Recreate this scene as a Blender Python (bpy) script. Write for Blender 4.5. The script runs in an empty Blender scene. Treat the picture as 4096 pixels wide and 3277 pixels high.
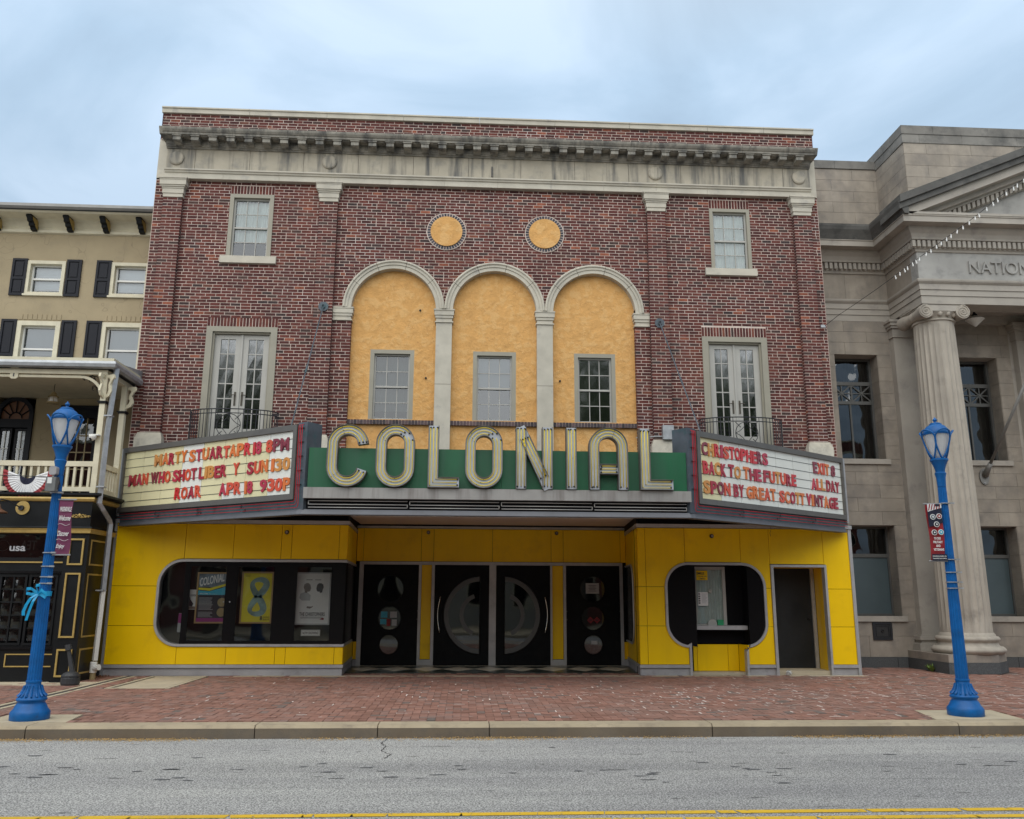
import bpy, bmesh, math, random
from mathutils import Vector, Matrix
random.seed(7)
PI = math.pi
sc = bpy.context.scene
COL = sc.collection

# ------------------------------------------------------------------ camera
CAM = (0.0, -17.2, 1.48)
yaw, pitch, roll = 0.0556062, 0.2183756, 0.0045029
cy_, sy_, cp_, sp_ = math.cos(yaw), math.sin(yaw), math.cos(pitch), math.sin(pitch)
fw = Vector((sy_*cp_, cy_*cp_, sp_)); rt = Vector((cy_, -sy_, 0)); up = rt.cross(fw)
r2 = math.cos(roll)*rt + math.sin(roll)*up; u2 = -math.sin(roll)*rt + math.cos(roll)*up
cd = bpy.data.cameras.new("camera"); cam = bpy.data.objects.new("camera", cd); COL.objects.link(cam)
cam.matrix_world = Matrix(((r2.x, u2.x, -fw.x, CAM[0]), (r2.y, u2.y, -fw.y, CAM[1]), (r2.z, u2.z, -fw.z, CAM[2]), (0, 0, 0, 1)))
cd.sensor_width = 36; cd.lens = 3385.3/4096*36; cd.clip_start = 0.1; cd.clip_end = 600
sc.camera = cam
sc.cycles.max_bounces = 12; sc.cycles.diffuse_bounces = 8; sc.cycles.glossy_bounces = 4; sc.cycles.transparent_max_bounces = 12

# ------------------------------------------------------------------ world, sun, exposure
w = bpy.data.worlds.new("World"); sc.world = w; w.use_nodes = True
nt = w.node_tree; nt.nodes.clear()
def N(t, ty, **k):
    n = t.nodes.new(ty)
    for a, b in k.items(): setattr(n, a, b)
    return n
SUN_EL, SUN_AZ = math.radians(41), math.radians(196)   # overcast light from the street side
out = N(nt, 'ShaderNodeOutputWorld'); bg = N(nt, 'ShaderNodeBackground'); bg.inputs[1].default_value = 0.1
sky = N(nt, 'ShaderNodeTexSky', sky_type='NISHITA', sun_disc=False); sky.sun_elevation = SUN_EL; sky.sun_rotation = SUN_AZ
tc = N(nt, 'ShaderNodeTexCoord'); sep = N(nt, 'ShaderNodeSeparateXYZ'); nt.links.new(tc.outputs['Generated'], sep.inputs[0])
mp = N(nt, 'ShaderNodeMapping'); mp.inputs['Scale'].default_value = (1, 1, 2.1); mp.inputs['Location'].default_value = (0.9, 0.1, 0.4); nt.links.new(tc.outputs['Generated'], mp.inputs[0])
n1 = N(nt, 'ShaderNodeTexNoise'); n1.inputs['Scale'].default_value = 2.6; n1.inputs['Detail'].default_value = 7; n1.inputs['Roughness'].default_value = .51; n1.inputs['Distortion'].default_value = .5
nt.links.new(mp.outputs[0], n1.inputs[0])
cr = N(nt, 'ShaderNodeValToRGB'); cr.color_ramp.elements[0].position = .38; cr.color_ramp.elements[0].color = (1.62, 2.17, 2.80, 1)
cr.color_ramp.elements[1].position = .66; cr.color_ramp.elements[1].color = (2.5, 3.15, 3.9, 1)
e = cr.color_ramp.elements.new(.52); e.color = (1.95, 2.60, 3.32, 1)
nt.links.new(n1.outputs[0], cr.inputs[0])
ma = N(nt, 'ShaderNodeMapRange'); ma.inputs['From Min'].default_value = .0; ma.inputs['From Max'].default_value = 1.0; ma.inputs['To Min'].default_value = .78; ma.inputs['To Max'].default_value = 2.0
nt.links.new(sep.outputs['Z'], ma.inputs['Value'])   # overcast sky brightens towards the zenith
mu = N(nt, 'ShaderNodeVectorMath', operation='SCALE'); nt.links.new(cr.outputs[0], mu.inputs[0]); nt.links.new(ma.outputs[0], mu.inputs['Scale'])
mx = N(nt, 'ShaderNodeMixRGB'); mx.inputs[0].default_value = .96; nt.links.new(sky.outputs[0], mx.inputs[1]); wz = N(nt, 'ShaderNodeMapRange'); wz.inputs['From Min'].default_value = .55; wz.inputs['From Max'].default_value = .95; wz.inputs['To Max'].default_value = .8; nt.links.new(sep.outputs['Z'], wz.inputs['Value'])
wm = N(nt, 'ShaderNodeMixRGB'); nt.links.new(wz.outputs[0], wm.inputs[0]); nt.links.new(mu.outputs[0], wm.inputs[1]); wm.inputs[2].default_value = (5.3, 5.2, 4.9, 1)   # whiter cloud overhead
nt.links.new(wm.outputs[0], mx.inputs[2])
nt.links.new(mx.outputs[0], bg.inputs[0]); nt.links.new(bg.outputs[0], out.inputs[0])
sd = bpy.data.lights.new("sun", 'SUN'); sd.energy = 1.5; sd.angle = math.radians(88); sd.color = (1, .95, .88)
so = bpy.data.objects.new("sun", sd); COL.objects.link(so)
dirv = Vector((math.sin(SUN_AZ)*math.cos(SUN_EL), math.cos(SUN_AZ)*math.cos(SUN_EL), math.sin(SUN_EL)))
so.rotation_euler = dirv.to_track_quat('Z', 'Y').to_euler()
sc.view_settings.view_transform = 'Standard'; sc.view_settings.look = 'None'; sc.view_settings.gamma = 1
sc.view_settings.exposure = 0.92; sc.view_settings.use_curve_mapping = False

# ------------------------------------------------------------------ materials
MT = {}
def mat(name, col, rough=.7, metal=0, var=None, bump=None, grime=None, spec=.5, coat=0, streak=None, alpha=None, island=None, veins=None):
    """var=(scale,amount) mottling; bump=(scale,dist); grime=(scale,color,lo,hi); streak=(color,amount) vertical rain stains; island=per-piece value spread"""
    if name in MT: return MT[name]
    m = bpy.data.materials.new(name); m.use_nodes = True; t = m.node_tree; b = t.nodes['Principled BSDF']
    b.inputs['Roughness'].default_value = rough; b.inputs['Metallic'].default_value = metal
    b.inputs['Specular IOR Level'].default_value = spec; b.inputs['Coat Weight'].default_value = coat
    g = N(t, 'ShaderNodeNewGeometry'); src = None
    def rgb(c):
        n = N(t, 'ShaderNodeRGB'); n.outputs[0].default_value = (*c[:3], 1); return n.outputs[0]
    src = rgb(col)
    def noise(s, d=4, r=.55, mapv=None):
        n = N(t, 'ShaderNodeTexNoise'); n.inputs['Scale'].default_value = s; n.inputs['Detail'].default_value = d; n.inputs['Roughness'].default_value = r
        if mapv:
            q = N(t, 'ShaderNodeMapping'); q.inputs['Scale'].default_value = mapv; t.links.new(g.outputs['Position'], q.inputs[0]); t.links.new(q.outputs[0], n.inputs[0])
        else: t.links.new(g.outputs['Position'], n.inputs[0])
        return n.outputs[0]
    def mulby(src, fac, lo, hi, fmin=.3, fmax=.7):
        r = N(t, 'ShaderNodeMapRange'); r.inputs['From Min'].default_value = fmin; r.inputs['From Max'].default_value = fmax; r.inputs['To Min'].default_value = lo; r.inputs['To Max'].default_value = hi
        t.links.new(fac, r.inputs['Value']); v = N(t, 'ShaderNodeVectorMath', operation='SCALE'); t.links.new(src, v.inputs[0]); t.links.new(r.outputs[0], v.inputs['Scale']); return v.outputs[0]
    def mixto(src, c, fac, lo, hi, amt=1):
        r = N(t, 'ShaderNodeMapRange'); r.inputs['From Min'].default_value = lo; r.inputs['From Max'].default_value = hi; r.inputs['To Max'].default_value = amt
        t.links.new(fac, r.inputs['Value']); x = N(t, 'ShaderNodeMixRGB'); t.links.new(r.outputs[0], x.inputs[0]); t.links.new(src, x.inputs[1]); x.inputs[2].default_value = (*c, 1); return x.outputs[0]
    if island: src = mulby(src, isl(t, g), 1-island, 1+island, 0, 1)
    if var: src = mulby(src, noise(var[0]), 1-var[1], 1+var[1])
    if grime: src = mixto(src, grime[1], noise(grime[0], 6, .65), grime[2], grime[3])
    if streak: src = mixto(src, streak[0], noise(1.0, 5, .6, (4.5, 4.5, .4)), .48, .66, streak[1])
    if veins:
        nn = noise(veins[0], 3, .55); a1 = N(t, 'ShaderNodeMath', operation='SUBTRACT'); a1.inputs[1].default_value = .5; t.links.new(nn, a1.inputs[0]); a2 = N(t, 'ShaderNodeMath', operation='ABSOLUTE'); t.links.new(a1.outputs[0], a2.inputs[0])
        src = mixto(src, veins[1], a2.outputs[0], veins[2], 0, veins[3])
    t.links.new(src, b.inputs['Base Color'])
    if bump:
        bn = N(t, 'ShaderNodeBump'); bn.inputs['Distance'].default_value = bump[1]; bn.inputs['Strength'].default_value = 1
        t.links.new(noise(bump[0], 5, .6), bn.inputs['Height']); t.links.new(bn.outputs[0], b.inputs['Normal'])
    MT[name] = m; return m
def isl(t, g):
    oi = N(t, 'ShaderNodeObjectInfo'); a = N(t, 'ShaderNodeMath', operation='ADD'); f = N(t, 'ShaderNodeMath', operation='FRACT')
    t.links.new(g.outputs['Random Per Island'], a.inputs[0]); t.links.new(oi.outputs['Random'], a.inputs[1]); t.links.new(a.outputs[0], f.inputs[0]); return f.outputs[0]
def brickmat(name, ramp, nscale=9, namt=.22, spots=None, patch=None, rough=.85):
    m = bpy.data.materials.new(name); m.use_nodes = True; t = m.node_tree; b = t.nodes['Principled BSDF']; b.inputs['Roughness'].default_value = rough; b.inputs['Specular IOR Level'].default_value = .3
    g = N(t, 'ShaderNodeNewGeometry'); f = isl(t, g)
    r = N(t, 'ShaderNodeValToRGB'); r.color_ramp.interpolation = 'LINEAR'
    while len(r.color_ramp.elements) > 1: r.color_ramp.elements.remove(r.color_ramp.elements[0])
    r.color_ramp.elements[0].position = ramp[0][0]; r.color_ramp.elements[0].color = (*ramp[0][1], 1)
    for p, c in ramp[1:]: e = r.color_ramp.elements.new(p); e.color = (*c, 1)
    t.links.new(f, r.inputs[0])
    n = N(t, 'ShaderNodeTexNoise'); n.inputs['Scale'].default_value = nscale; n.inputs['Detail'].default_value = 8; n.inputs['Roughness'].default_value = .7; t.links.new(g.outputs['Position'], n.inputs[0])
    q = N(t, 'ShaderNodeMapRange'); q.inputs['From Min'].default_value = .3; q.inputs['From Max'].default_value = .7; q.inputs['To Min'].default_value = 1-namt; q.inputs['To Max'].default_value = 1+namt; t.links.new(n.outputs[0], q.inputs[0])
    v = N(t, 'ShaderNodeVectorMath', operation='SCALE'); t.links.new(r.outputs[0], v.inputs[0]); t.links.new(q.outputs[0], v.inputs['Scale']); src = v.outputs[0]
    for (sc_, c, lo, hi, amt) in ([spots] if spots else []) + (patch if isinstance(patch, list) else [patch] if patch else []):
        n2 = N(t, 'ShaderNodeTexNoise'); n2.inputs['Scale'].default_value = sc_; n2.inputs['Detail'].default_value = 6; n2.inputs['Roughness'].default_value = .7; t.links.new(g.outputs['Position'], n2.inputs[0])
        q2 = N(t, 'ShaderNodeMapRange'); q2.inputs['From Min'].default_value = lo; q2.inputs['From Max'].default_value = hi; q2.inputs['To Max'].default_value = amt; t.links.new(n2.outputs[0], q2.inputs[0])
        x = N(t, 'ShaderNodeMixRGB'); t.links.new(q2.outputs[0], x.inputs[0]); t.links.new(src, x.inputs[1]); x.inputs[2].default_value = (*c, 1); src = x.outputs[0]
    t.links.new(src, b.inputs['Base Color'])
    bn = N(t, 'ShaderNodeBump'); bn.inputs['Distance'].default_value = .004; n3 = N(t, 'ShaderNodeTexNoise'); n3.inputs['Scale'].default_value = 90; t.links.new(g.outputs['Position'], n3.inputs[0]); t.links.new(n3.outputs[0], bn.inputs['Height']); t.links.new(bn.outputs[0], b.inputs['Normal'])
    MT[name] = m; return m
def glass(name, tint, refl=.1, wave=None, ro=.03):
    m = bpy.data.materials.new(name); m.use_nodes = True; t = m.node_tree; t.nodes.clear()
    o = N(t, 'ShaderNodeOutputMaterial'); mix = N(t, 'ShaderNodeMixShader'); tr = N(t, 'ShaderNodeBsdfTransparent'); gl = N(t, 'ShaderNodeBsdfGlossy'); fr = N(t, 'ShaderNodeFresnel'); fr.inputs[0].default_value = 1.5
    mxx = N(t, 'ShaderNodeMath', operation='MAXIMUM'); mxx.inputs[1].default_value = refl; t.links.new(fr.outputs[0], mxx.inputs[0])
    tr.inputs[0].default_value = (*tint, 1); gl.inputs['Roughness'].default_value = ro; gl.inputs[0].default_value = (.95, .98, 1, 1)
    if wave:
        g = N(t, 'ShaderNodeNewGeometry'); n = N(t, 'ShaderNodeTexNoise'); n.inputs['Scale'].default_value = wave[0]; n.inputs['Detail'].default_value = 1; t.links.new(g.outputs['Position'], n.inputs[0])
        bn = N(t, 'ShaderNodeBump'); bn.inputs['Distance'].default_value = wave[1]; t.links.new(n.outputs[0], bn.inputs['Height']); t.links.new(bn.outputs[0], gl.inputs['Normal'])
    t.links.new(mxx.outputs[0], mix.inputs[0]); t.links.new(tr.outputs[0], mix.inputs[1]); t.links.new(gl.outputs[0], mix.inputs[2]); t.links.new(mix.outputs[0], o.inputs[0])
    MT[name] = m; return m

brickmat('brick', [(0, (.060, .022, .021)), (.3, (.092, .029, .026)), (.55, (.115, .035, .029)), (.82, (.140, .043, .033)), (.88, (.045, .032, .032)), (.95, (.08, .045, .038)), (.985, (.22, .07, .042)), (1, (.29, .095, .055))],
         nscale=14, namt=.38, spots=(38, (.30, .11, .065), .66, .80, .5), patch=[(.9, (.22, .16, .15), .58, .8, .25), (.42, (.30, .10, .055), .55, .72, .3)])
brickmat('dark_brick', [(0, (.05, .045, .05)), (.5, (.09, .07, .075)), (1, (.15, .10, .10))], nscale=14, namt=.3)
brickmat('blue_brick', [(0, (.04, .045, .055)), (.5, (.065, .07, .085)), (1, (.10, .09, .10))], nscale=14, namt=.3)
brickmat('paver', [(0, (.225, .118, .088)), (.35, (.28, .145, .108)), (.7, (.335, .178, .136)), (.92, (.27, .165, .135)), (1, (.15, .125, .11))], nscale=6, namt=.2, patch=(.5, (.20, .16, .14), .48, .75, .6), rough=.8)
mat('mortar', (.58, .475, .41), .95, var=(1.4, .24), grime=(1.1, (.70, .63, .59), .52, .75), bump=(120, .002))
mat('joint_sand', (.17, .12, .10), .95, var=(20, .3))
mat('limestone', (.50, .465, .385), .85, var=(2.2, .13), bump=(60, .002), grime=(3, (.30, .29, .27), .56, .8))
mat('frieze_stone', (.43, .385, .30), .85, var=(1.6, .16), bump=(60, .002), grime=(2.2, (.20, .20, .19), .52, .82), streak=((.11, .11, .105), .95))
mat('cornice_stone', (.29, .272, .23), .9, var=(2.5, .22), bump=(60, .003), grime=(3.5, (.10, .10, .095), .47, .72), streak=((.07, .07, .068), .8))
mat('base_stone', (.56, .52, .43), .85, var=(6, .12), bump=(40, .004), grime=(4, (.33, .30, .25), .55, .8))
mat('stucco_orange', (.63, .345, .115), .92, var=(5.5, .10), bump=(9, .03), grime=(4.5, (.67, .395, .15), .5, .56), veins=(2.6, (.40, .20, .07), .006, .55))
mat('casing_paint', (.30, .28, .22), .55, var=(3, .06))
mat('sash_paint', (.40, .39, .355), .5, var=(3, .05))
mat('white_paint', (.72, .71, .66), .5, var=(4, .05))
mat('iron', (.03, .032, .037), .45, metal=.4)
mat('yellow_panel', (.90, .57, .0), .36, var=(1.1, .045), spec=.35, island=.02, grime=(1.3, (.66, .39, .01), .55, .85), streak=((.60, .36, .02), .14))
mat('aluminium', (.42, .42, .42), .42, metal=.35, var=(5, .1), grime=(4, (.22, .21, .2), .6, .9))
mat('base_plate', (.33, .32, .325), .6, var=(2.5, .14), grime=(6, (.17, .16, .155), .55, .85))
mat('black_gloss', (.005, .005, .006), .25, spec=.22)
mat('black_matte', (.006, .006, .007), .7, spec=.1)
mat('door_black', (.006, .007, .008), .5, spec=.12, var=(6, .3), grime=(5, (.02, .02, .021), .6, .9))
mat('side_door_grey', (.022, .024, .026), .45, spec=.2, var=(2, .25), grime=(2.5, (.07, .07, .07), .58, .85))
mat('sign_frame', (.16, .15, .135), .45, metal=.5, var=(3, .12), grime=(3, (.10, .10, .095), .55, .8))
mat('trough_teal', (.05, .10, .115), .5, var=(4, .25), grime=(5, (.02, .03, .035), .55, .75)); mat('slate_metal', (.085, .10, .12), .5, metal=.2, var=(4, .25), grime=(5, (.04, .10, .11), .5, .75))
mat('lip_metal', (.115, .12, .135), .5, metal=.2, var=(2, .12), grime=(9, (.10, .10, .105), .55, .75))
mat('fascia_metal', (.34, .33, .315), .45, metal=.3, var=(3, .08), streak=((.17, .15, .14), .7))
mat('sign_green', (.006, .105, .042), .45, var=(1.4, .15), streak=((.03, .10, .06), .5), spec=.5)
mat('soffit_paint', (.72, .62, .55), .7, var=(1.5, .06))
mat('letter_face', (.43, .46, .50), .5, metal=.15, var=(5, .1), grime=(12, (.2, .2, .19), .62, .85))
mat('letter_side', (.15, .14, .125), .5, metal=.3, var=(6, .2), grime=(9, (.12, .11, .10), .5, .75))
mat('letter_rim', (.05, .06, .055), .5)
mat('neon_yellow', (.80, .60, .02), .5, spec=.2, var=(3, .1))
mat('neon_red', (.50, .008, .015), .5, spec=.2)
mat('neon_white', (.45, .44, .42), .3, coat=.5)
mat('board_cream', (.74, .69, .42), .45, var=(1.5, .05), island=.035)
mat('board_white', (.76, .78, .72), .45, var=(1.5, .05), island=.03)
for i, c in enumerate([(.36, .008, .022), (.55, .02, .02), (.62, .07, .02), (.66, .16, .02), (.60, .25, .04), (.22, .02, .035), (.45, .02, .05)]):
    mat('plastic_%d' % i, c, .3, coat=.4, var=(3, .1))
mat('wall_tan', (.36, .29, .18), .9, var=(1.3, .1), bump=(25, .003), grime=(2.0, (.27, .225, .15), .55, .85), veins=(.9, (.2, .16, .1), .0035, .6))
mat('trim_cream', (.62, .57, .42), .6, var=(5, .08), grime=(14, (.35, .31, .23), .66, .85))
mat('shutter_black', (.008, .009, .014), .5, spec=.25)
mat('shop_black', (.008, .009, .010), .4, spec=.2, var=(4, .25))
mat('shop_gold', (.42, .29, .085), .45, metal=.15, var=(15, .12))
mat('zinc', (.38, .395, .41), .45, metal=.45, var=(9, .15), grime=(6, (.3, .3, .3), .6, .8))
mat('roof_dark', (.05, .055, .06), .7)
mat('bank_stone', (.315, .275, .225), .85, var=(2.4, .16), bump=(50, .002), grime=(1.7, (.19, .17, .15), .48, .74), island=.08, streak=((.20, .185, .165), .3))
mat('bank_trim', (.38, .348, .30), .85, var=(1.6, .1), bump=(50, .002), grime=(2.4, (.24, .22, .20), .54, .8))
mat('bank_dark', (.11, .108, .10), .9, var=(2, .25), bump=(50, .002), grime=(3, (.05, .05, .048), .5, .75))
mat('granite_dark', (.075, .08, .082), .75, var=(60, .35), grime=(4, (.15, .15, .15), .6, .8))
mat('bank_metal', (.115, .115, .108), .5, metal=.3, var=(3, .1))
mat('lamp_blue', (.002, .105, .34), .42, coat=0, var=(7, .2), spec=.35, grime=(11, (.03, .06, .12), .62, .8))
mat('ribbon_blue', (.01, .33, .62), .35)
mat('frost', (.82, .81, .78), .35, var=(6, .08), coat=.3)
mat('concrete', (.48, .41, .29), .9, var=(1.5, .14), bump=(80, .002), grime=(5, (.27, .24, .2), .55, .8))
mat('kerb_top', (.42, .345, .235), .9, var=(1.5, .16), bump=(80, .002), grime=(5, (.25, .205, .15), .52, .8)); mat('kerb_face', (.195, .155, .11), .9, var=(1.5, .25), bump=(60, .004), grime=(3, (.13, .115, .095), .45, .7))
mat('tile_dark', (.035, .045, .038), .3, var=(5, .3))
mat('tile_cream', (.55, .52, .42), .35, var=(5, .15))
m = bpy.data.materials.new('frost_glass'); m.use_nodes = True; t = m.node_tree; t.nodes.clear(); o_ = N(t, 'ShaderNodeOutputMaterial'); mi_ = N(t, 'ShaderNodeMixShader'); mi_.inputs[0].default_value = .5; d_ = N(t, 'ShaderNodeBsdfDiffuse'); d_.inputs[0].default_value = (.92, .92, .90, 1); l_ = N(t, 'ShaderNodeBsdfTranslucent'); l_.inputs[0].default_value = (.92, .92, .90, 1)
t.links.new(d_.outputs[0], mi_.inputs[1]); t.links.new(l_.outputs[0], mi_.inputs[2]); t.links.new(mi_.outputs[0], o_.inputs[0]); MT['frost_glass'] = m
mat('paper_white', (.75, .75, .73), .8)
mat('print_dark', (.03, .025, .035), .6)
mat('print_yellow', (.72, .63, .03), .5)
mat('print_grey', (.42, .43, .44), .5, var=(2, .06))
mat('print_magenta', (.30, .03, .19), .5)
mat('print_cyan', (.05, .40, .55), .5)
mat('print_photo', (.16, .20, .24), .5, var=(6, .6))
mat('print_loop', (.22, .32, .30), .4, var=(5, .5))
mat('skin_grey', (.20, .16, .14), .6, var=(12, .5))
mat('wood_frame', (.42, .27, .12), .45)
mat('gold_brown', (.33, .25, .12), .5)
mat('banner_plum', (.17, .035, .09), .7, var=(6, .12))
mat('banner_red', (.30, .018, .025), .6, var=(6, .12))
mat('cloth_red', (.27, .03, .035), .85, var=(9, .15))
mat('cloth_white', (.66, .66, .66), .85, var=(9, .1))
mat('cloth_navy', (.012, .014, .035), .85)
mat('plastic_black', (.035, .037, .04), .55, var=(5, .2))
mat('leaf', (.13, .20, .06), .6, var=(2, .4), island=.4)
mat('bark', (.10, .08, .06), .9, var=(8, .3))
mat('bulb_white', (.85, .85, .82), .3)
mat('lace', (.50, .56, .53), .9, var=(4, .12))
mat('blind', (.72, .76, .79), .8, var=(1.5, .06))
mat('room_dark', (.012, .013, .015), .95, spec=.05)
mat('wood_brown', (.16, .07, .035), .5, var=(4, .3))
mat('seed', (.50, .33, .13), .9, island=.4)
mat('litter_white', (.85, .76, .70), .9, island=.15)
mat('paint_yellow', (.72, .45, .02), .7, var=(3, .1), grime=(26, (.16, .15, .14), .60, .66))
mat('tar', (.13, .13, .132), .9, var=(60, .4)); mat('crack_dark', (.05, .047, .045), .95)
mat('facade_cream', (.45, .42, .36), .9, var=(.5, .1)); mat('facade_brick', (.23, .09, .07), .9, var=(3, .2))
glass('pane_clear', (.93, .96, .96), .10, (2.2, .004))
glass('pane_sky', (.42, .48, .5), .12, (2.5, .004), .05)
glass('pane_green', (.10, .15, .12), .20, (3, .004), .10)
glass('pane_dark', (.30, .32, .32), .09, (1.6, .02))
glass('pane_case', (.86, .88, .88), .075, (1.2, .01))
glass('pane_door', (.25, .25, .25), .10, (.9, .008))
glass('pane_shop', (.35, .37, .37), .07, (5, .006), .08)
glass('globe', (.96, .97, .98), .05)
mat('etched', (.10, .105, .105), .4); mat('chrome', (.75, .72, .66), .18, metal=1); mat('sign_green_bright', (.02, .30, .12), .5)
mat('bank_column', (.40, .36, .30), .85, var=(1.8, .1), bump=(50, .002), grime=(2.2, (.22, .20, .17), .56, .8), streak=((.20, .18, .155), .4))
mat('frieze_bank', (.36, .35, .325), .85, var=(1.6, .12), bump=(50, .002), grime=(2.6, (.22, .215, .205), .5, .75))
mat('bank_coping', (.21, .20, .18), .9, var=(1.8, .2), bump=(50, .002), grime=(2.5, (.09, .09, .085), .45, .72), island=.12)
mat('bank_metal_dark', (.04, .04, .04), .5, metal=.3); mat('bank_metal_light', (.24, .235, .22), .55, metal=.2, var=(6, .1)); mat('gold_brown_dark', (.085, .075, .06), .9, var=(8, .2)); mat('zinc_dark', (.16, .165, .165), .6, var=(8, .15)); mat('shop_grey', (.20, .22, .21), .6); mat('leaf_bright', (.12, .20, .03), .6, island=.3)
# frosted teal bank glass
m_ = mat('frost_teal', (.075, .105, .115), .32, var=(.8, .15), spec=.6)

# asphalt: pale aggregate in a grey binder, with worn patches and tar spots
m = bpy.data.materials.new('asphalt'); m.use_nodes = True; t = m.node_tree; b = t.nodes['Principled BSDF']; b.inputs['Roughness'].default_value = .9
g = N(t, 'ShaderNodeNewGeometry')
def tn(s, d, r, mp3=None):
    n = N(t, 'ShaderNodeTexNoise'); n.inputs['Scale'].default_value = s; n.inputs['Detail'].default_value = d; n.inputs['Roughness'].default_value = r
    if mp3:
        q = N(t, 'ShaderNodeMapping'); q.inputs['Scale'].default_value = mp3; t.links.new(g.outputs['Position'], q.inputs[0]); t.links.new(q.outputs[0], n.inputs[0])
    else: t.links.new(g.outputs['Position'], n.inputs[0])
    return n.outputs[0]
def rmp(src, stops):
    r = N(t, 'ShaderNodeValToRGB'); r.color_ramp.elements[0].position = stops[0][0]; r.color_ramp.elements[0].color = (*stops[0][1], 1); r.color_ramp.elements[1].position = stops[-1][0]; r.color_ramp.elements[1].color = (*stops[-1][1], 1)
    for p, c in stops[1:-1]: e = r.color_ramp.elements.new(p); e.color = (*c, 1)
    t.links.new(src, r.inputs[0]); return r.outputs[0]
def mxc(ty, a, b_, f=1):
    x = N(t, 'ShaderNodeMixRGB', blend_type=ty); x.inputs[0].default_value = f; t.links.new(a, x.inputs[1]); t.links.new(b_, x.inputs[2]); return x.outputs[0]
base = rmp(tn(72, 3, .72), [(.38, (.12, .12, .118)), (.5, (.325, .318, .305)), (.61, (.66, .65, .62))])
base = mxc('MULTIPLY', base, rmp(tn(.7, 5, .6, (.35, 1, 1)), [(.3, (.80, .80, .82)), (.55, (1, 1, 1)), (.75, (1.1, 1.1, 1.08))]))
base = mxc('MULTIPLY', base, rmp(tn(5.5, 3, .5, (.55, 1.7, 1)), [(.0, (1, 1, 1)), (.67, (1, 1, 1)), (.71, (.42, .42, .42))]))
base = mxc('MULTIPLY', base, rmp(tn(1.6, 4, .6, (.03, .55, 1)), [(.38, (.76, .76, .77)), (.58, (1.03, 1.03, 1.02))]))
t.links.new(base, b.inputs['Base Color'])
bn = N(t, 'ShaderNodeBump'); bn.inputs['Distance'].default_value = .004; t.links.new(tn(75, 3, .7), bn.inputs['Height']); t.links.new(bn.outputs[0], b.inputs['Normal']); MT['asphalt'] = m

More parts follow.
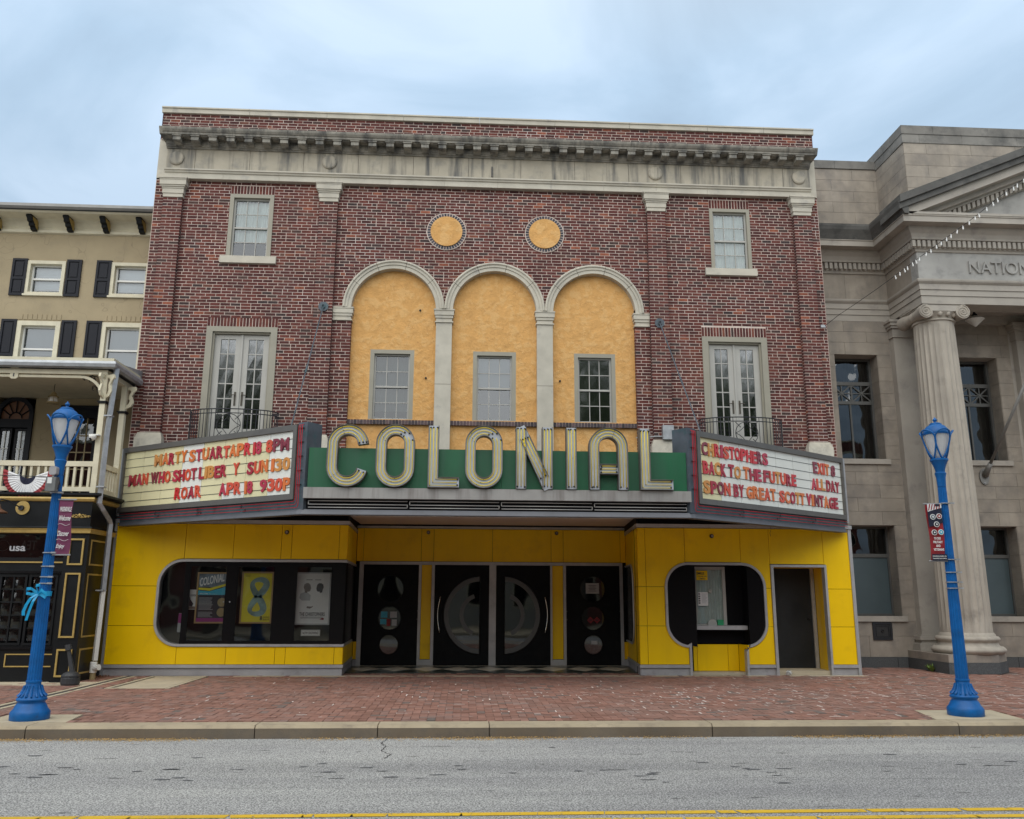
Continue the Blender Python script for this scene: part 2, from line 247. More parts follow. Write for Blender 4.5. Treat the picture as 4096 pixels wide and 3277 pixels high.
# ------------------------------------------------------------------ mesh helpers
def tag(o, label=None, cat=None, group=None, kind=None):
    if label: o['label'] = label
    if cat: o['category'] = cat
    if group: o['group'] = group
    if kind: o['kind'] = kind
    return o
def thing(name, loc, label, cat, group=None):
    o = bpy.data.objects.new(name, None); o.location = loc; o.empty_display_size = .2; COL.objects.link(o); return tag(o, label, cat, group)
def link(name, me, parent=None, kind=None, label=None):
    o = bpy.data.objects.new(name, me); COL.objects.link(o)
    if parent:
        o.parent = parent; q = parent; off = Vector((0, 0, 0))
        while q: off += q.location; q = q.parent
        o.location = -off
    return tag(o, label=label, kind=kind)
class MB:
    def __init__(s, T=None): s.v = []; s.f = []; s.T = T
    def av(s, pts):
        n = len(s.v); s.v += [tuple(s.T(p)) if s.T else tuple(p) for p in pts]; return n
    def box(s, x0, x1, y0, y1, z0, z1):
        n = s.av([(x0, y0, z0), (x1, y0, z0), (x1, y1, z0), (x0, y1, z0), (x0, y0, z1), (x1, y0, z1), (x1, y1, z1), (x0, y1, z1)])
        s.f += [(n, n+3, n+2, n+1), (n+4, n+5, n+6, n+7), (n, n+1, n+5, n+4), (n+1, n+2, n+6, n+5), (n+2, n+3, n+7, n+6), (n+3, n, n+4, n+7)]; return s
    def face(s, *pts): n = s.av(pts); s.f.append(tuple(range(n, n+len(pts)))); return s
    def poly(s, pts, a0, a1, axis='y'):
        k = len(pts)
        mk = (lambda p, a: (p[0], a, p[1])) if axis == 'y' else ((lambda p, a: (p[0], p[1], a)) if axis == 'z' else (lambda p, a: (a, p[0], p[1])))
        n = s.av([mk(p, a0) for p in pts] + [mk(p, a1) for p in pts])
        s.f.append(tuple(range(n, n+k))); s.f.append(tuple(range(n+2*k-1, n+k-1, -1)))
        for i in range(k): j = (i+1) % k; s.f.append((n+i, n+k+i, n+k+j, n+j))
        return s
    def tube(s, pts, r, n=6, closed=False):
        pts = [Vector(p) for p in pts]; k = len(pts); base = len(s.v); up_ = None
        for i, p in enumerate(pts):
            a = pts[(i-1) % k] if (closed or i > 0) else p; b = pts[(i+1) % k] if (closed or i < k-1) else p
            d = (b-a).normalized()
            if up_ is None: up_ = Vector((0, 0, 1)) if abs(d.z) < .9 else Vector((1, 0, 0))
            u = (up_ - d*up_.dot(d));
            if u.length < 1e-4: u = d.orthogonal()
            u.normalize(); up_ = u; w_ = d.cross(u); rr = r[i] if isinstance(r, (list, tuple)) else r
            s.av([p + (u*math.cos(2*PI*q/n) + w_*math.sin(2*PI*q/n))*rr for q in range(n)])
        for i in range(k if closed else k-1):
            j = (i+1) % k
            for q in range(n): q2 = (q+1) % n; s.f.append((base+i*n+q, base+i*n+q2, base+j*n+q2, base+j*n+q))
        if not closed:
            s.f.append(tuple(base+q for q in range(n-1, -1, -1))); s.f.append(tuple(base+(k-1)*n+q for q in range(n)))
        return s
    def lathe(s, cx, cy, prof, n=24, axis='z', flute=None):
        base = len(s.v)
        for (r, z) in prof:
            for q in range(n):
                a = 2*PI*q/n; rr = r - (flute[1]*r*max(0, math.sin(flute[0]*a))**.7 if flute else 0)
                p = (cx+rr*math.cos(a), cy+rr*math.sin(a), z)
                if axis == 'y': p = (cx+rr*math.cos(a), z, cy+rr*math.sin(a))
                s.av([p])
        k = len(prof)
        for i in range(k-1):
            for q in range(n): q2 = (q+1) % n; s.f.append((base+i*n+q, base+i*n+q2, base+(i+1)*n+q2, base+(i+1)*n+q))
        s.f.append(tuple(base+q for q in range(n-1, -1, -1))); s.f.append(tuple(base+(k-1)*n+q for q in range(n))); return s
    def ball(s, c, r, n=8, sq=(1, 1, 1)):
        prof = [(max(1e-4, r*math.sin(PI*i/n)), -r*math.cos(PI*i/n)) for i in range(n+1)]; base = len(s.v)
        for (rr, z) in prof:
            for q in range(n): a = 2*PI*q/n; s.av([(c[0]+rr*math.cos(a)*sq[0], c[1]+rr*math.sin(a)*sq[1], c[2]+z*sq[2])])
        for i in range(n):
            for q in range(n): q2 = (q+1) % n; s.f.append((base+i*n+q, base+i*n+q2, base+(i+1)*n+q2, base+(i+1)*n+q))
        return s
    def sweep(s, prof, path):
        """closed profile [(out,z)] swept along plan path [(x,y)] with mitred corners; out is to the right of travel"""
        k = len(path); base = len(s.v); m = len(prof)
        for i, p in enumerate(path):
            def nd(a, b): d = Vector((b[0]-a[0], b[1]-a[1])).normalized(); return Vector((d.y, -d.x))
            if i == 0: nn = nd(path[0], path[1])
            elif i == k-1: nn = nd(path[-2], path[-1])
            else:
                n0 = nd(path[i-1], p); n1_ = nd(p, path[i+1]); nn = (n0+n1_); nn = nn/(nn.dot(n0))
            s.av([(p[0]+nn.x*o, p[1]+nn.y*o, z) for (o, z) in prof])
        for i in range(k-1):
            for q in range(m): q2 = (q+1) % m; s.f.append((base+i*m+q, base+i*m+q2, base+(i+1)*m+q2, base+(i+1)*m+q))
        s.f.append(tuple(base+q for q in range(m))); s.f.append(tuple(base+(k-1)*m+q for q in range(m-1, -1, -1))); return s
    def build(s, name, mt, parent=None, smooth=False, kind=None, label=None, fix=True):
        me = bpy.data.meshes.new(name); me.from_pydata(s.v, [], s.f)
        if fix:
            bm = bmesh.new(); bm.from_mesh(me); bmesh.ops.recalc_face_normals(bm, faces=bm.faces); bm.to_mesh(me); bm.free()
        me.materials.append(MT[mt])
        if smooth:
            for p in me.polygons: p.use_smooth = True
        me.update(); return link(name, me, parent, kind, label)
def box(name, mt, parent, *b, **k): return MB().box(*b).build(name, mt, parent, **k)
def smoothby(o, ang=35):
    try: o.data.set_sharp_from_angle(angle=math.radians(ang))
    except Exception: pass
def arc(cx, cz, r, a0, a1, n): return [(cx+r*math.cos(math.radians(a0+(a1-a0)*i/n)), cz+r*math.sin(math.radians(a0+(a1-a0)*i/n))) for i in range(n+1)]
def rrect(x0, x1, z0, z1, r, n=8): return arc(x1-r, z1-r, r, 0, 90, n)+arc(x0+r, z1-r, r, 90, 180, n)+arc(x0+r, z0+r, r, 180, 270, n)+arc(x1-r, z0+r, r, 270, 360, n)

_fc = {}
def textmesh(txt, size=1, extrude=0, offset=0, shear=0):
    key = (txt, extrude, offset, shear)
    if key not in _fc:
        cu = bpy.data.curves.new('t', 'FONT'); cu.body = txt; cu.size = 1; cu.extrude = extrude; cu.offset = offset; cu.shear = shear; cu.resolution_u = 4
        ob = bpy.data.objects.new('t', cu); COL.objects.link(ob); bpy.context.view_layer.update()
        me = bpy.data.meshes.new_from_object(ob.evaluated_get(bpy.context.evaluated_depsgraph_get()))
        _fc[key] = ([tuple(v.co) for v in me.vertices], [tuple(p.vertices) for p in me.polygons])
        bpy.data.objects.remove(ob); bpy.data.curves.remove(cu); bpy.data.meshes.remove(me)
    return _fc[key]
def text(name, txt, mt, parent, x0, x1, z0, z1, y, depth=.002, offset=0.0, shear=0, T=None, label=None):
    """lettering fitted to the rectangle x0..x1, z0..z1, its back on the plane y and its front depth nearer the street"""
    vs, fs = textmesh(txt, 1, .05, offset, shear)
    xs = [v[0] for v in vs]; ys = [v[1] for v in vs]; a, b_, c, d = min(xs), max(xs), min(ys), max(ys)
    m = MB(T)
    m.av([(x0+(v[0]-a)/(b_-a)*(x1-x0), y-(v[2]+.05)/.1*depth, z0+(v[1]-c)/(d-c)*(z1-z0)) for v in vs]); m.f = list(fs)
    return m.build(name, mt, parent, label=label, fix=False)
# ================================================================== GROUND
ground = box('ground', 'asphalt', None, -60, 60, -60, 60, -.60, -.20, kind='structure')
road = box('road', 'asphalt', None, -60, 60, -14.0, -6.55, -.45, -.15, kind='structure')
walk = box('sidewalk', 'joint_sand', None, -40, 40, -6.27, 9, -.45, -.012, kind='structure')
far_walk = box('opposite_sidewalk', 'concrete', None, -60, 60, -24, -14.0, -.45, 0, kind='structure')
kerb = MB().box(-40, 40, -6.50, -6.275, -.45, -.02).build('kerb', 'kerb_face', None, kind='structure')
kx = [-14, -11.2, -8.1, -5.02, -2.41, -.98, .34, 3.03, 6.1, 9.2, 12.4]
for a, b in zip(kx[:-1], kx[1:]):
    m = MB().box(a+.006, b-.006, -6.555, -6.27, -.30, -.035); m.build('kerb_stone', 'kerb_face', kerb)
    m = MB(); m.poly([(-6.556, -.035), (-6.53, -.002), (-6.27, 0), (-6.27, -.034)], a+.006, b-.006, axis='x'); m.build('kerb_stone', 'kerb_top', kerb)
# pavers in herringbone, laid square to the kerb
def blocked(x, y):
    if -5.83 < x < -4.77 and -2.40 < y < -.17: return True          # hatch
    if -6.36 < x < -6.10 and y < -.1: return True                   # drain strip
    if y > -5.5 and False: return True
    if x < -4.72+(-5.55-y)*.0 and x > -5.75 and y < -5.55: return True
    if 5.98+(y+6.3)*.2 < x < 7.12+(y+6.3)*.12 and y < -5.36: return True
    if -2.3 < x < 3.6 and y > .42: return True
    if -6.9 < x < 7.95 and y > -.08 and not (-2.3 < x < 3.55): return True
    if x < -6.8 and y > -1.5: return True
    if x > 7.9 and y > 1.85: return True
    if 9.85 < x < 11.45 and y > .1: return True
    return False
P = .105; pav = []
def addp(x0, y0, x1, y1):
    cx, cy = (x0+x1)/2, (y0+y1)/2
    if cy < -6.27+P/2-.02 or cy > 1.9 or not (-11 < cx < 13.6): return
    if blocked(cx, cy): return
    y0 = max(y0, -6.265)
    pav.append((x0+.0035, x1-.0035, y0+.0035, y1-.0035))
for i in range(-106, 132):
    for j in range(-66, 22):
        c = (i-j) % 4        # 90 degree herringbone
        if c == 0: addp(i*P, j*P, (i+2)*P, (j+1)*P)
        if c == 3: addp(i*P, j*P, (i+1)*P, (j+2)*P)
def dist(b): return ((b[0]+b[1])/2-CAM[0])**2+((b[2]+b[3])/2-CAM[1])**2
pav.sort(key=dist)
def paver(m, b):
    z = random.uniform(-.003, .003); t1, t2 = random.uniform(-.0015, .0015), random.uniform(-.0015, .0015); n = len(m.v); x0, x1, y0, y1 = b
    m.v += [(x0, y0, -.02), (x1, y0, -.02), (x1, y1, -.02), (x0, y1, -.02), (x0, y0, z+t1), (x1, y0, z+t2), (x1, y1, z-t1), (x0, y1, z-t2)]
    m.f += [(n+4, n+5, n+6, n+7), (n, n+1, n+5, n+4), (n+1, n+2, n+6, n+5), (n+2, n+3, n+7, n+6), (n+3, n, n+4, n+7)]
for b in pav[:300]:
    m = MB(); paver(m, b); m.build('paver', 'paver', walk, fix=False)
m = MB()
for b in pav[300:]: paver(m, b)
m.build('paver', 'paver', walk, kind='stuff', fix=False)
# pale efflorescence and petals caught in the joints, densest to the right
m = MB()
for k in range(4200):
    x = random.uniform(-6.2, 12); y = random.uniform(-6.1, .3)
    dens = .10 + .75*math.exp(-((x-5.0)/2.6)**2-((y+3.6)/1.5)**2) + .35*math.exp(-((x-1.2)/1.3)**2-((y+4)/1.0)**2) + .3*math.exp(-((x-3.2)/1.0)**2-((y+4.6)/.7)**2)+.3*(x > 7)
    if random.random() > dens or blocked(x, y): continue
    i, j = round(x/P), round(y/P); L_ = random.choice([.03, .05, .09, .15, .2])*random.uniform(.6, 1.1); t_ = random.uniform(.004, .012)
    jx = random.uniform(-.004, .004)
    if random.random() < .5: a = (i*P, i*P+L_, j*P-t_+jx, j*P+t_+jx)
    else: a = (i*P-t_+jx, i*P+t_+jx, j*P, j*P+L_)
    z = .0045; c = random.uniform(-.01, .01); m.face((a[0], a[2], z), (a[1], a[2]+c, z), (a[1], a[3]+c*.7, z), (a[0], a[3], z))
m.build('joint_residue', 'litter_white', walk, kind='stuff', fix=False)
# concrete pads, hatch, trench drain
pad = MB(); pad.poly([(-4.70, -6.268), (-4.80, -5.57), (-5.7, -5.57), (-5.7, -6.268)], -.05, .003, 'z'); pad.build('lamp_pad', 'concrete', None, kind='structure')
pad = MB(); pad.poly([(5.98, -6.268), (6.17, -5.38), (7.24, -5.38), (7.12, -6.268)], -.05, .003, 'z'); pad.build('lamp_pad', 'concrete', None, kind='structure')
h = MB()
for q in ((-5.82, -4.78, -2.39, -2.32), (-5.82, -4.78, -.25, -.18), (-5.82, -5.75, -2.32, -.25), (-4.85, -4.78, -2.32, -.25)): h.box(q[0], q[1], q[2], q[3], -.05, .004)
hatch = h.build('hatch_frame', 'concrete', None, kind='structure'); box('hatch_cover', 'concrete', hatch, -5.71, -4.89, -2.27, -.29, -.05, -.004); box('hatch_gap', 'crack_dark', hatch, -5.75, -4.85, -2.32, -.25, -.06, -.010)
d = MB(); d.box(-6.355, -6.28, -6.26, -.15, -.05, .003); d.box(-6.18, -6.105, -6.26, -.15, -.05, .003); dr = d.build('drain_edging', 'concrete', None, kind='structure'); box('drain_channel', 'crack_dark', dr, -6.28, -6.18, -6.26, -.15, -.06, -.004)
b_ = MB(); b_.box(-11, -6.36, -1.9, -1.3, -.05, .002); b_.build('concrete_strip', 'concrete', None, kind='structure')
b_ = MB(); b_.box(-4.3, 7.95, -.30, -.085, -.05, .0015); b_.build('building_edge_strip', 'concrete', None, kind='structure')
# double yellow line with cracks
m = MB()
for (ya, yb) in ((-10.225, -10.125), (-10.43, -10.33)):
    x = -9
    while x < 9:
        L_ = random.uniform(.05, .6); g_ = random.uniform(.003, .014) if x > .5 else random.uniform(.0, .006); s = random.uniform(-.03, .03)
        m.face((x+s, ya+random.uniform(0, .006), -.146), (x+L_-g_+s, ya+random.uniform(0, .006), -.146), (x+L_-g_, yb+random.uniform(-.006, 0), -.146), (x, yb+random.uniform(-.006, 0), -.146)); x += L_
lane = m.build('lane_line', 'paint_yellow', None, kind='structure', fix=False)
# seeds swept against the kerb
m = MB()
for k in range(11000):
    x = random.uniform(-9, 9.5)
    den = .5+.5*math.sin(x*1.3+1)+.35*math.sin(x*3.1)
    if random.random() > den*.9: continue
    y = -6.562-abs(random.gauss(0, .075)); z = -.149+random.uniform(0, .012)*max(0, 1+(y+6.6)*8); a = random.uniform(0, PI); r = random.uniform(.007, .015)
    ca, sa = math.cos(a)*r, math.sin(a)*r
    m.face((x-ca, y-sa, z), (x+sa*.5, y-ca*.5, z+.004), (x+ca, y+sa, z+.003), (x-sa*.5, y+ca*.5, z+.006))
tag(m.build('fallen_seeds', 'seed', None, kind='stuff', fix=False), 'dry tan seeds and petals drifted along the foot of the kerb', 'leaf litter')
# road cracks
m = MB(); pts = [(-.86, -6.58), (-.90, -6.9), (-.83, -7.15), (-.86, -7.4), (-.74, -7.6), (-.78, -7.85)]
for a, b in zip(pts[:-1], pts[1:]):
    n = 6
    for i in range(n):
        x0 = a[0]+(b[0]-a[0])*i/n+random.uniform(-.01, .01); x1 = a[0]+(b[0]-a[0])*(i+1)/n+random.uniform(-.01, .01); y0 = a[1]+(b[1]-a[1])*i/n; y1 = a[1]+(b[1]-a[1])*(i+1)/n
        m.face((x0-.006, y0, -.1465), (x0+.006, y0, -.1465), (x1+.005, y1, -.1465), (x1-.005, y1, -.1465))
m.build('road_crack', 'crack_dark', road, fix=False)
random.seed(31)
for (x, y, L_, sl_) in ((-2.9, -7.05, 1.3, .12), (2.4, -8.9, 2.4, -.04), (-5.2, -9.3, 1.8, .05), (4.6, -7.4, 1.1, -.1)):
    m = MB(); yy = y; n = int(L_/.05)
    for i in range(n):
        y2 = yy+random.uniform(-.012, .012)+sl_*.05; w_ = random.uniform(.0012, .0035); m.face((x+i*.05, yy-w_, -.1468), (x+i*.05+.05, y2-w_, -.1468), (x+i*.05+.05, y2+w_, -.1468), (x+i*.05, yy+w_, -.1468)); yy = y2
    m.build('road_crack', 'crack_dark', road, fix=False)
# flattened tar and gum spots along the wheel track
for i in range(70):
    x, y = random.uniform(-6, 7), -8.55+random.gauss(0, .22) if i < 50 else random.uniform(-9.8, -6.9); a, b = random.uniform(.03, .09), random.uniform(.012, .03); m = MB()
    k = m.av([(x+a*(1+.25*math.sin(q*2.3+i))*math.cos(2*PI*q/9), y+b*(1+.25*math.cos(q*1.7+i))*math.sin(2*PI*q/9), -.1465) for q in range(9)]); m.f.append(tuple(range(k, k+9))); m.build('tar_spot', 'tar', road, fix=False)

# ================================================================== THEATRE
TH = thing('theatre_building', (.54, .1, 0), 'three storey red brick theatre with yellow panelled ground floor and three orange stucco arches', 'theatre')
C0 = .0677; ZT = 10.31
YW = .10                                              # brick face of the wall
piers = [(-6.585, -6.18), (-3.25, -2.86), (3.94, 4.345), (7.26, 7.655)]
archc = [-1.577, .5805, 2.737]; RO, RI, ZS = 1.08, .895, 7.49
circ = [(-.489, 9.283), (1.663, 9.288)]
openings = [(-5.19, -4.25, 8.58, 10.235), (5.365, 6.28, 8.58, 10.235), (-5.455, -3.99, 4.0, 7.22), (5.07, 6.50, 4.0, 7.235)]
# blocked interval lists for brick rows
def rowblocks(z0, z1, wall=True):
    B = []; zc = (z0+z1)/2
    if wall:
        for a, b in piers:
            B.append((a, b))
        for (a, b, c, d) in openings:
            if zc > c and zc < d: B.append((a, b))
        if zc < ZS: B.append((-2.465, 3.62))
        else:
            for ac in archc:
                if zc < ZS+RO-.05:
                    h_ = math.sqrt(max(0, (RO-.05)**2-(zc-ZS)**2)); B.append((ac-h_, ac+h_))
        for (a, b) in circ:
            if abs(zc-b) < .40: h_ = math.sqrt(.40**2-(zc-b)**2); B.append((a-h_, a+h_))
    return B
def rowbricks(xa, xb, z0, z1, y, B, off, header=False, rng=random):
    segs = [(xa, xb)]
    for a, b in B:
        ns = []
        for p, q in segs:
            if b <= p or a >= q: ns.append((p, q)); continue
            if a > p: ns.append((p, a))
            if b < q: ns.append((b, q))
        segs = ns
    outl = []; Lm = .2133; mj = .0065
    for p, q in segs:
        x = p; first = True
        # global phase bond
        k = math.floor((p-off)/Lm)
        while x < q-.02:
            if header:
                st = Lm*.5 if (k % 2) else Lm; nx = x+st if not first else x+st*((1-((p-off)/Lm-math.floor((p-off)/Lm))) or 1)
            else: nx = off+(k+1)*Lm
            if nx-x < .03: nx += Lm*.5 if header else 0
            if nx-x < .03: k += 1; continue
            nx = min(nx, q)
            if q-nx < .035: nx = q
            outl.append((x+mj*(not (first)), nx-mj*(nx < q), z0+.0062, z1-.0062, y)); x = nx; k += 1; first = False
    return outl
bricks = []
nrow = int((ZT-4.25)/C0)
for r in range(nrow):
    z1 = ZT-r*C0; z0 = z1-C0
    bricks += rowbricks(-6.80, 7.86, z0, z1, YW, rowblocks(z0, z1), (.107 if r % 2 else 0)+(.03 if r % 5 == 0 else 0), header=(r % 6 == 0))
for a, b in piers:
    r = 0; z1 = 9.868
    while z1 > 4.70:
        z0 = z1-C0; L_ = b-a
        xs = [a, a+L_/2, b] if r % 2 else [a, a+L_*.24, a+L_*.76, b]
        for i in range(len(xs)-1): bricks.append((xs[i]+(.005 if i else 0), xs[i+1]-(.005 if i < len(xs)-2 else 0), z0+.0062, z1-.0062, 0.0))
        z1 = z0; r += 1
pb = []
for r in range(9):
    z1 = 11.885-r*C0; z0 = z1-C0
    pb += rowbricks(-6.775, 7.84, z0, z1, .05, [], .107 if r % 2 else 0, header=(r % 6 == 3))
bricks += pb
bricks.sort(key=lambda q: (q[0]/2+q[1]/2)**2+(17.2+q[4])**2+(q[2]-1.48)**2)
def brk(m, q, d=.012):
    x0, x1, z0, z1, y = q; y = y+random.uniform(-.002, .001); n = len(m.v); yb = q[4]+d+.01
    if q[4] == 0.0: yb = YW+.02 if False else q[4]+.03
    m.v += [(x0, y, z0), (x1, y, z0), (x1, y, z1), (x0, y, z1), (x0, yb, z0), (x1, yb, z0), (x1, yb, z1), (x0, yb, z1)]
    m.f += [(n, n+1, n+2, n+3), (n, n+4, n+5, n+1), (n+1, n+5, n+6, n+2), (n+2, n+6, n+7, n+3), (n+3, n+7, n+4, n)]
for q in bricks[:300]:
    m = MB(); brk(m, q); m.build('brick', 'brick', TH, fix=False)
m = MB()
for q in bricks[300:]: brk(m, q)
# brick cheeks of piers and jambs: side faces of every course
def cheek(m, x, ya, yb, z_hi, z_lo, sgn):
    z1 = z_hi; r = 0
    while z1 > z_lo:
        z0 = z1-C0; n = len(m.v); xx = x+sgn*.001
        m.v += [(xx, ya, z0+.0055), (xx, yb, z0+.0055), (xx, yb, z1-.0055), (xx, ya, z1-.0055)]; m.f += [(n, n+1, n+2, n+3)]; z1 = z0
for a, b in piers: cheek(m, a, 0, YW, 9.868, 4.70, -1); cheek(m, b, 0, YW, 9.868, 4.70, 1)
cheek(m, -2.465, YW, .22, 7.21, 4.0, 1); cheek(m, 3.62, YW, .22, 7.21, 4.0, -1)
m.build('brick', 'brick', TH, kind='stuff', fix=False)
# mortar bed / wall skin with its openings
m = MB(); ym = YW+.0028
zs = sorted(set([2.9, 4.0, ZS, 10.32]+[v for o in openings for v in o[2:]])); 
def strip(z0, z1):
    B = [(a, b) for (a, b, c, d) in openings if c < (z0+z1)/2 < d]
    if z1 <= ZS+.001: B.append((-2.465, 3.62))
    elif z0 < ZS+1.2: B.append((archc[0]-1.2, archc[2]+1.2))
    x = -6.81; 
    for a, b in sorted(B)+[(7.87, 7.87)]:
        if a > x: m.face((x, ym, z0), (a, ym, z0), (a, ym, z1), (x, ym, z1))
        x = max(x, b)
zs = sorted(set(zs+[ZS+1.2]))
for a, b in zip(zs[:-1], zs[1:]): strip(a, b)
for ac in archc:
    n = 24; lo = ac-(1.2 if ac < 0 else 1.0788); hi = ac+(1.2 if ac > 2 else 1.0788); RR = RO-.06
    xs = [lo]+[ac-RR*math.cos(PI*i/n) for i in range(n+1)]+[hi]
    for a, b in zip(xs[:-1], xs[1:]):
        za = ZS+math.sqrt(max(0, RR*RR-(a-ac)**2)) if abs(a-ac) <= RR else ZS; zb = ZS+math.sqrt(max(0, RR*RR-(b-ac)**2)) if abs(b-ac) <= RR else ZS
        m.face((a, ym, za), (b, ym, zb), (b, ym, ZS+1.2), (a, ym, ZS+1.2))
# reveals, pier boxes, outer ends
for (a, b, c, d) in openings:
    for xx in (a, b): m.face((xx, ym, c), (xx, .4, c), (xx, .4, d), (xx, ym, d))
    m.face((a, ym, d), (b, ym, d), (b, .4, d), (a, .4, d))
for xx in (-2.465, 3.62): m.face((xx, ym, 2.9), (xx, .4, 2.9), (xx, .4, ZS), (xx, ym, ZS))
for a, b in piers: m.box(a+.0015, b-.0015, .0028, ym-.001, 2.9, 9.868)
m.box(-6.773, 7.838, .0528, .39, 11.27, 11.885)
m.build('wall', 'mortar', TH, fix=False)
# body behind
boxes = lambda name, mt, par, L: [box(name, mt, par, *q) for q in L]
boxes('rear_wall', 'room_dark', TH, [(-6.79, -2.47, .42, 14, 3.2, 11.9), (3.625, 7.85, .42, 14, 3.2, 11.9), (-2.47, 3.625, .75, 14, 3.2, 11.9)])
boxes('rear_wall', 'room_dark', TH, [(a, b, ym+.003, .42, 3.2, 8.4) for (a, b) in ((-6.79, -5.46), (-3.985, -2.47), (3.625, 5.065), (6.505, 7.85))])
boxes('rear_wall', 'room_dark', TH, [(-6.79, -6.5, ym+.003, .42, 8.4, 10.3), (7.56, 7.85, ym+.003, .42, 8.4, 10.3), (-6.79, 7.85, .405, .419, 10.25, 11.9)])
m = MB(); m.box(-6.81, -6.80, ym+.003, 14, 3.2, 11.9); m.build('side_wall', 'brick', TH)
m = MB(); m.box(7.86, 7.875, ym+.003, 14, 3.2, 11.9); m.build('side_wall', 'brick', TH)
# soldier courses over the openings
for (a, b, z0, z1) in ((-5.19, -4.25, 10.028, 10.235), (5.365, 6.28, 10.02, 10.235), (-5.455, -3.99, 7.01, 7.22), (5.07, 6.50, 7.015, 7.235)):
    n = round((b-a)/.0665); s = (b-a)/n
    box('wall', 'mortar', TH, a, b, ym, .4, z0, z1)
    for i in range(n): 
        m = MB(); brk(m, (a+i*s+.007, a+(i+1)*s-.007, z0+.008, z1-.008, YW-.001)); m.build('soldier_brick', 'brick', TH, fix=False)
# round medallions
for (cx, cz) in circ:
    m = MB(); m.lathe(cx, cz, [(.345, .055), (.345, .20)], 48, axis='y'); m.build('round_stucco_panel', 'stucco_orange', TH)
    m = MB(); n = 64
    for i in range(n):
        a0, a1 = 2*PI*i/n, 2*PI*(i+1)/n
        for (r0, r1, y_) in ((.335, .435, .083),): m.face(*[(cx+r*math.cos(a), y_, cz+r*math.sin(a)) for r, a in ((r0, a0), (r1, a0), (r1, a1), (r0, a1))])
    m.build('ring_mortar', 'mortar', TH, fix=False)
    n = 40
    for i in range(n):
        a0, a1 = 2*PI*(i+.13)/n, 2*PI*(i+.87)/n; m = MB(); m.poly([(cx+r*math.cos(a), cz+r*math.sin(a)) for r, a in ((.35, a0), (.418, a0), (.418, a1), (.35, a1))], .078, .12)
        m.build('ring_brick', 'blue_brick', TH)
# arches, columns, imposts
for ac in archc:
    for (k0, k1) in ((0, 38), (38, 76), (76, 112), (112, 146), (146, 180)):
        k0 += .25; k1 -= .25; m = MB(); n = 9
        prof = [(RI, .24), (RI, .055), (RI+.075, .055), (RI+.08, .035), (RI+.135, .035), (RI+.14, .012), (RO-.025, .008), (RO, .03), (RO, .12)]
        base = len(m.v)
        for i in range(n+1):
            a = math.radians(k0+(k1-k0)*i/n)
            for r, y in prof: m.v.append((ac+r*math.cos(a), y, ZS+r*math.sin(a)))
        p = len(prof)
        for i in range(n):
            for j in range(p-1): m.f.append((base+i*p+j, base+i*p+j+1, base+(i+1)*p+j+1, base+(i+1)*p+j))
        m.f.append(tuple(range(base, base+p))); m.f.append(tuple(range(base+n*p+p-1, base+n*p-1, -1)))
        m.build('arch_stone', 'limestone', TH)
def imp(x0, x1, wrapL=True, wrapR=True, y0=.10):
    m = MB()
    for (o, za, zb) in ((.05, 7.462, 7.492), (.038, 7.36, 7.46), (.02, 7.30, 7.36), (0, 7.225, 7.30), (.025, 7.20, 7.225)):
        m.box(x0-(o if wrapL else 0), x1+(o if wrapR else 0), y0-.01-o, .3, za, zb)
    m.build('impost', 'limestone', TH)
imp(-.668, -.328); imp(1.492, 1.832); imp(-2.855, -2.47, False, True); imp(3.625, 3.935, True, False)
for (a, b) in ((-.668, -.328), (1.492, 1.832)):
    m = MB(); m.box(a, b, .092, .3, 5.85, 7.199); m.build('column_stone', 'limestone', TH); m = MB(); m.box(a, b, .092, .3, 4.05, 5.842); m.build('column_stone', 'limestone', TH)
    m = MB(); m.box(a-.05, b+.05, .05, .3, 3.8, 4.12); m.build('column_base', 'limestone', TH)
# stucco
win3 = [(-2.043, -1.118), (.134, 1.05), (2.30, 3.19)]
m = MB()
for ac, (a, b) in zip(archc, win3):
    x0, x1 = ac-1.0, ac+1.0
    for q in ((x0, a, 5.10, 6.61), (b, x1, 5.10, 6.61), (x0, x1, 3.2, 5.10), (x0, x1, 6.61, 8.5)):
        m.face((q[0], .22, q[2]), (q[1], .22, q[2]), (q[1], .22, q[3]), (q[0], .22, q[3]))
    for xx in (a, b): m.face((xx, .22, 5.10), (xx, .5, 5.10), (xx, .5, 6.61), (xx, .22, 6.61))
m.build('stucco_panel', 'stucco_orange', TH, fix=False)
for (x, z) in ((-.86, 6.0), (1.99, 5.99), (-1.02, 7.5)): m = MB(); m.lathe(x, z, [(.012, .17), (.022, .19), (.022, .222)], 8, axis='y'); m.build('wall_bolt', 'iron', TH)
for (x0, x1) in ((-2.463, -.67), (-.326, 1.49), (1.834, 3.618)):
    box('sill_mortar', 'mortar', TH, x0, x1, .165, .25, 4.985, 5.07); n = round((x1-x0)/.0665); s = (x1-x0)/n
    for i in range(n): m = MB(); m.box(x0+i*s+.005, x0+(i+1)*s-.005, .15+random.uniform(-.003, .003), .2, 4.982, 5.074); m.build('sill_brick', 'dark_brick', TH, fix=False)
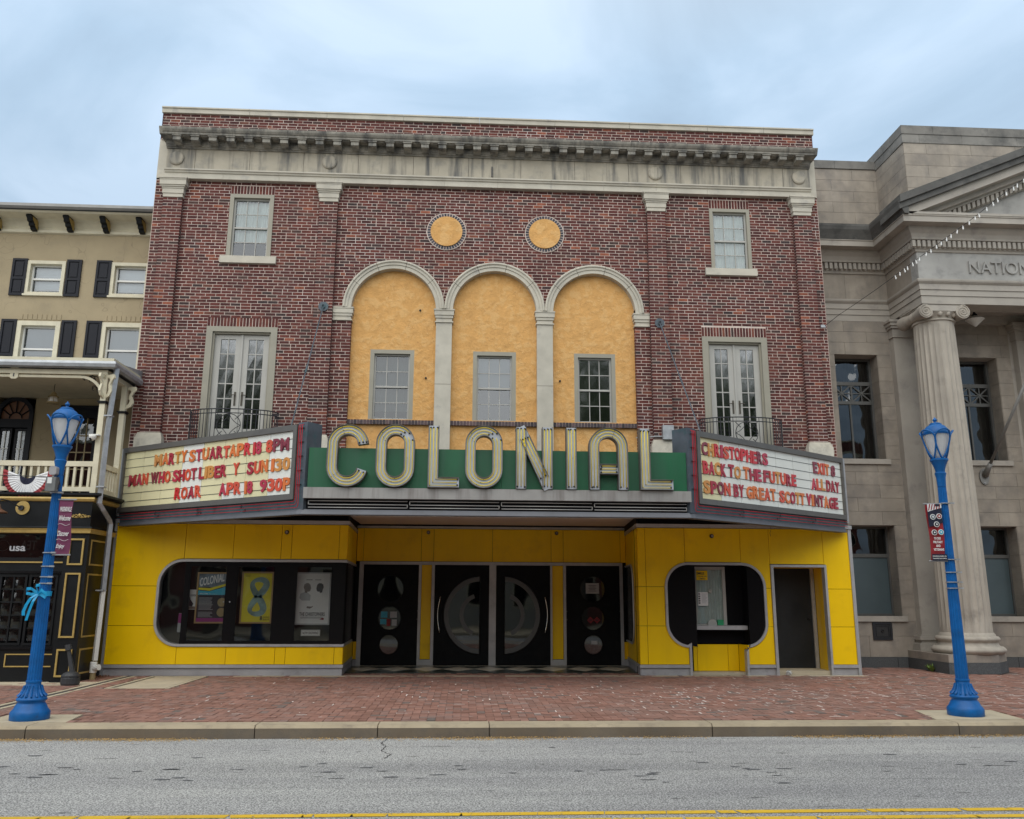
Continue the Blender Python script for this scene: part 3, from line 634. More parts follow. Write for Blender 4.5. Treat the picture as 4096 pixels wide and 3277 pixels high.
# pier capitals and bases
for a, b in piers:
    m = MB()
    for (o, za, zb) in ((.10, 10.272, 10.305), (.085, 10.245, 10.272), (.075, 10.13, 10.245), (.055, 10.095, 10.13), (.035, 10.06, 10.095), (.022, 9.952, 10.06), (.006, 9.87, 9.952)):
        m.box(a-o, b+o, -o-.012, .12, za, zb)
    m.build('capital', 'limestone', TH)
    m = MB(); prof = [(.0, 4.70), (.022, 4.695), (.03, 4.655), (.045, 4.64), (.05, 4.60), (.062, 4.585), (.068, 4.34)]
    for (o, z1), (o2, z0) in zip(prof[:-1], prof[1:]): m.box(a-o2, b+o2, -o2-.01, .15, z0, z1)
    m.box(a-.09, b+.09, -.13, .15, 4.28, 4.34); m.build('pier_base', 'base_stone', TH)
# entablature
E0, E1 = -6.60, 7.69
jx_a = [E0, -5.98, -4.81, -3.645, -2.455, -1.25, -.03, 1.13, 2.335, 3.545, 4.73, 5.90, 7.07, E1]
for a, b in zip(jx_a[:-1], jx_a[1:]):
    m = MB(); m.box(a+.004, b-.004, -.015, .2, 10.52, 11.0); m.build('frieze_stone', 'frieze_stone', TH)
jx_b = [E0, -5.35, -4.15, -2.95, -1.75, -.56, .62, 1.8, 2.98, 4.16, 5.32, 6.5, E1]
for a, b in zip(jx_b[:-1], jx_b[1:]):
    m = MB(); m.poly([(.2, 10.31), (-.02, 10.31), (-.02, 10.432), (-.045, 10.44), (-.055, 10.47), (-.08, 10.485), (-.08, 10.515), (.2, 10.515)], a+.002, b-.002, axis='x'); m.build('architrave_stone', 'limestone', TH)
m = MB(); m.box(-6.81, 7.87, .095, .3, 10.36, 11.28); m.build('end_block', 'limestone', TH)
for (x, z) in ((-6.373, 10.783), (-3.08, 10.800), (4.147, 10.782), (7.429, 10.79)):
    m = MB(); m.lathe(x, z-.01, [(.13, -.06), (.155, -.045), (.16, -.01)], 32, axis='y'); m.build('frieze_disc', 'frieze_stone', TH)
box('iron_bracket', 'iron', TH, .475, .50, -.05, -.015, 10.56, 10.80)
# bed mould, modillions, cornice
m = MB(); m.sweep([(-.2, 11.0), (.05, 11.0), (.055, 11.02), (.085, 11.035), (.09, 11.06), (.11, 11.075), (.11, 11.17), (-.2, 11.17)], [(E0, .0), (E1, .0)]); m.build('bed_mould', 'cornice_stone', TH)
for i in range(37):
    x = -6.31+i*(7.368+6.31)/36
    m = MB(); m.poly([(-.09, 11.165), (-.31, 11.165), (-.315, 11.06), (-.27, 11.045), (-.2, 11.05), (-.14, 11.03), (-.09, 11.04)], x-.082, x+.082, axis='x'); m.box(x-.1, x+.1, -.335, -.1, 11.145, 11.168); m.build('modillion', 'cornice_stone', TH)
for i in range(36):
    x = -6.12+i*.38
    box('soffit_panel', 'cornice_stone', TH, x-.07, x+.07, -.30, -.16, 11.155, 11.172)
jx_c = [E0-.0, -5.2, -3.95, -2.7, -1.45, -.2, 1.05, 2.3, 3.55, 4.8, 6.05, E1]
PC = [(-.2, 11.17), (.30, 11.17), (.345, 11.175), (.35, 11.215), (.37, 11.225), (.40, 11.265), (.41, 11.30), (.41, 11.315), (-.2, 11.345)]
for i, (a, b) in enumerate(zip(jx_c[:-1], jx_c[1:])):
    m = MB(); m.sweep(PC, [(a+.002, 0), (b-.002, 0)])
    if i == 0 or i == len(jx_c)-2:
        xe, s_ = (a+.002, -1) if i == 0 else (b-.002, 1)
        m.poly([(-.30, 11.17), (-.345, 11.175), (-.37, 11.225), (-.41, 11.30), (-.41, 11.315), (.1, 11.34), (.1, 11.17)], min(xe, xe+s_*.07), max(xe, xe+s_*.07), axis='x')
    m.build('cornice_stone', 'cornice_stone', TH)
jx_d = [-6.80, -4.9, -3.2, -1.5, .2, 1.9, 3.6, 5.4, 6.7, 7.87]
for a, b in zip(jx_d[:-1], jx_d[1:]):
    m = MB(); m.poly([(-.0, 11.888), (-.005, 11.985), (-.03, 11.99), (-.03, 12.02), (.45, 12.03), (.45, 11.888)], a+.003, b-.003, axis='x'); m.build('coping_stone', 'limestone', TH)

# sash windows
def window(parent, x0, x1, z0, z1, y, cw=.08, cols=3, rows=4, pane='pane_sky', casing='casing_paint', sash='sash_paint', cdepth=.05, curtain=None, meet=True, zbot=.0, bars=.016):
    """casing (the part) with sash, glazing bars and panes as sub-parts"""
    m = MB(); m.box(x0, x0+cw, y-cdepth, y+.12, z0, z1); m.box(x1-cw, x1, y-cdepth, y+.12, z0, z1); m.box(x0+cw, x1-cw, y-cdepth, y+.12, z1-cw, z1)
    if zbot: m.box(x0+cw, x1-cw, y-cdepth, y+.12, z0, z0+zbot)
    W = m.build('window', casing, parent)
    a, b, c, d = x0+cw, x1-cw, z0+zbot, z1-cw; s = .035; ys = y+.02; zm = (c+d)/2
    m = MB(); m.box(a, a+s, ys, ys+.05, c, d); m.box(b-s, b, ys, ys+.05, c, d); m.box(a+s, b-s, ys, ys+.05, c, c+s); m.box(a+s, b-s, ys, ys+.05, d-s, d)
    if meet: m.box(a+s, b-s, ys-.008, ys+.05, zm-.02, zm+.02)
    S = m.build('sash', sash, W)
    a += s; b -= s; c += s; d -= s; m = MB(); yb = ys+.03
    for i in range(1, cols): x = a+(b-a)*i/cols; m.box(x-bars/2, x+bars/2, yb-.01, yb+.012, c, d)
    zr = [c+(d-c)*i/rows for i in range(rows+1)]
    for z in zr[1:-1]:
        if not (meet and abs(z-zm) < .03): m.box(a, b, yb-.008, yb+.01, z-bars/2, z+bars/2)
    if m.v: m.build('glazing_bars', sash, W)
    for i in range(cols):
        for j in range(rows):
            X0, X1, Z0, Z1 = a+(b-a)*i/cols, a+(b-a)*(i+1)/cols, zr[j], zr[j+1]; t_ = random.uniform(-.002, .002); t2 = random.uniform(-.002, .002)
            m = MB(); m.face((X0, yb+.004+t_, Z0), (X1, yb+.004-t_, Z0), (X1, yb+.004+t2, Z1), (X0, yb+.004-t2, Z1)); m.build('pane', pane, W, fix=False)
    if curtain:
        mt, za, zb = curtain; m = MB(); n = 26
        zt, zl = c+(d-c)*zb, c+(d-c)*za
        if mt == 'blind':
            k = int((zt-zl)/.035)
            for i in range(k): z = zt-i*.035; m.face((a, yb+.05, z), (b, yb+.05, z), (b, yb+.075, z-.033), (a, yb+.075, z-.033))
        else:
            for i in range(n):
                xa, xb = a+(b-a)*i/n, a+(b-a)*(i+1)/n; ya, y2 = yb+.07+.018*math.sin(i*1.9), yb+.07+.018*math.sin((i+1)*1.9); m.face((xa, ya, zl), (xb, y2, zl), (xb, y2, zt), (xa, ya, zt))
        m.build('blind' if mt == 'blind' else 'curtain', mt, W, fix=False)
    box('room', 'room_dark', W, a-.05, b+.05, yb+.26, yb+.27, c-.05, d+.05)
    return W
window(TH, -5.19, -4.25, 8.58, 10.028, .13, pane='pane_clear', curtain=('lace', .28, 1), cw=.085)
window(TH, 5.365, 6.28, 8.58, 10.02, .13, pane='pane_clear', curtain=('lace', 0, 1), cw=.075)
for x0, x1 in ((-5.30, -4.117), (5.215, 6.368)): box('window_sill', 'limestone', TH, x0, x1, .03, .3, 8.42, 8.578)
window(TH, *win3[0], 5.10, 6.61, .27, cw=.085, pane='pane_dark', curtain=('lace', .12, 1))
window(TH, *win3[1], 5.10, 6.61, .27, cw=.085, pane='pane_sky', curtain=('blind', .5, 1))
window(TH, *win3[2], 5.10, 6.61, .27, cw=.085, pane='pane_green')
# french doors with balconets
def french(x0, x1, zt, zs):
    cx = (x0+x1)/2; y = .13
    m = MB(); cw = .13; m.box(x0, x0+cw, y-.05, .35, 4.0, zt); m.box(x1-cw, x1, y-.05, .35, 4.0, zt); m.box(x0+cw, x1-cw, y-.05, .35, zt-cw+.02, zt)
    for s, xx in ((1, x0+cw), (-1, x1-cw)): m.box(min(xx, xx+s*.035), max(xx, xx+s*.035), y, .35, 4.0, zt-cw+.02)
    m.box(x0+cw+.035, x1-cw-.035, y, .35, zt-cw-.015, zt-cw+.02)
    F = m.build('french_door', 'casing_paint', TH)
    for s in (-1, 1):
        a, b = (x0+cw+.035, cx-.012) if s < 0 else (cx+.012, x1-cw-.035); st = .125; zb = 4.30; top = zt-cw-.02
        m = MB(); m.box(a, a+st, .19, .24, zb, top); m.box(b-st, b, .19, .24, zb, top); m.box(a+st, b-st, .19, .24, top-.10, top); m.box(a+st, b-st, .19, .24, zb, 4.84)
        m.build('door_leaf', 'sash_paint', F)
        ga, gb, gc, gd = a+st, b-st, 4.84, top-.10; m = MB(); x = (ga+gb)/2; m.box(x-.011, x+.011, .197, .225, gc, gd)
        for k in range(1, 6): z = gc+(gd-gc)*k/6; m.box(ga, gb, .199, .223, z-.011, z+.011)
        m.build('glazing_bars', 'sash_paint', F)
        for i in range(2):
            for k in range(6):
                X0, X1 = (ga, x) if i == 0 else (x, gb); Z0, Z1 = gc+(gd-gc)*k/6, gc+(gd-gc)*(k+1)/6; t_ = random.uniform(-.0015, .0015)
                m = MB(); m.face((X0, .213+t_, Z0), (X1, .213-t_, Z0), (X1, .213+t_, Z1), (X0, .213-t_, Z1)); m.build('pane', 'pane_green', F, fix=False)
        hx = b-.06 if s < 0 else a+.06
        m = MB(); m.box(hx-.018, hx+.018, .178, .19, 5.33, 5.62); m.tube([(hx, .17, 5.55), (hx, .14, 5.55), (hx+s*-.0, .14, 5.55), (hx+(-.1 if s < 0 else .1), .14, 5.54)], .009); m.build('door_handle', 'gold_brown_dark', F)
    box('astragal', 'sash_paint', F, cx-.02, cx+.02, .165, .2, 4.3, zt-cw-.02)
    box('room', 'room_dark', F, x0+.1, x1-.1, .38, .40, 4.2, zt)
french(-5.455, -3.99, 7.008, 0); french(5.07, 6.50, 7.013, 0)
def balconet(cx):
    w_, dp, zt, zb = .885, .46, 5.14, 4.55
    def P_(t, z): a = PI*t; return (cx-w_*math.cos(a)*(1), YW-.02-dp*math.sin(a)**.75, z)
    n = 30; m = MB()
    for z, r in ((zt, .012), (zt-.085, .010), (zb, .012)): m.tube([P_(i/n, z) for i in range(n+1)], r)
    B = m.build('balcony', 'iron', TH)
    for i in range(1, n):
        t = i/n
        if .41 < t < .59: continue
        box_ = MB(); p = P_(t, 0); box_.tube([(p[0], p[1], zb), (p[0], p[1], zt-.01)], .0075, 5); box_.build('baluster', 'iron', B)
    yy = P_(.5, 0)[1]; m = MB(); r = .235; zc = (zb+zt-.085)/2; k = 28
    m.tube([(cx+r*math.cos(2*PI*i/k), yy, zc+r*math.sin(2*PI*i/k)) for i in range(k)], .008, 5, closed=True)
    for q in range(4):
        a = PI/4+q*PI/2; m.tube([(cx+r*math.cos(q*PI/2)*1.0+.0*math.cos(a), yy, zc+r*math.sin(q*PI/2))]+[(cx+rr*math.cos(b_), yy, zc+rr*math.sin(b_)) for rr, b_ in ((.16, q*PI/2+.25), (.13, a), (.16, (q+1)*PI/2-.25))]+[(cx+r*math.cos((q+1)*PI/2), yy, zc+r*math.sin((q+1)*PI/2))], .007, 5)
        m.tube([(cx+r*.72*math.cos(a), yy, zc+r*.72*math.sin(a)), (cx+r*1.40*math.cos(a), yy, zc+r*1.40*math.sin(a))], .0075, 5)
    m.build('ring_ornament', 'iron', B)
balconet(-4.722); balconet(5.785)
# ================================================================== STOREFRONT (yellow panels)
YF = -.12; YB = 2.2; XL, XR = -2.29, 3.49; XLb, XRb = -2.40, 3.69
# dark backing behind the panels and the recess shell
boxes('storefront_backing', 'black_matte', TH, [(-6.83, -5.9, YF+.03, .4, .0, 2.95), (-5.9, -2.33, YF+.03, .0, .0, .52), (-5.9, -2.33, YF+.03, .0, 2.20, 2.95), (-5.9, -2.33, .22, .4, 0, 2.95), (3.53, 4.02, YF+.03, .4, 0, 2.95), (4.02, 6.09, YF+.03, .0, 2.19, 2.95), (6.09, 6.20, YF+.03, .4, 0, 2.95), (6.20, 7.32, YF+.03, .7, 2.17, 2.95), (7.40, 7.86, YF+.03, .4, 0, 2.95), (-2.6, 3.9, YB+.06, YB+.3, 0, 3.2), (-6.8, -2.5, .4, 2.6, 0, 2.9), (3.75, 6.15, .9, 2.6, 0, 2.9), (6.1, 7.86, .72, 2.6, 0, 2.9), (-6.83, -2.36, -.06, .5, 2.95, 3.25), (3.56, 7.86, -.06, .5, 2.95, 3.25)])
def panel(pts, y=YF, d=.022, axis='y'):
    m = MB(); m.poly(pts, y, y+d, axis); return m.build('facade_panel', 'yellow_panel', TH)
def rp(x0, x1, z0, z1, g=.004, y=YF): return panel([(x0+g, z0+g), (x1-g, z0+g), (x1-g, z1-g), (x0+g, z1-g)], y)
xs = [-6.77, -5.44, -4.51, -3.585, -3.385, -2.46, -2.295]
for a, b in zip(xs[1:-1], xs[2:]): rp(a, b, 2.19, 2.868)
for a, b in zip(xs[1:-1], xs[2:]): rp(a, b, .205, .53)
R_ = .46; g = .004
panel([(-6.766, 1.668), (-5.895, 1.668)]+arc(-5.43, 1.72, .475, 180, 92, 10)+[(-5.444, 2.864), (-6.766, 2.864)])
rp(-6.77, -5.882, .92, 1.664)
panel([(-6.766, .209), (-5.444, .209), (-5.444, .52)]+arc(-5.43, 1.0, .475, 268, 190, 9)+[(-5.893, .916), (-6.766, .916)])
# display window: rounded frame, wrapping into the recess
def frame_strip(name, mt, path, wd, y0, y1, parent, closed=False):
    m = MB(); n = len(path); L = []; 
    for i, p in enumerate(path):
        a = path[(i-1) % n] if (closed or i) else p; b = path[(i+1) % n] if (closed or i < n-1) else p
        d0 = Vector((p[0]-a[0], p[1]-a[1])); d1 = Vector((b[0]-p[0], b[1]-p[1]))
        if d0.length < 1e-9: d0 = d1
        if d1.length < 1e-9: d1 = d0
        d0.normalize(); d1.normalize(); n0 = Vector((-d0.y, d0.x)); n1_ = Vector((-d1.y, d1.x)); nn = n0+n1_; nn = nn/max(.3, nn.dot(n0)); L.append((p, (p[0]+nn.x*wd, p[1]+nn.y*wd)))
    base = len(m.v)
    for (p, q) in L: m.v += [(p[0], y0, p[1]), (q[0], y0, q[1]), (q[0], y1, q[1]), (p[0], y1, p[1])]
    k = n if closed else n-1
    for i in range(k):
        j = (i+1) % n
        for q in range(4): q2 = (q+1) % 4; m.f.append((base+i*4+q, base+i*4+q2, base+j*4+q2, base+j*4+q))
    if not closed: m.f += [(base, base+1, base+2, base+3), (base+k*4+3, base+k*4+2, base+k*4+1, base+k*4)]
    return m.build(name, mt, parent)
path = [(-2.285, 2.182)]+arc(-5.43, 1.705, .475, 90, 180, 12)+arc(-5.43, 1.01, .475, 180, 270, 12)+[(-2.285, .535)]
DW = frame_strip('display_window', 'aluminium', path, .048, YF-.03, .03, TH)
box('case_back', 'black_matte', DW, -5.86, -2.30, .12, .14, .58, 2.14)
boxes('case_shelf', 'black_matte', DW, [(-5.9, -2.31, -.08, .12, .52, .58), (-5.9, -2.31, -.08, .12, 2.14, 2.2)])
for (a, b) in ((-5.40, -5.31), (-4.585, -4.40), (-3.67, -3.27), (-2.55, -2.31)): box('mullion', 'black_gloss', DW, a, b, YF+.005, YF+.05, .58, 2.135)
for (a, b) in ((-5.31, -4.585), (-4.40, -3.67), (-3.27, -2.55)):
    m = MB(); m.box(a, b, YF+.01, YF+.045, .58, .645); m.box(a, b, YF+.01, YF+.045, 2.04, 2.135); m.box(a, a+.025, YF+.01, YF+.045, .645, 2.04); m.box(b-.025, b, YF+.01, YF+.045, .645, 2.04); D_ = m.build('case_door', 'black_gloss', DW)
    m = MB(); m.face((a, YF+.02, .62), (b, YF+.02, .62), (b, YF+.02, 2.06), (a, YF+.02, 2.06)); m.build('pane', 'pane_case', DW, fix=False)
m = MB(); pts = [(-5.40, 2.135)]+arc(-5.43, 1.705, .428, 90, 180, 8)+arc(-5.43, 1.01, .428, 180, 270, 8)+[(-5.40, .582)]; m.f = []; n = m.av([(p[0], YF+.02, p[1]) for p in pts]); m.f.append(tuple(range(n, n+len(pts)))); m.build('pane', 'pane_case', DW, fix=False)
for x in (-4.625, -4.505, -2.60):
    m = MB(); m.lathe(x, 1.37, [(.012, YF-.004), (.012, YF+.01)], 10, axis='y'); m.build('case_lock', 'zinc', DW)
# trims
m = MB(); m.box(-6.85, -6.772, YF-.02, .1, .0, 2.87); m.build('edge_trim', 'aluminium', TH)
m = MB(); m.box(7.852, 7.915, YF-.02, .1, .0, 2.87); m.build('edge_trim', 'aluminium', TH)
m = MB(); m.box(-6.87, -2.27, YF-.045, .05, 2.872, 2.945); m.build('top_trim', 'aluminium', TH)
m = MB(); m.box(3.47, 7.93, YF-.045, .05, 2.872, 2.945); m.build('top_trim', 'aluminium', TH)
m = MB(); m.box(-6.772, -2.285, YF-.018, .05, .145, .203); m.build('base_trim', 'aluminium', TH)
m = MB(); m.box(-6.80, -2.30, YF+.02, .02, 0, .145); m.build('base_plate', 'base_plate', TH)
for (a, b) in ((3.495, 4.47), (5.66, 6.195), (7.345, 7.852)):
    box('base_trim', 'aluminium', TH, a, b, YF-.018, .05, .145, .203); box('base_plate', 'base_plate', TH, a+.015, b, YF+.02, .02, 0, .145)
# recess side walls
def side(xf, xb, s):
    def T(p): t = (p[1]-YF)/(YB-YF); return (xf+(xb-xf)*t+p[0], p[1], p[2])
    return T
for (xf, xb, s) in ((XL, XLb, -1), (XR, XRb, 1)):
    T = side(xf, xb, s); o = (0, .03) if s > 0 else (-.03, 0)
    y0, y1 = YF, YB
    if s < 0:
        for (z0, z1) in ((.205, .53), (2.19, 2.868)):
            for (ya, yb) in ((y0+.0, y0+1.1), (y0+1.1, y1)): m = MB(T); m.box(o[0], o[1], ya+.022, yb-.004, z0+.004, z1-.004); m.build('facade_panel', 'yellow_panel', TH)
        m = MB(T); m.box(o[0]-.02, o[1]-.01, y0+.02, y1, .55, 2.17); m.build('side_window', 'black_gloss', TH)
        m = MB(T); m.box(o[0], o[1]+.015, y0, y1-.3, .535, .585); m.box(o[0], o[1]+.015, y0, y1, 2.135, 2.182); m.build('window_trim', 'aluminium', TH)
    else:
        for (ya, yb) in ((y0+.022, y0+.95), (y0+.95, y1)):
            for (z0, z1) in ((.205, .94), (.94, 1.70), (1.70, 2.868)): m = MB(T); m.box(o[0], o[1], ya, yb-.004, z0+.004, z1-.004); m.build('facade_panel', 'yellow_panel', TH)
        pts = [(YB-.01, 2.17)]+arc(1.05, 1.72, .45, 90, 180, 8)+arc(1.05, 1.0, .45, 180, 270, 8)+[(YB-.01, .55)]
        m = MB(T); n = m.av([(-.012, p[0], p[1]) for p in pts]); m.f.append(tuple(range(n, n+len(pts)))); m.build('side_window', 'black_gloss', TH, fix=False)
        m = MB(T); m.tube([(-.02, p[0], p[1]) for p in pts], .022, 4); m.build('window_trim', 'aluminium', TH)
    m = MB(T); m.box(o[0]-.0, o[1], y0+.03, y1, 0, .145); m.build('base_plate', 'base_plate', TH)
    m = MB(T); m.box(o[0]-.012, o[1]+.012, y0-.02, y1, .145, .203); m.build('base_trim', 'aluminium', TH)
    m = MB(T); m.box(o[0]-.02, o[1]+.02, y0, y1, 2.872, 2.945); m.build('top_trim', 'aluminium', TH)
    m = MB(T); m.box(o[0]-.02, o[1]-.0, y0, y1, 2.945, 3.2); m.build('cove', 'black_matte', TH)
# back wall of the recess
xb = [-2.39, -2.245, -.952, -.673, .653, 1.983, 2.259, 3.565, 3.685]
for a, b in zip(xb[:-1], xb[1:]): rp(a, b, 2.255, 2.99, y=YB-.02)
box('top_trim', 'aluminium', TH, -2.42, 3.72, YB-.06, YB+.02, 2.992, 3.042); box('cove', 'black_matte', TH, -2.4, 3.7, YB-.03, YB+.1, 3.042, 3.2)
m = MB(); m.box(-2.31, 3.60, YB-.07, YB, 2.185, 2.25)
for (a, b) in ((-2.31, -2.215), (-.99, -.93), (-.70, -.635), (.585, .615), (.71, .738), (1.955, 2.0), (2.25, 2.312), (3.53, 3.60)): m.box(a, b, YB-.07, YB, .02, 2.185)
m.box(.617, .708, YB-.08, YB, .02, 2.185); m.build('door_frame', 'aluminium', TH)
for (a, b) in ((-.93, -.70), (2.0, 2.25)): rp(a, b, .145, 2.185, y=YB-.03); box('base_plate', 'aluminium', TH, a, b, YB-.05, YB, .02, .14)
for (a, b) in ((-2.39, -2.31), (3.60, 3.69)): rp(a, b, .145, .52, y=YB-.03); box('base_plate', 'base_plate', TH, a, b, YB-.05, YB, .0, .14); box('side_window', 'black_gloss', TH, a, b, YB-.03, YB, .525, 2.19)
def disc_hole(m, cx, cz, r, x0, x1, z0, z1, y0, n=32):
    """front skin of rectangle with a round hole"""
    pts = [(cx+r*math.cos(2*PI*i/n), cz+r*math.sin(2*PI*i/n)) for i in range(n)]
    def onrect(a):
        c, s = math.cos(a), math.sin(a); t = min(((x1-cx)/c if c > 1e-9 else (x0-cx)/c if c < -1e-9 else 1e9), ((z1-cz)/s if s > 1e-9 else (z0-cz)/s if s < -1e-9 else 1e9)); return (cx+c*t, cz+s*t)
    angs = sorted(set([2*PI*i/n for i in range(n)]+[math.atan2(z-cz, x-cx) % (2*PI) for x in (x0, x1) for z in (z0, z1)]))
    for i, a in enumerate(angs):
        b = angs[(i+1) % len(angs)]; p, q = onrect(a), onrect(b); m.face((cx+r*math.cos(a), y0, cz+r*math.sin(a)), (p[0], y0, p[1]), (q[0], y0, q[1]), (cx+r*math.cos(b), y0, cz+r*math.sin(b)))
YD = YB-.045
for (a, b, cx, cs) in ((-2.215, -.99, -1.61, ((1.654, .295), (1.02, .258), (.455, .212))), (2.312, 3.53, 2.914, ((1.665, .292), (1.03, .262), (.46, .213)))):
    m = MB(); zc = [.03, .72, 1.335, 2.185] if True else 0
    bounds = [(.03, .70), (.70, 1.33), (1.33, 2.183)]
    for (z0, z1), (cz, r) in zip(bounds, [cs[2], cs[1], cs[0]]): disc_hole(m, cx, cz, r, a, b, z0, z1, YD)
    D = m.build('entrance_door', 'door_black', TH, fix=False)
    for cz, r in cs:
        m = MB(); m.tube([(cx+r*math.cos(2*PI*i/32), YD-.008, cz+r*math.sin(2*PI*i/32)) for i in range(32)], .014, 6, closed=True); m.build('porthole_ring', 'black_gloss', D)
        m = MB(); m.lathe(cx, cz, [(r, YD+.012), (r, YD+.02)], 32, axis='y'); m.build('porthole_glass', 'pane_door', D)
    box('lobby', 'room_dark', D, a, b, YD+.2, YD+.22, .03, 2.18)
    for z in (1.0, 1.18):
        for x in (a+.012, b-.012): m = MB(); m.ball((x, YD-.03, z), .008, 5); m.build('screw', 'zinc', D)
    if cx < 0:
        for (x0, x1, z0, z1, mt) in ((-1.80, -1.66, 1.03, 1.16, 'print_cyan'), (-1.60, -1.45, 1.03, 1.16, 'print_grey'), (-1.81, -1.68, .89, 1.0, 'print_cyan'), (-1.665, -1.59, .85, 1.0, 'cloth_red'), (-1.56, -1.45, .86, .99, 'print_grey')): box('door_sticker', mt, D, x0, x1, YD+.004, YD+.009, z0, z1)
    else:
        box('door_notice', 'print_grey', D, 2.76, 3.06, YD+.002, YD+.008, 1.57, 1.80)
        for i in range(5): box('notice_line', 'print_dark', D, 2.82+.02*(i % 2), 3.0-.02*(i % 2), YD-.001, YD+.001, 1.74-i*.03, 1.75-i*.03)
        for x in (2.855, 3.0):
            m = MB(); m.poly([(x-.075, .99), (x, .915), (x+.075, .99), (x, 1.065)], YD+.002, YD+.008); m.build('door_sticker', 'cloth_red', D)
            box('sticker_print', 'print_dark', D, x-.035, x+.035, YD-.001, YD+.001, .98, 1.0)
        box('door_sticker', 'print_grey', D, 2.87, 3.0, YD+.002, YD+.008, .47, .545)
for (a, b, xf, sg, hx) in ((-.635, .585, .385, -1, -.50), (.738, 1.955, .925, 1, 1.83)):
    cz, r = 1.095, .845; m = MB(); n = 40
    # skin around the half-moon light
    cxx = xf+(.03*sg*-1); arcp = [(xf+sg*r*math.sin(PI*i/n)*.965, cz-r*math.cos(PI*i/n)) for i in range(n+1)]   # bottom to top
    xo = a if sg < 0 else b; xi = b if sg < 0 else a
    for i in range(n):
        p, q = arcp[i], arcp[i+1]; m.face((p[0], YD, p[1]), (xo, YD, p[1]), (xo, YD, q[1]), (q[0], YD, q[1]))
    m.face((xf, YD, cz-r), (xi, YD, cz-r), (xi, YD, cz+r), (xf, YD, cz+r)); m.face((a, YD, .03), (b, YD, .03), (b, YD, cz-r), (a, YD, cz-r)); m.face((a, YD, cz+r), (b, YD, cz+r), (b, YD, 2.183), (a, YD, 2.183))
    D = m.build('entrance_door', 'door_black', TH, fix=False)
    m = MB(); m.tube([(p[0], YD-.008, p[1]) for p in arcp], .016, 6, closed=True); m.build('half_moon_ring', 'black_gloss', D)
    m = MB(); k = m.av([(p[0], YD+.015, p[1]) for p in arcp]); m.f.append(tuple(range(k, k+len(arcp)))); m.build('half_moon_glass', 'pane_door', D, fix=False)
    # etched curved bands on the glass
    for (k0, k1, lo, hi) in ((.86, .985, -1, 2), (.45, .56, .12, .88)):
        m = MB()
        for i in range(n):
            p, q = arcp[i], arcp[i+1]; f = lambda P_, k: (xf+(P_[0]-xf)*k, YD+.011, cz+(P_[1]-cz)*k)
            if lo < i/n < hi: m.face(f(p, k0), f(p, k1), f(q, k1), f(q, k0))
        m.build('etched_band', 'etched', D, fix=False)
    box('lobby', 'room_dark', D, a, b, YD+.5, YD+.52, .03, 2.18)
    m = MB(); pts = []
    for i in range(13): t = i/12; pts.append((hx+sg*(-.0)+sg*.055*math.sin(PI*t)*1.0, YD-.07, .72+t*.76))
    m.tube(pts, .014, 8); m.tube([pts[0], (pts[0][0], YD, pts[0][2])], .01); m.tube([pts[-1], (pts[-1][0], YD, pts[-1][2])], .01); m.build('door_pull', 'chrome', D, smooth=True)
# floor of the recess
fl = box('entry_floor', 'tile_dark', None, -2.37, 3.66, .42, YB, -.05, .012, kind='structure')
for i in range(-1, 10):
    cx = -2.02+.652*i; 
    pts = [(cx-.326, 1.29), (cx, .74), (cx+.326, 1.29), (cx, 1.84)]; pts = [(min(3.60, max(-2.30, x)), y) for x, y in pts]
    if max(p[0] for p in pts)-min(p[0] for p in pts) < .2: continue
    m = MB(); m.poly([(cx+(x-cx)*.985, y) for x, y in pts], .0, .016, 'z'); m.build('floor_tile', 'tile_cream', fl)
box('floor_border', 'tile_cream', fl, -2.3, 3.55, YB-.16, YB-.05, 0, .015)
m = MB(); m.box(-2.33, 3.66, .2, YB+.05, 3.08, 3.12); m.build('entry_ceiling', 'soffit_paint', TH)
for (x, y, z) in ((-.802, YB-.02, 2.905), (2.108, YB-.02, 2.912), (-3.49, YF, 2.715), (5.02, YF, 2.711)):
    m = MB(); m.lathe(x, z, [(.033, y-.05), (.042, y-.02), (.042, y)], 14, axis='y'); S = m.build('soffit_spot', 'iron', TH); m = MB(); m.ball((x, y-.05, z), .026, 6); m.build('spot_lens', 'base_plate', S)
# right section: ticket window
for (a, b) in ((3.495, 3.65),):
    rp(a, b, 1.70, 2.868); rp(a, b, .94, 1.70); rp(a, b, .205, .94)
A_ = .475
panel([(3.654, 1.704), (4.022, 1.704)]+arc(4.50, 1.71, A_, 180, 96, 9)+[(4.451, 2.864), (3.654, 2.864)])
rp(3.65, 4.022, .94, 1.70)
panel([(3.654, .209), (4.466, .209), (4.466, .525)]+arc(4.50, 1.0, A_, 264, 187, 8)+[(4.022, .936), (3.654, .936)])
rp(4.455, 5.597, 2.186, 2.868)
panel([(5.601, 2.864), (5.601, 2.186)]+arc(5.605, 1.70, A_+.01, 90, 2, 9)+[(6.09, 1.684), (6.188, 1.684), (6.188, 2.864)])
rp(6.085, 6.192, .93, 1.68)
panel([(6.188, .209), (5.664, .209), (5.664, .525)]+arc(5.605, 1.0, A_+.01, 277, 352, 8)+[(6.188, .926)])
rp(6.192, 7.31, 2.158, 2.868)
panel([(7.314, 2.864), (7.314, 2.158), (7.349, 2.158), (7.349, 1.676), (7.848, 1.676), (7.848, 2.864)]); rp(7.345, 7.852, .93, 1.672); rp(7.345, 7.852, .205, .93)
path = [(4.472, 0), (4.472, .535)]+arc(4.50, 1.0, A_-.0, 265, 180, 10)+arc(4.50, 1.705, A_, 180, 90, 12)+arc(5.60, 1.705, A_, 90, 0, 12)+arc(5.60, 1.0, A_, 0, -85, 10)+[(5.658, .535), (5.658, 0)]
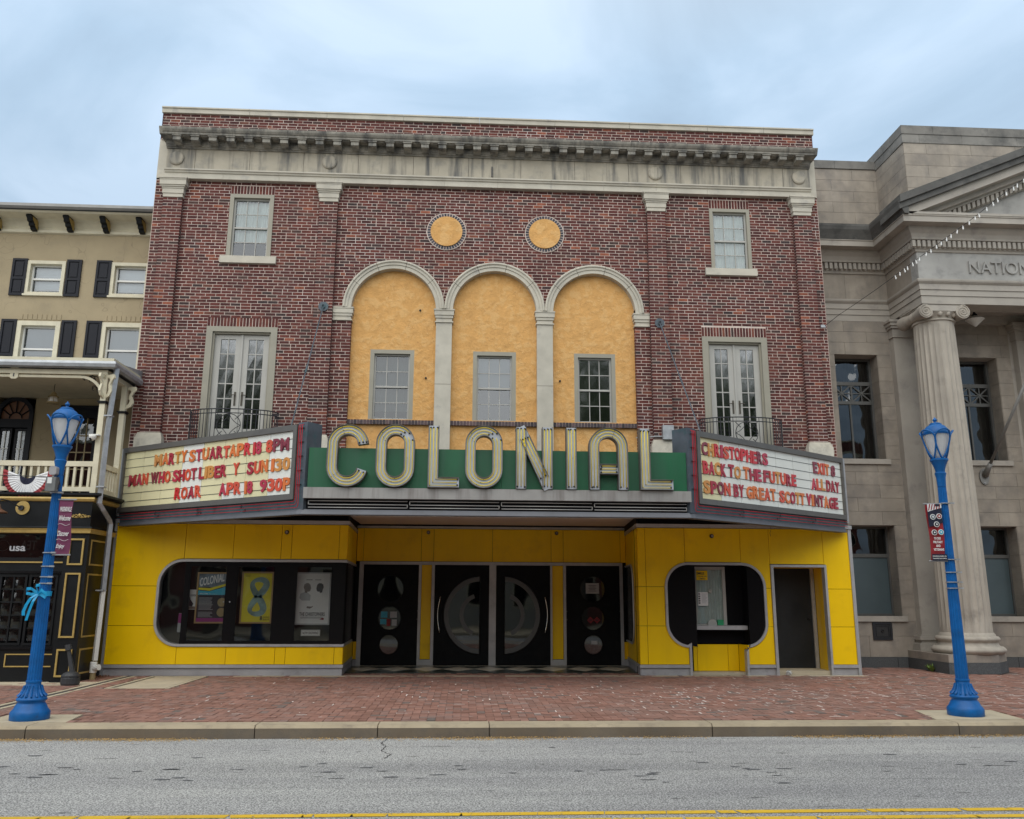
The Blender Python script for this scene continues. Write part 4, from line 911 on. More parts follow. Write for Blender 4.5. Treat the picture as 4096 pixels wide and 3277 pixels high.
TW = frame_strip('ticket_window', 'aluminium', path, -.048, YF-.03, .0, TH)
for (sx, xin) in ((1, 4.645), (-1, 5.705)):
    m = MB()
    cx = 4.50 if sx > 0 else 5.60
    pts = [(xin, .54), (xin, 2.13)]+(arc(cx, 1.705, A_-.04, 90, 180, 10) if sx > 0 else arc(cx, 1.705, A_-.04, 75, 0, 10))+(arc(cx, 1.0, A_-.04, 180, 268, 9) if sx > 0 else arc(cx, 1.0, A_-.04, 0, -75, 9))
    m.poly(pts, YF+.01, YF+.03); m.build('black_panel', 'black_gloss', TW)
m = MB(); m.box(4.64, 5.72, .26, .30, .59, 2.18); m.box(4.62, 4.64, -.08, .3, .55, 2.15); m.box(5.71, 5.73, -.08, .3, .55, 2.15); m.box(4.6, 5.75, -.1, .3, 2.14, 2.2); m.build('booth_back', 'black_matte', TW)
m = MB(); m.box(4.67, 4.735, .20, .26, .95, 2.11); m.box(5.29, 5.355, .20, .26, .95, 2.11); m.box(4.735, 5.29, .20, .26, 2.045, 2.11); m.box(4.735, 5.29, .2, .26, .95, .975); m.box(4.735, 4.75, .19, .2, .97, 2.05); m.build('sash', 'sash_paint', TW)
m = MB(); m.face((4.735, .225, .975), (5.29, .225, .975), (5.29, .225, 2.045), (4.735, .225, 2.045)); m.build('pane', 'pane_clear', TW, fix=False)
m = MB(); n = 36
for i in range(n):
    xa, xb_ = 4.735+.555*i/n, 4.735+.555*(i+1)/n; f = lambda q: .25+.006*math.sin(q*1.7)
    m.face((xa, f(i), .98), (xb_, f(i+1), .98), (xb_, f(i+1), 2.045), (xa, f(i), 2.045))
m.build('curtain', 'lace', TW, fix=False)
box('counter', 'aluminium', TW, 4.625, 5.705, .0, .26, .865, .945)
m = MB(); m.lathe(5.035, 1.62, [(.03, .20), (.045, .215), (.045, .222)], 16, axis='y'); m.build('speak_hole', 'sash_paint', TW)
m = MB(); m.lathe(5.045, .975, [(.09, .17), (.10, .19)], 20, axis='y'); m.build('pass_tray', 'sash_paint', TW)
for (a, b) in ((4.65, 4.73), (4.73, 5.36), (5.36, 5.58)): rp(a, b, .055, .575, y=.26)
m = MB(); m.poly([(5.583, .26), (5.66, YF+.02), (5.68, YF+.02), (5.61, .28)], .06, .575, 'z'); m.build('facade_panel', 'yellow_panel', TH)
box('base_plate', 'concrete', TH, 4.5, 5.66, -.02, .3, 0, .052)
st = thing('smile_sign', (4.86, .18, 1.95), 'small yellow camera warning sign in the top corner of the ticket window', 'sign')
box('sign_plate', 'yellow_panel', st, 4.755, 4.985, .178, .184, 1.84, 2.03); text('lettering', 'SMILE', 'print_dark', st, 4.762, 4.915, 1.95, 2.0, .177, .002, .02); text('lettering', "YOU'RE ON", 'print_dark', st, 4.775, 4.965, 1.90, 1.93, .177, .002, .01); text('lettering', 'CAMERA', 'print_dark', st, 4.80, 4.94, 1.855, 1.885, .177, .002, .01)
st = thing('paper_notice', (4.87, .18, 1.5), 'white paper notice taped inside the ticket window left of the speak hole', 'notice')
box('paper', 'paper_white', st, 4.77, 4.975, .178, .182, 1.33, 1.60)
for i in range(9): box('print_line', 'print_grey', st, 4.85, 4.955-.01*(i % 3), .175, .178, 1.56-i*.022, 1.568-i*.022)
for i in range(5): box('print_line', 'print_dark', st, 4.78, 4.815, .175, .178, 1.55-i*.045, 1.575-i*.045)
bx = thing('green_box', (5.22, .18, .97), 'small green box standing on the ticket window counter', 'box'); box('carton', 'sign_green_bright', bx, 5.15, 5.27, .16, .215, .948, 1.04); box('lid', 'sign_green_bright', bx, 5.145, 5.275, .155, .22, 1.04, 1.055)
# side door
m = MB(); m.box(6.195, 6.25, YF-.03, .0, 0, 2.148); m.box(7.30, 7.345, YF-.03, .0, 0, 2.148); m.box(6.25, 7.30, YF-.03, .0, 2.10, 2.148); SD = m.build('side_door', 'aluminium', TH)
box('door_leaf', 'side_door_grey', SD, 6.28, 7.285, .60, .64, .085, 2.10)
m = MB(); m.box(6.22, 6.28, .56, .66, .08, 2.13); m.box(7.287, 7.36, .56, .66, .08, 2.13); m.box(6.28, 7.287, .56, .66, 2.102, 2.13); m.build('jamb', 'aluminium', SD)
m = MB(); m.poly([(7.302, -.0), (7.375, .58), (7.40, .58), (7.33, .0)], .0, 2.1, 'z'); m.build('reveal_panel', 'yellow_panel', SD)
m = MB(); m.poly([(6.25, 0), (6.22, .58), (6.2, .58), (6.20, 0)], .0, 2.1, 'z'); m.build('reveal_panel', 'yellow_panel', SD)
box('reveal_head', 'yellow_panel', SD, 6.2, 7.4, .0, .58, 2.10, 2.14); box('step', 'concrete', SD, 6.25, 7.34, -.07, .7, 0, .083)
m = MB(); m.tube([(7.22, .6, 1.08), (7.22, .56, 1.08), (7.17, .56, 1.08)], .011); m.lathe(7.22, 1.08, [(.03, .585), (.03, .602)], 12, axis='y'); m.build('door_handle', 'iron', SD)
pl = MB(); random.seed(5)
for k in range(26):
    a, b, c = [(6.43+random.uniform(-.07, .07), -.17+random.uniform(-.06, .06), random.uniform(.004, .11)) for _ in range(3)]; pl.face(a, b, c)
tag(pl.build('crumpled_paper', 'paper_white', None, fix=False), 'crumpled white tissue lying on the pavers at the side door step', 'litter')
# posters
random.seed(11)
YP = .05
def poster(loc, label, cat='poster'): return thing('poster' if cat == 'poster' else cat.replace(' ', '_'), loc, label, cat)
def frame4(m, x0, x1, z0, z1, w_, y0, y1): m.box(x0, x1, y0, y1, z0, z0+w_); m.box(x0, x1, y0, y1, z1-w_, z1); m.box(x0, x0+w_, y0, y1, z0+w_, z1-w_); m.box(x1-w_, x1, y0, y1, z0+w_, z1-w_); return m
p = poster((-4.93, YP, .96), 'wood framed welcome poster with a photo of the sign, leftmost large poster in the case')
frame4(MB(), -5.20, -4.60, .96, 1.935, .028, YP-.02, YP+.02).build('frame', 'wood_frame', p); box('sheet', 'print_dark', p, -5.17, -4.63, YP, YP+.01, .99, 1.905)
box('photo', 'print_photo', p, -5.168, -4.632, YP-.004, YP, 1.65, 1.903); 
m = MB(); m.poly([(-5.168, 1.60), (-4.95, 1.58), (-4.632, 1.68), (-4.632, 1.72), (-4.95, 1.63), (-5.168, 1.64)], YP-.008, YP-.004); m.build('swoosh', 'print_yellow', p)
m = MB(); m.poly([(-5.168, 1.55), (-4.632, 1.50), (-4.632, 1.66), (-4.95, 1.57), (-5.168, 1.585)], YP-.007, YP-.003); m.build('swoosh', 'print_cyan', p)
box('print_band', 'print_cyan', p, -5.168, -4.632, YP-.003, YP, 1.50, 1.55); box('print_band', 'print_magenta', p, -5.168, -4.632, YP-.003, YP, .99, 1.06)
text('lettering', 'COLONIAL', 'paper_white', p, -5.15, -4.68, 1.70, 1.86, YP-.004, .003, .02, T=lambda q: (q[0], q[1], q[2]+(q[0]+5.15)*.22-.04))
text('lettering', 'WELCOME TO THE COLONIAL', 'paper_white', p, -5.14, -4.66, 1.512, 1.538, YP-.004, .002, .01)
for i in range(16): box('print_line', 'print_grey', p, -5.14, -4.86-random.uniform(0, .06), YP-.003, YP, 1.44-i*.022-(.03 if i > 10 else 0), 1.447-i*.022-(.03 if i > 10 else 0))
for z in (1.36, 1.17): m = MB(); m.lathe(-4.70, z, [(.085, YP-.006), (.085, YP)], 20, axis='y'); m.build('round_photo', 'gold_brown', p)
p = poster((-4.04, YP, .96), 'wood framed bright yellow poster with a grey looping figure eight')
frame4(MB(), -4.34, -3.725, .96, 1.95, .03, YP-.02, YP+.02).build('frame', 'wood_frame', p); box('sheet', 'print_yellow', p, -4.31, -3.755, YP, YP+.01, .99, 1.92)
m = MB(); n = 60; cx, cz = -4.01, 1.47
for i in range(n):
    def P8(k): a = 2*PI*k/n; return Vector((cx+.13*math.sin(2*a)*(1.05 if math.cos(a) > 0 else 1.0)+.02*math.cos(a), cz+.33*math.cos(a)))
    def W8(k): a = 2*PI*k/n; return .035+.03*abs(math.sin(a+.4))
    a, b = P8(i), P8(i+1); d0 = (P8(i+1)-P8(i-1)).normalized(); d1 = (P8(i+2)-P8(i)).normalized(); n0 = Vector((-d0.y, d0.x))*W8(i); n1_ = Vector((-d1.y, d1.x))*W8(i+1); y = YP-.004-.003*(i % 30 < 15)
    m.face((a.x-n0.x, y, a.y-n0.y), (a.x+n0.x, y, a.y+n0.y), (b.x+n1_.x, y, b.y+n1_.y), (b.x-n1_.x, y, b.y-n1_.y))
m.build('loop_print', 'print_loop', p, fix=False)
text('lettering', '8', 'print_dark', p, -3.95, -3.90, 1.02, 1.10, YP-.003, .002, .02); text('lettering', 'Exit 8', 'print_dark', p, -3.885, -3.775, 1.02, 1.05, YP-.003, .002, .01); 
for i in range(4): frame4(MB(), -3.885+i*.03, -3.862+i*.03, 1.062, 1.092, .004, YP-.003, YP).build('lettering', 'print_dark', p)
for i in range(3): box('print_line', 'print_dark', p, -4.28, -4.18, YP-.002, YP, 1.885-i*.014, 1.888-i*.014)
p = poster((-2.95, YP, .94), 'silver framed pale grey poster with two facing busts, right-hand end of the case')
m = frame4(MB(), -3.29, -2.605, .937, 1.942, .025, YP-.02, YP+.02); m.build('frame', 'aluminium', p); box('sheet', 'paper_white', p, -3.265, -2.63, YP, YP+.01, .962, 1.917)
def bust(cx, s, hm, bm_):
    m = MB(); m.poly([(cx+s*(x), z) for x, z in ((-.055, 1.60), (-.075, 1.66), (-.065, 1.71), (-.03, 1.735), (.02, 1.735), (.05, 1.71), (.06, 1.68), (.062, 1.655), (.075, 1.635), (.062, 1.63), (.062, 1.60), (.045, 1.575), (.0, 1.57), (-.01, 1.54), (-.05, 1.56))], YP-.004, YP); m.build('printed_head', hm, p)
    m = MB(); m.poly([(cx+s*x, z) for x, z in ((-.03, 1.575), (-.13, 1.53), (-.15, 1.45), (-.10, 1.40), (.06, 1.40), (.07, 1.5), (.0, 1.56))], YP-.003, YP); m.build('printed_shoulders', bm_, p)
bust(-3.06, 1, 'skin_grey', 'print_grey'); bust(-2.82, -1, 'print_dark', 'paper_white')
m = MB(); m.poly([(-3.06, 1.26), (-3.0, 1.245), (-2.95, 1.27), (-2.93, 1.30), (-2.97, 1.285), (-3.05, 1.29)], YP-.004, YP); m.build('printed_hand', 'skin_grey', p)
text('lettering', 'THE CHRISTOPHERS', 'print_dark', p, -3.19, -2.70, 1.105, 1.175, YP-.002, .003, .012)
for i in range(3): box('print_line', 'print_dark', p, -3.17, -2.74, YP-.002, YP, 1.085-i*.012, 1.089-i*.012)
m = MB(); m.poly([(-2.80, 1.04), (-2.74, 1.075), (-2.71, 1.06), (-2.72, 1.03)], YP-.003, YP); m.build('printed_flower', 'cloth_red', p)
for x in (-3.09, -2.92): box('print_line', 'print_dark', p, x, x+.12, YP-.002, YP, 1.795, 1.805)
p = thing('now_showing_sign', (-2.95, YP, .73), 'small white now showing sign under the silver framed poster', 'sign')
box('card', 'paper_white', p, -3.14, -2.775, YP, YP+.01, .728, .843); frame4(MB(), -3.132, -2.783, .736, .835, .004, YP-.002, YP).build('border', 'print_dark', p); text('lettering', 'NOW SHOWING', 'print_dark', p, -3.115, -2.80, .76, .81, YP-.001, .003, .02, shear=.25)
p = poster((-5.29, YP, 1.2), 'small white handbill with a dark horseman left of the welcome poster')
box('sheet', 'paper_white', p, -5.39, -5.205, YP+.02, YP+.025, 1.22, 1.60); box('printed_field', 'skin_grey', p, -5.385, -5.21, YP+.017, YP+.02, 1.225, 1.28); text('lettering', 'THE SEVEN', 'print_dark', p, -5.34, -5.215, 1.47, 1.51, YP+.018, .002, .01)
m = MB(); m.poly([(-5.37, 1.29), (-5.36, 1.40), (-5.345, 1.45), (-5.32, 1.46), (-5.31, 1.41), (-5.25, 1.33), (-5.27, 1.28)], YP+.016, YP+.02); m.build('printed_figure', 'print_dark', p)
p = poster((-5.42, YP, .77), 'small purple leaflet leaning in the rounded left end of the case')
m = MB(); m.poly([(-5.51, .80), (-5.37, .78), (-5.335, 1.15), (-5.50, 1.15)], YP-.01, YP-.006); m.build('sheet', 'print_grey', p); m = MB(); m.poly([(-5.503, .97), (-5.355, .95), (-5.337, 1.145), (-5.498, 1.145)], YP-.014, YP-.011); m.build('printed_field', 'print_magenta', p)

# ================================================================== MARQUEE
MQ = thing('marquee', (.56, -1.6, 2.85), 'wide theatre marquee with green fascia, open neon channel letters and two angled changeable letter boards', 'marquee')
ZL0, ZL1 = 2.80, 2.885
def sidep(A, B):
    u = Vector((B[0]-A[0], B[1]-A[1])); L = u.length; u /= L; n = Vector((u.y, -u.x))
    return L, (lambda p: (A[0]+u.x*p[0]+n.x*p[1], A[1]+u.y*p[0]+n.y*p[1], p[2]))    # local: s along, d outward, z
LL, TLf = sidep((-6.70, -.20), (-2.90, -2.84)); LR, TRf_ = sidep((7.76, -.20), (4.06, -2.84))
TRf = lambda p: (lambda q: q)(( (7.76+ (4.06-7.76)/LR*p[0] + (.581)*p[1]*1.0), (-.20+(-2.84+.20)/LR*p[0] - .814*p[1]), p[2]))
FRX0, FRX1, FRY = -2.62, 3.79, -3.0
plan = [(-6.82, -.1), (-2.70, -2.96), (3.83, -2.96), (7.88, -.1)]
m = MB(); m.poly([(-6.6, .0), (-2.62, -2.80), (3.75, -2.80), (7.66, .0)], 3.10, 3.14, 'z'); m.build('soffit', 'soffit_paint', MQ)
m = MB(); m.poly([(-6.55, -.02), (-2.60, -2.7), (3.72, -2.7), (7.62, -.02)], 3.145, 3.3, 'z'); m.build('deck', 'slate_metal', MQ)
for (x, y) in ((-1.6, -.5), (.1, -.9), (1.7, -.9), (3.4, -.6), (-4.0, -.9), (5.4, -.9)):
    m = MB(); m.lathe(x, y, [(.09, 3.10), (.09, 3.085)], 16); m.build('downlight', 'gold_brown', MQ)
# bottom flashing
lipprof = [(0, 2.885), (.10, 2.80), (.09, 2.795), (-.04, 2.84), (-.04, 2.885)]
lp = [(-6.66, -.12), (-2.72, -2.90), (-2.66, -2.93), (3.80, -2.93), (3.86, -2.90), (7.74, -.12)]
m = MB(); m.sweep([(.115, 2.80), (.115, 2.81), (.075, 2.888), (-.06, 2.888), (-.06, 2.80)], lp); m.build('lip', 'lip_metal', MQ)
# central fascia
m = MB(); m.box(FRX0-.04, FRX1+.04, -3.10, -2.8, 3.065, 3.245); m.build('fascia', 'fascia_metal', MQ)
for a, b in ((-2.62, -.9), (-.9, .62), (.62, 2.3), (2.3, 3.79)):
    m = MB(); m.box(a+.002, b-.002, -3.0, -2.82, 3.247, 3.925); m.build('green_panel', 'sign_green', MQ)
box('trough', 'black_matte', MQ, FRX0-.03, FRX1+.03, -2.97, -2.8, 2.89, 3.064)
tx = [-2.60, -.93, .60, 2.17, 3.78]
for a, b in zip(tx[:-1], tx[1:]):
    m = MB(); a += .02; b -= .02; y = -3.02
    m.tube([(a, y, 3.03), (b, y, 3.03)], .0075); m.tube([(b-.02, y, 2.972), (a+.02, y, 2.972)], .0075); m.tube([(a, y, 3.03), (a-.0, y, 2.972), (a+.02, y, 2.972)], .0075); m.tube([(a, y, 2.922), (b, y, 2.922)], .0075); m.tube([(b, y, 2.922), (b, y, 2.972), (b-.02, y, 2.972)], .0075); m.build('neon_tube', 'neon_white', MQ, smooth=True)
# side boards
cells_ls = ([0, .09, .198, .305, .418, .535, .66, .79, .92, 1.0])
ZP0, ZP1 = 3.155, 4.235
def board(T, L, seam, whites, inner_post=True):
    m = MB(T); m.box(-.16, L+.12, -.33, -.012, 2.89, 4.34); m.build('sign_box', 'trough_teal', MQ)
    m = MB(T); f = .085
    m.box(-.06, L+f, -.01, .05, ZP1, ZP1+.10); m.box(-.06, L+f, -.01, .05, ZP0-.095, ZP0); m.box(L, L+f, -.01, .05, ZP0, ZP1); m.box(-.06, -.0, -.01, .05, ZP0, ZP1); m.build('board_frame', 'sign_frame', MQ)
    m = MB(T); m.box(L+.09, L+.30, -.33, .015, 2.885, 4.365); m.build('corner_post', 'slate_metal', MQ)
    m = MB(T); m.box(-.155, -.075, -.03, .03, 3.0, 4.33); m.build('end_cap', 'aluminium', MQ)
    zr = [ZP0, 3.268, 3.43, 3.598, 3.765, 3.933, 4.10, ZP1]
    for i, (a, b) in enumerate(zip(seam[:-1], seam[1:])):
        for j, (c, d) in enumerate(zip(zr[:-1], zr[1:])):
            wht = whites(i, j); m = MB(T); m.box(a*L+.004, b*L-.004, 0, .008, c+.004, d-.004); m.build('letter_panel', 'board_white' if wht else 'board_cream', MQ)
    for c in zr[1:-1]: m = MB(T); m.box(0, L, .006, .014, c-.005, c+.001); m.build('letter_track', 'iron', MQ)
    m = MB(T); m.box(0, L, -.005, .001, ZP0, ZP1); m.build('board_back', 'black_matte', MQ)
    # red tubes: three runs under the board turning up the post
    for k, (z, s) in enumerate(((3.02, .135), (2.968, .175), (2.915, .215))):
        m = MB(T); m.tube([(-.05, .05, z), (L*.24, .05, z)], .005); m.tube([(L*.245, .05, z), (L*.5, .05, z)], .005); m.tube([(L*.505, .05, z), (L*.75, .05, z)], .005)
        m.tube([(L*.755, .05, z), (L+s-.04, .05, z), (L+s-.015, .05, z+.015), (L+s, .05, z+.05), (L+s, .05, 4.30), (L+s, .02, 4.33)], .005)
        m.build('neon_tube', 'neon_red', MQ, smooth=True)
    m = MB(T)
    for q in (.243, .503, .753):
        m.tube([(L*q, .05, 3.02), (L*q, .05, 2.97)], .012); m.ball((L*q-.05, .02, 2.99), .016, 6); m.ball((L*q+.06, .02, 2.94), .014, 6)
    for q in range(5): m.box(L+.12, L+.235, .02, .05, 3.3+q*.24, 3.306+q*.24)
    m.build('tube_support', 'iron', MQ, kind='stuff')
board(TLf, LL, [i/8 for i in range(9)], lambda i, j: i in (3, 7) or (i == 6 and j == 6) or (i == 5 and j in (0, 1)))
seamR = [i/8 for i in range(9)]
board(TRf, LR, seamR, lambda i, j: i < len(seamR)-2)
LW = {'I': .5, '1': .5, 'M': 1.3, 'W': 1.35, 'J': .8, 'L': .85, 'E': .85, 'T': .9}
random.seed(3)
def word(T, L, s0, s1, z0, z1, txt, flip=False):
    ws = [LW.get(c, 1.0) for c in txt]; tot = sum(ws); x = s0
    for c, w_ in zip(txt, ws):
        wd = (s1-s0)*w_/tot; a, b = x+wd*.05, x+wd*.95; dz = random.uniform(-.008, .008)
        cc = '0' if c == '0' else c; mt = 'plastic_%d' % random.choice([0, 0, 1, 1, 2, 2, 3, 3, 4, 5, 6])
        if c in 'I1': a, b = x+wd*.12, x+wd*.88
        vs, fs = textmesh('I' if c == '1' else cc, 1, .05, .038); xs = [v[0] for v in vs]; ys = [v[1] for v in vs]; xa, xb, ya, yb = min(xs), max(xs), min(ys), max(ys); m = MB(T); sh = random.uniform(-.012, .012)
        def S(v): fx = (v[0]-xa)/(xb-xa); fz = (v[1]-ya)/(yb-ya); X = a+fx*(b-a)+sh*(fz-.5); return ((L-X) if flip else X, .014+(v[2]+.05)/.1*.016, z0+dz+fz*(z1-z0))
        m.av([S(v) for v in vs]); m.f = list(fs); m.build('letter', mt, MQ); x += wd
WORDS = [["L", 0.977, 1.943, 3.903, 4.131, "MARTY"], ["L", 1.995, 3.108, 3.903, 4.131, "STUART"], ["L", 3.092, 3.667, 3.903, 4.131, "APR"], ["L", 3.701, 3.924, 3.903, 4.131, "18"], ["L", 4.025, 4.6, 3.903, 4.131, "8PM"], ["L", 0.231, 0.846, 3.56, 3.784, "MAN"], ["L", 0.915, 1.51, 3.56, 3.784, "WHO"], ["L", 1.568, 2.251, 3.56, 3.784, "SHOT"], ["L", 2.31, 3.07, 3.56, 3.784, "LIBER"], ["L", 3.222, 3.396, 3.56, 3.784, "Y"], ["L", 3.587, 4.111, 3.56, 3.784, "SUN"], ["L", 4.18, 4.646, 3.56, 3.784, "130"], ["L", 1.666, 2.423, 3.223, 3.447, "ROAR"], ["L", 2.893, 3.478, 3.223, 3.447, "APR"], ["L", 3.55, 3.768, 3.223, 3.447, "18"], ["L", 3.935, 4.681, 3.223, 3.447, "930P"], ["R", 0.01, 1.96, 3.923, 4.156, "CHRISTOPHERS"], ["R", 3.475, 4.067, 3.923, 4.156, "EXIT"], ["R", 4.118, 4.282, 3.923, 4.156, "8"], ["R", 0.02, 0.68, 3.596, 3.825, "BACK"], ["R", 0.732, 1.106, 3.596, 3.825, "TO"], ["R", 1.175, 1.725, 3.596, 3.825, "THE"], ["R", 1.785, 2.859, 3.596, 3.825, "FUTURE"], ["R", 3.379, 3.872, 3.596, 3.825, "ALL"], ["R", 3.909, 4.398, 3.596, 3.825, "DAY"], ["R", 0.019, 0.78, 3.258, 3.49, "SPON"], ["R", 0.859, 1.171, 3.258, 3.49, "BY"], ["R", 1.239, 2.148, 3.258, 3.49, "GREAT"], ["R", 2.259, 3.103, 3.258, 3.49, "SCOTT"], ["R", 3.16, 4.299, 3.258, 3.49, "VINTAGE"]]
for side_, s0, s1, z0, z1, t_ in WORDS:
    if side_ == 'L': word(TLf, LL, s0-.07, s1-.07, z0, z1, t_)
    else: word(TRf, LR, s0+.045, s1+.045, z0, z1, t_, flip=True)
# COLONIAL: open channel letters with triple neon
def offs(pts, d, closed):
    n = len(pts); outl = []
    for i, p in enumerate(pts):
        a = pts[(i-1) % n] if (closed or i) else None; b = pts[(i+1) % n] if (closed or i < n-1) else None
        d0 = Vector((p[0]-a[0], p[1]-a[1])).normalized() if a else None; d1 = Vector((b[0]-p[0], b[1]-p[1])).normalized() if b else None
        if d0 is None: d0 = d1
        if d1 is None: d1 = d0
        n0 = Vector((-d0.y, d0.x)); n1_ = Vector((-d1.y, d1.x)); nn = n0+n1_; nn = nn/max(.35, nn.dot(n0)); outl.append((p[0]+nn.x*d, p[1]+nn.y*d))
    return outl
LF, LB = -3.17, -2.985
def ribbon(m, pts, w_, y0, y1, closed=False, onlyrim=False):
    a = offs(pts, w_/2, closed); b = offs(pts, -w_/2, closed); n = len(pts); base = len(m.v)
    for p, q in zip(a, b): m.v += [(p[0], y0, p[1]), (q[0], y0, q[1]), (q[0], y1, q[1]), (p[0], y1, p[1])]
    for i in range(n if closed else n-1):
        j = (i+1) % n
        for k in range(4): k2 = (k+1) % 4; m.f.append((base+i*4+k, base+i*4+k2, base+j*4+k2, base+j*4+k))
    if not closed: m.f += [(base, base+3, base+2, base+1), (base+(n-1)*4, base+(n-1)*4+1, base+(n-1)*4+2, base+(n-1)*4+3)]
def stad(cx, w_, z0, z1, r, n=14):
    return arc(cx, z1-r, r, 0, 180, n)+arc(cx, z0+r, r, 180, 360, n)
def letter3(strokes, wd, gaps):
    """strokes: list of (centreline, closed). Face pan, side returns, raised rim, three tubes per stroke"""
    m = MB()
    for k, (pts, cl) in enumerate([q_[:2] for q_ in strokes]): ribbon(m, pts, wd, LF+.045+k*.002, LB-.002*k, cl)
    body = m.build('channel_letter', 'letter_side', MQ)
    m = MB()
    for k, (pts, cl) in enumerate([q_[:2] for q_ in strokes]): ribbon(m, pts, wd-.016, LF+.040+k*.002, LF+.044+k*.002, cl)
    m.build('letter_face', 'letter_face', body)
    m = MB()
    for k, st_ in enumerate(strokes):
        pts, cl = st_[:2]
        if len(st_) > 2: v_ = (Vector(pts[1])-Vector(pts[0])).normalized(); pts = [tuple(Vector(pts[0])+v_*.19), tuple(Vector(pts[1])-v_*.19)]
        for s in (-1, 1):
            q = offs(pts, s*(wd/2-.004), cl); ribbon(m, q, .007, LF, LB-.006-.002*k, cl)
    m.build('letter_rim', 'letter_side', body)
    m = MB(); ins = MB()
    for k, st_ in enumerate(strokes):
        pts, cl = st_[:2]
        if len(st_) > 2: v_ = (Vector(pts[1])-Vector(pts[0])).normalized(); pts = [tuple(Vector(pts[0])+v_*.19), tuple(Vector(pts[1])-v_*.19)]
        for s in (-1, 0, 1):
            q = offs(pts, s*wd*.30, cl); q = [(x, LF+.022, z) for x, z in q]
            if cl: i0 = (3+s) % len(q); q = q[i0:]+q[:i0]; q = q[1:]
            else:
                v0 = (Vector(q[1])-Vector(q[0])).normalized()*.035; v1 = (Vector(q[-2])-Vector(q[-1])).normalized()*.035; q[0] = tuple(Vector(q[0])+v0); q[-1] = tuple(Vector(q[-1])+v1)
            m.tube(q, .0066, 6)
            e_ = [q[0], q[-1]] if s else [q[0]]
            for p in e_: ins.ball((p[0]+random.uniform(-.012, .012), LF+.026, p[2]+random.uniform(-.01, .01)), .016, 6)
            for t_ in (.3, .62): p = q[int(len(q)*t_)]; ins.box(p[0]-.006, p[0]+.006, LF+.012, LF+.04, p[2]-.004, p[2]+.004)
    m.build('neon_tube', 'neon_yellow', body, smooth=True); ins.build('insulator', 'iron', body, kind='stuff')
Z0_, Z1_ = 3.255, 4.305; wd = .175; h = wd/2
def O_(x0, x1): cx = (x0+x1)/2; return [(stad(cx, 0, Z0_+h, Z1_+.01-h, (x1-x0)/2-h), True)]
cx = (-2.31-1.61)/2; r = .34-h
letter3([([(cx+r*math.cos(math.radians(a)), Z1_-h-r+r*math.sin(math.radians(a))) for a in range(2, 181, 12)]+[(cx+r*math.cos(math.radians(a)), Z0_+h+r+r*math.sin(math.radians(a))) for a in range(180, 356, 12)], False)], wd, 0)
letter3(O_(-1.49, -.846), wd, 0)
def Lp(x0, x1): return [([(x0+h, Z1_), (x0+h, Z0_+h), (x1, Z0_+h)], False)]
letter3(Lp(-.621, -.098), wd, 0); letter3(O_(0, .63), wd, 0)
letter3([([(.852+h, Z1_), (.852+h, Z0_)], False), ([(1.473-h, Z1_), (1.473-h, Z0_)], False), ([(.852+h-.02, Z1_), (1.473-h+.02, Z0_)], False, 1)], wd, 0)
letter3([([(1.705+h, Z1_), (1.705+h, Z0_)], False)], wd, 0)
ax0, ax1 = 2.092, 2.757; r = (ax1-ax0)/2-h; cx = (ax0+ax1)/2
letter3([([(ax0+h, Z0_)]+arc(cx, Z1_+.01-h-r, r, 180, 0, 16)+[(ax1-h, Z0_)], False), ([(ax0+wd-.002, 3.60), (ax1-wd+.002, 3.60)], False)], wd*.98, 0)
letter3(Lp(2.962, 3.522), wd, 0)
for x in (-2.66, 3.80): box('edge_panel', 'sash_paint', MQ, x, x+.035, -2.93, -2.70, 3.93, 4.32)
m = MB(); m.tube([(5.95, -.9, 2.95), (5.97, -.92, 2.80), (5.94, -.92, 2.72), (5.95, -.93, 2.66)], .004, 4); m.build('loose_wire', 'iron', MQ)
# guy rods from the piers to the marquee
for (p0, p1, lab) in (((-3.046, -.02, 7.461), (-3.05, -2.55, 4.30), 'steel support rod left of the orange arches, wall plate to marquee corner'), ((4.134, -.02, 7.26), (4.22, -2.55, 4.30), 'steel support rod right of the orange arches, wall plate to marquee corner')):
    R = thing('support_rod', p0, lab, 'support rod', 'steel rods holding up the marquee')
    m = MB(); m.poly([(p0[0]+.11*math.cos(2*PI*i/8+PI/8), p0[2]+.11*math.sin(2*PI*i/8+PI/8)) for i in range(8)], -.025, -.003); m.build('wall_plate', 'slate_metal', R)
    m = MB(); m.tube([(p0[0]+.03*math.cos(2*PI*i/12), -.05, p0[2]+.04*math.sin(2*PI*i/12)) for i in range(12)], .012, 6, closed=True); m.build('eye', 'slate_metal', R)
    a, b = Vector((p0[0], -.06, p0[2]-.04)), Vector(p1); m = MB(); m.tube([a, b], .012); m.build('rod', 'slate_metal', R); m = MB(); mid = a.lerp(b, .55); d_ = (b-a).normalized(); m.tube([mid-d_*.12, mid+d_*.12], .02); m.build('turnbuckle', 'slate_metal', R)
J = thing('junction_box', (4.23, -.05, 4.78), 'light grey electrical junction box with conduit on the right-hand inner brick pier', 'electrical box')
m = MB(); m.box(4.10, 4.33, -.12, -.005, 4.70, 5.00); m.build('enclosure', 'zinc', J); m = MB(); m.tube([(3.55, -.02, 4.74), (4.0, -.05, 4.77), (4.1, -.06, 4.77)], .014); m.build('conduit', 'zinc', J)
FP_END = (12.246, 0.200, 6.059)
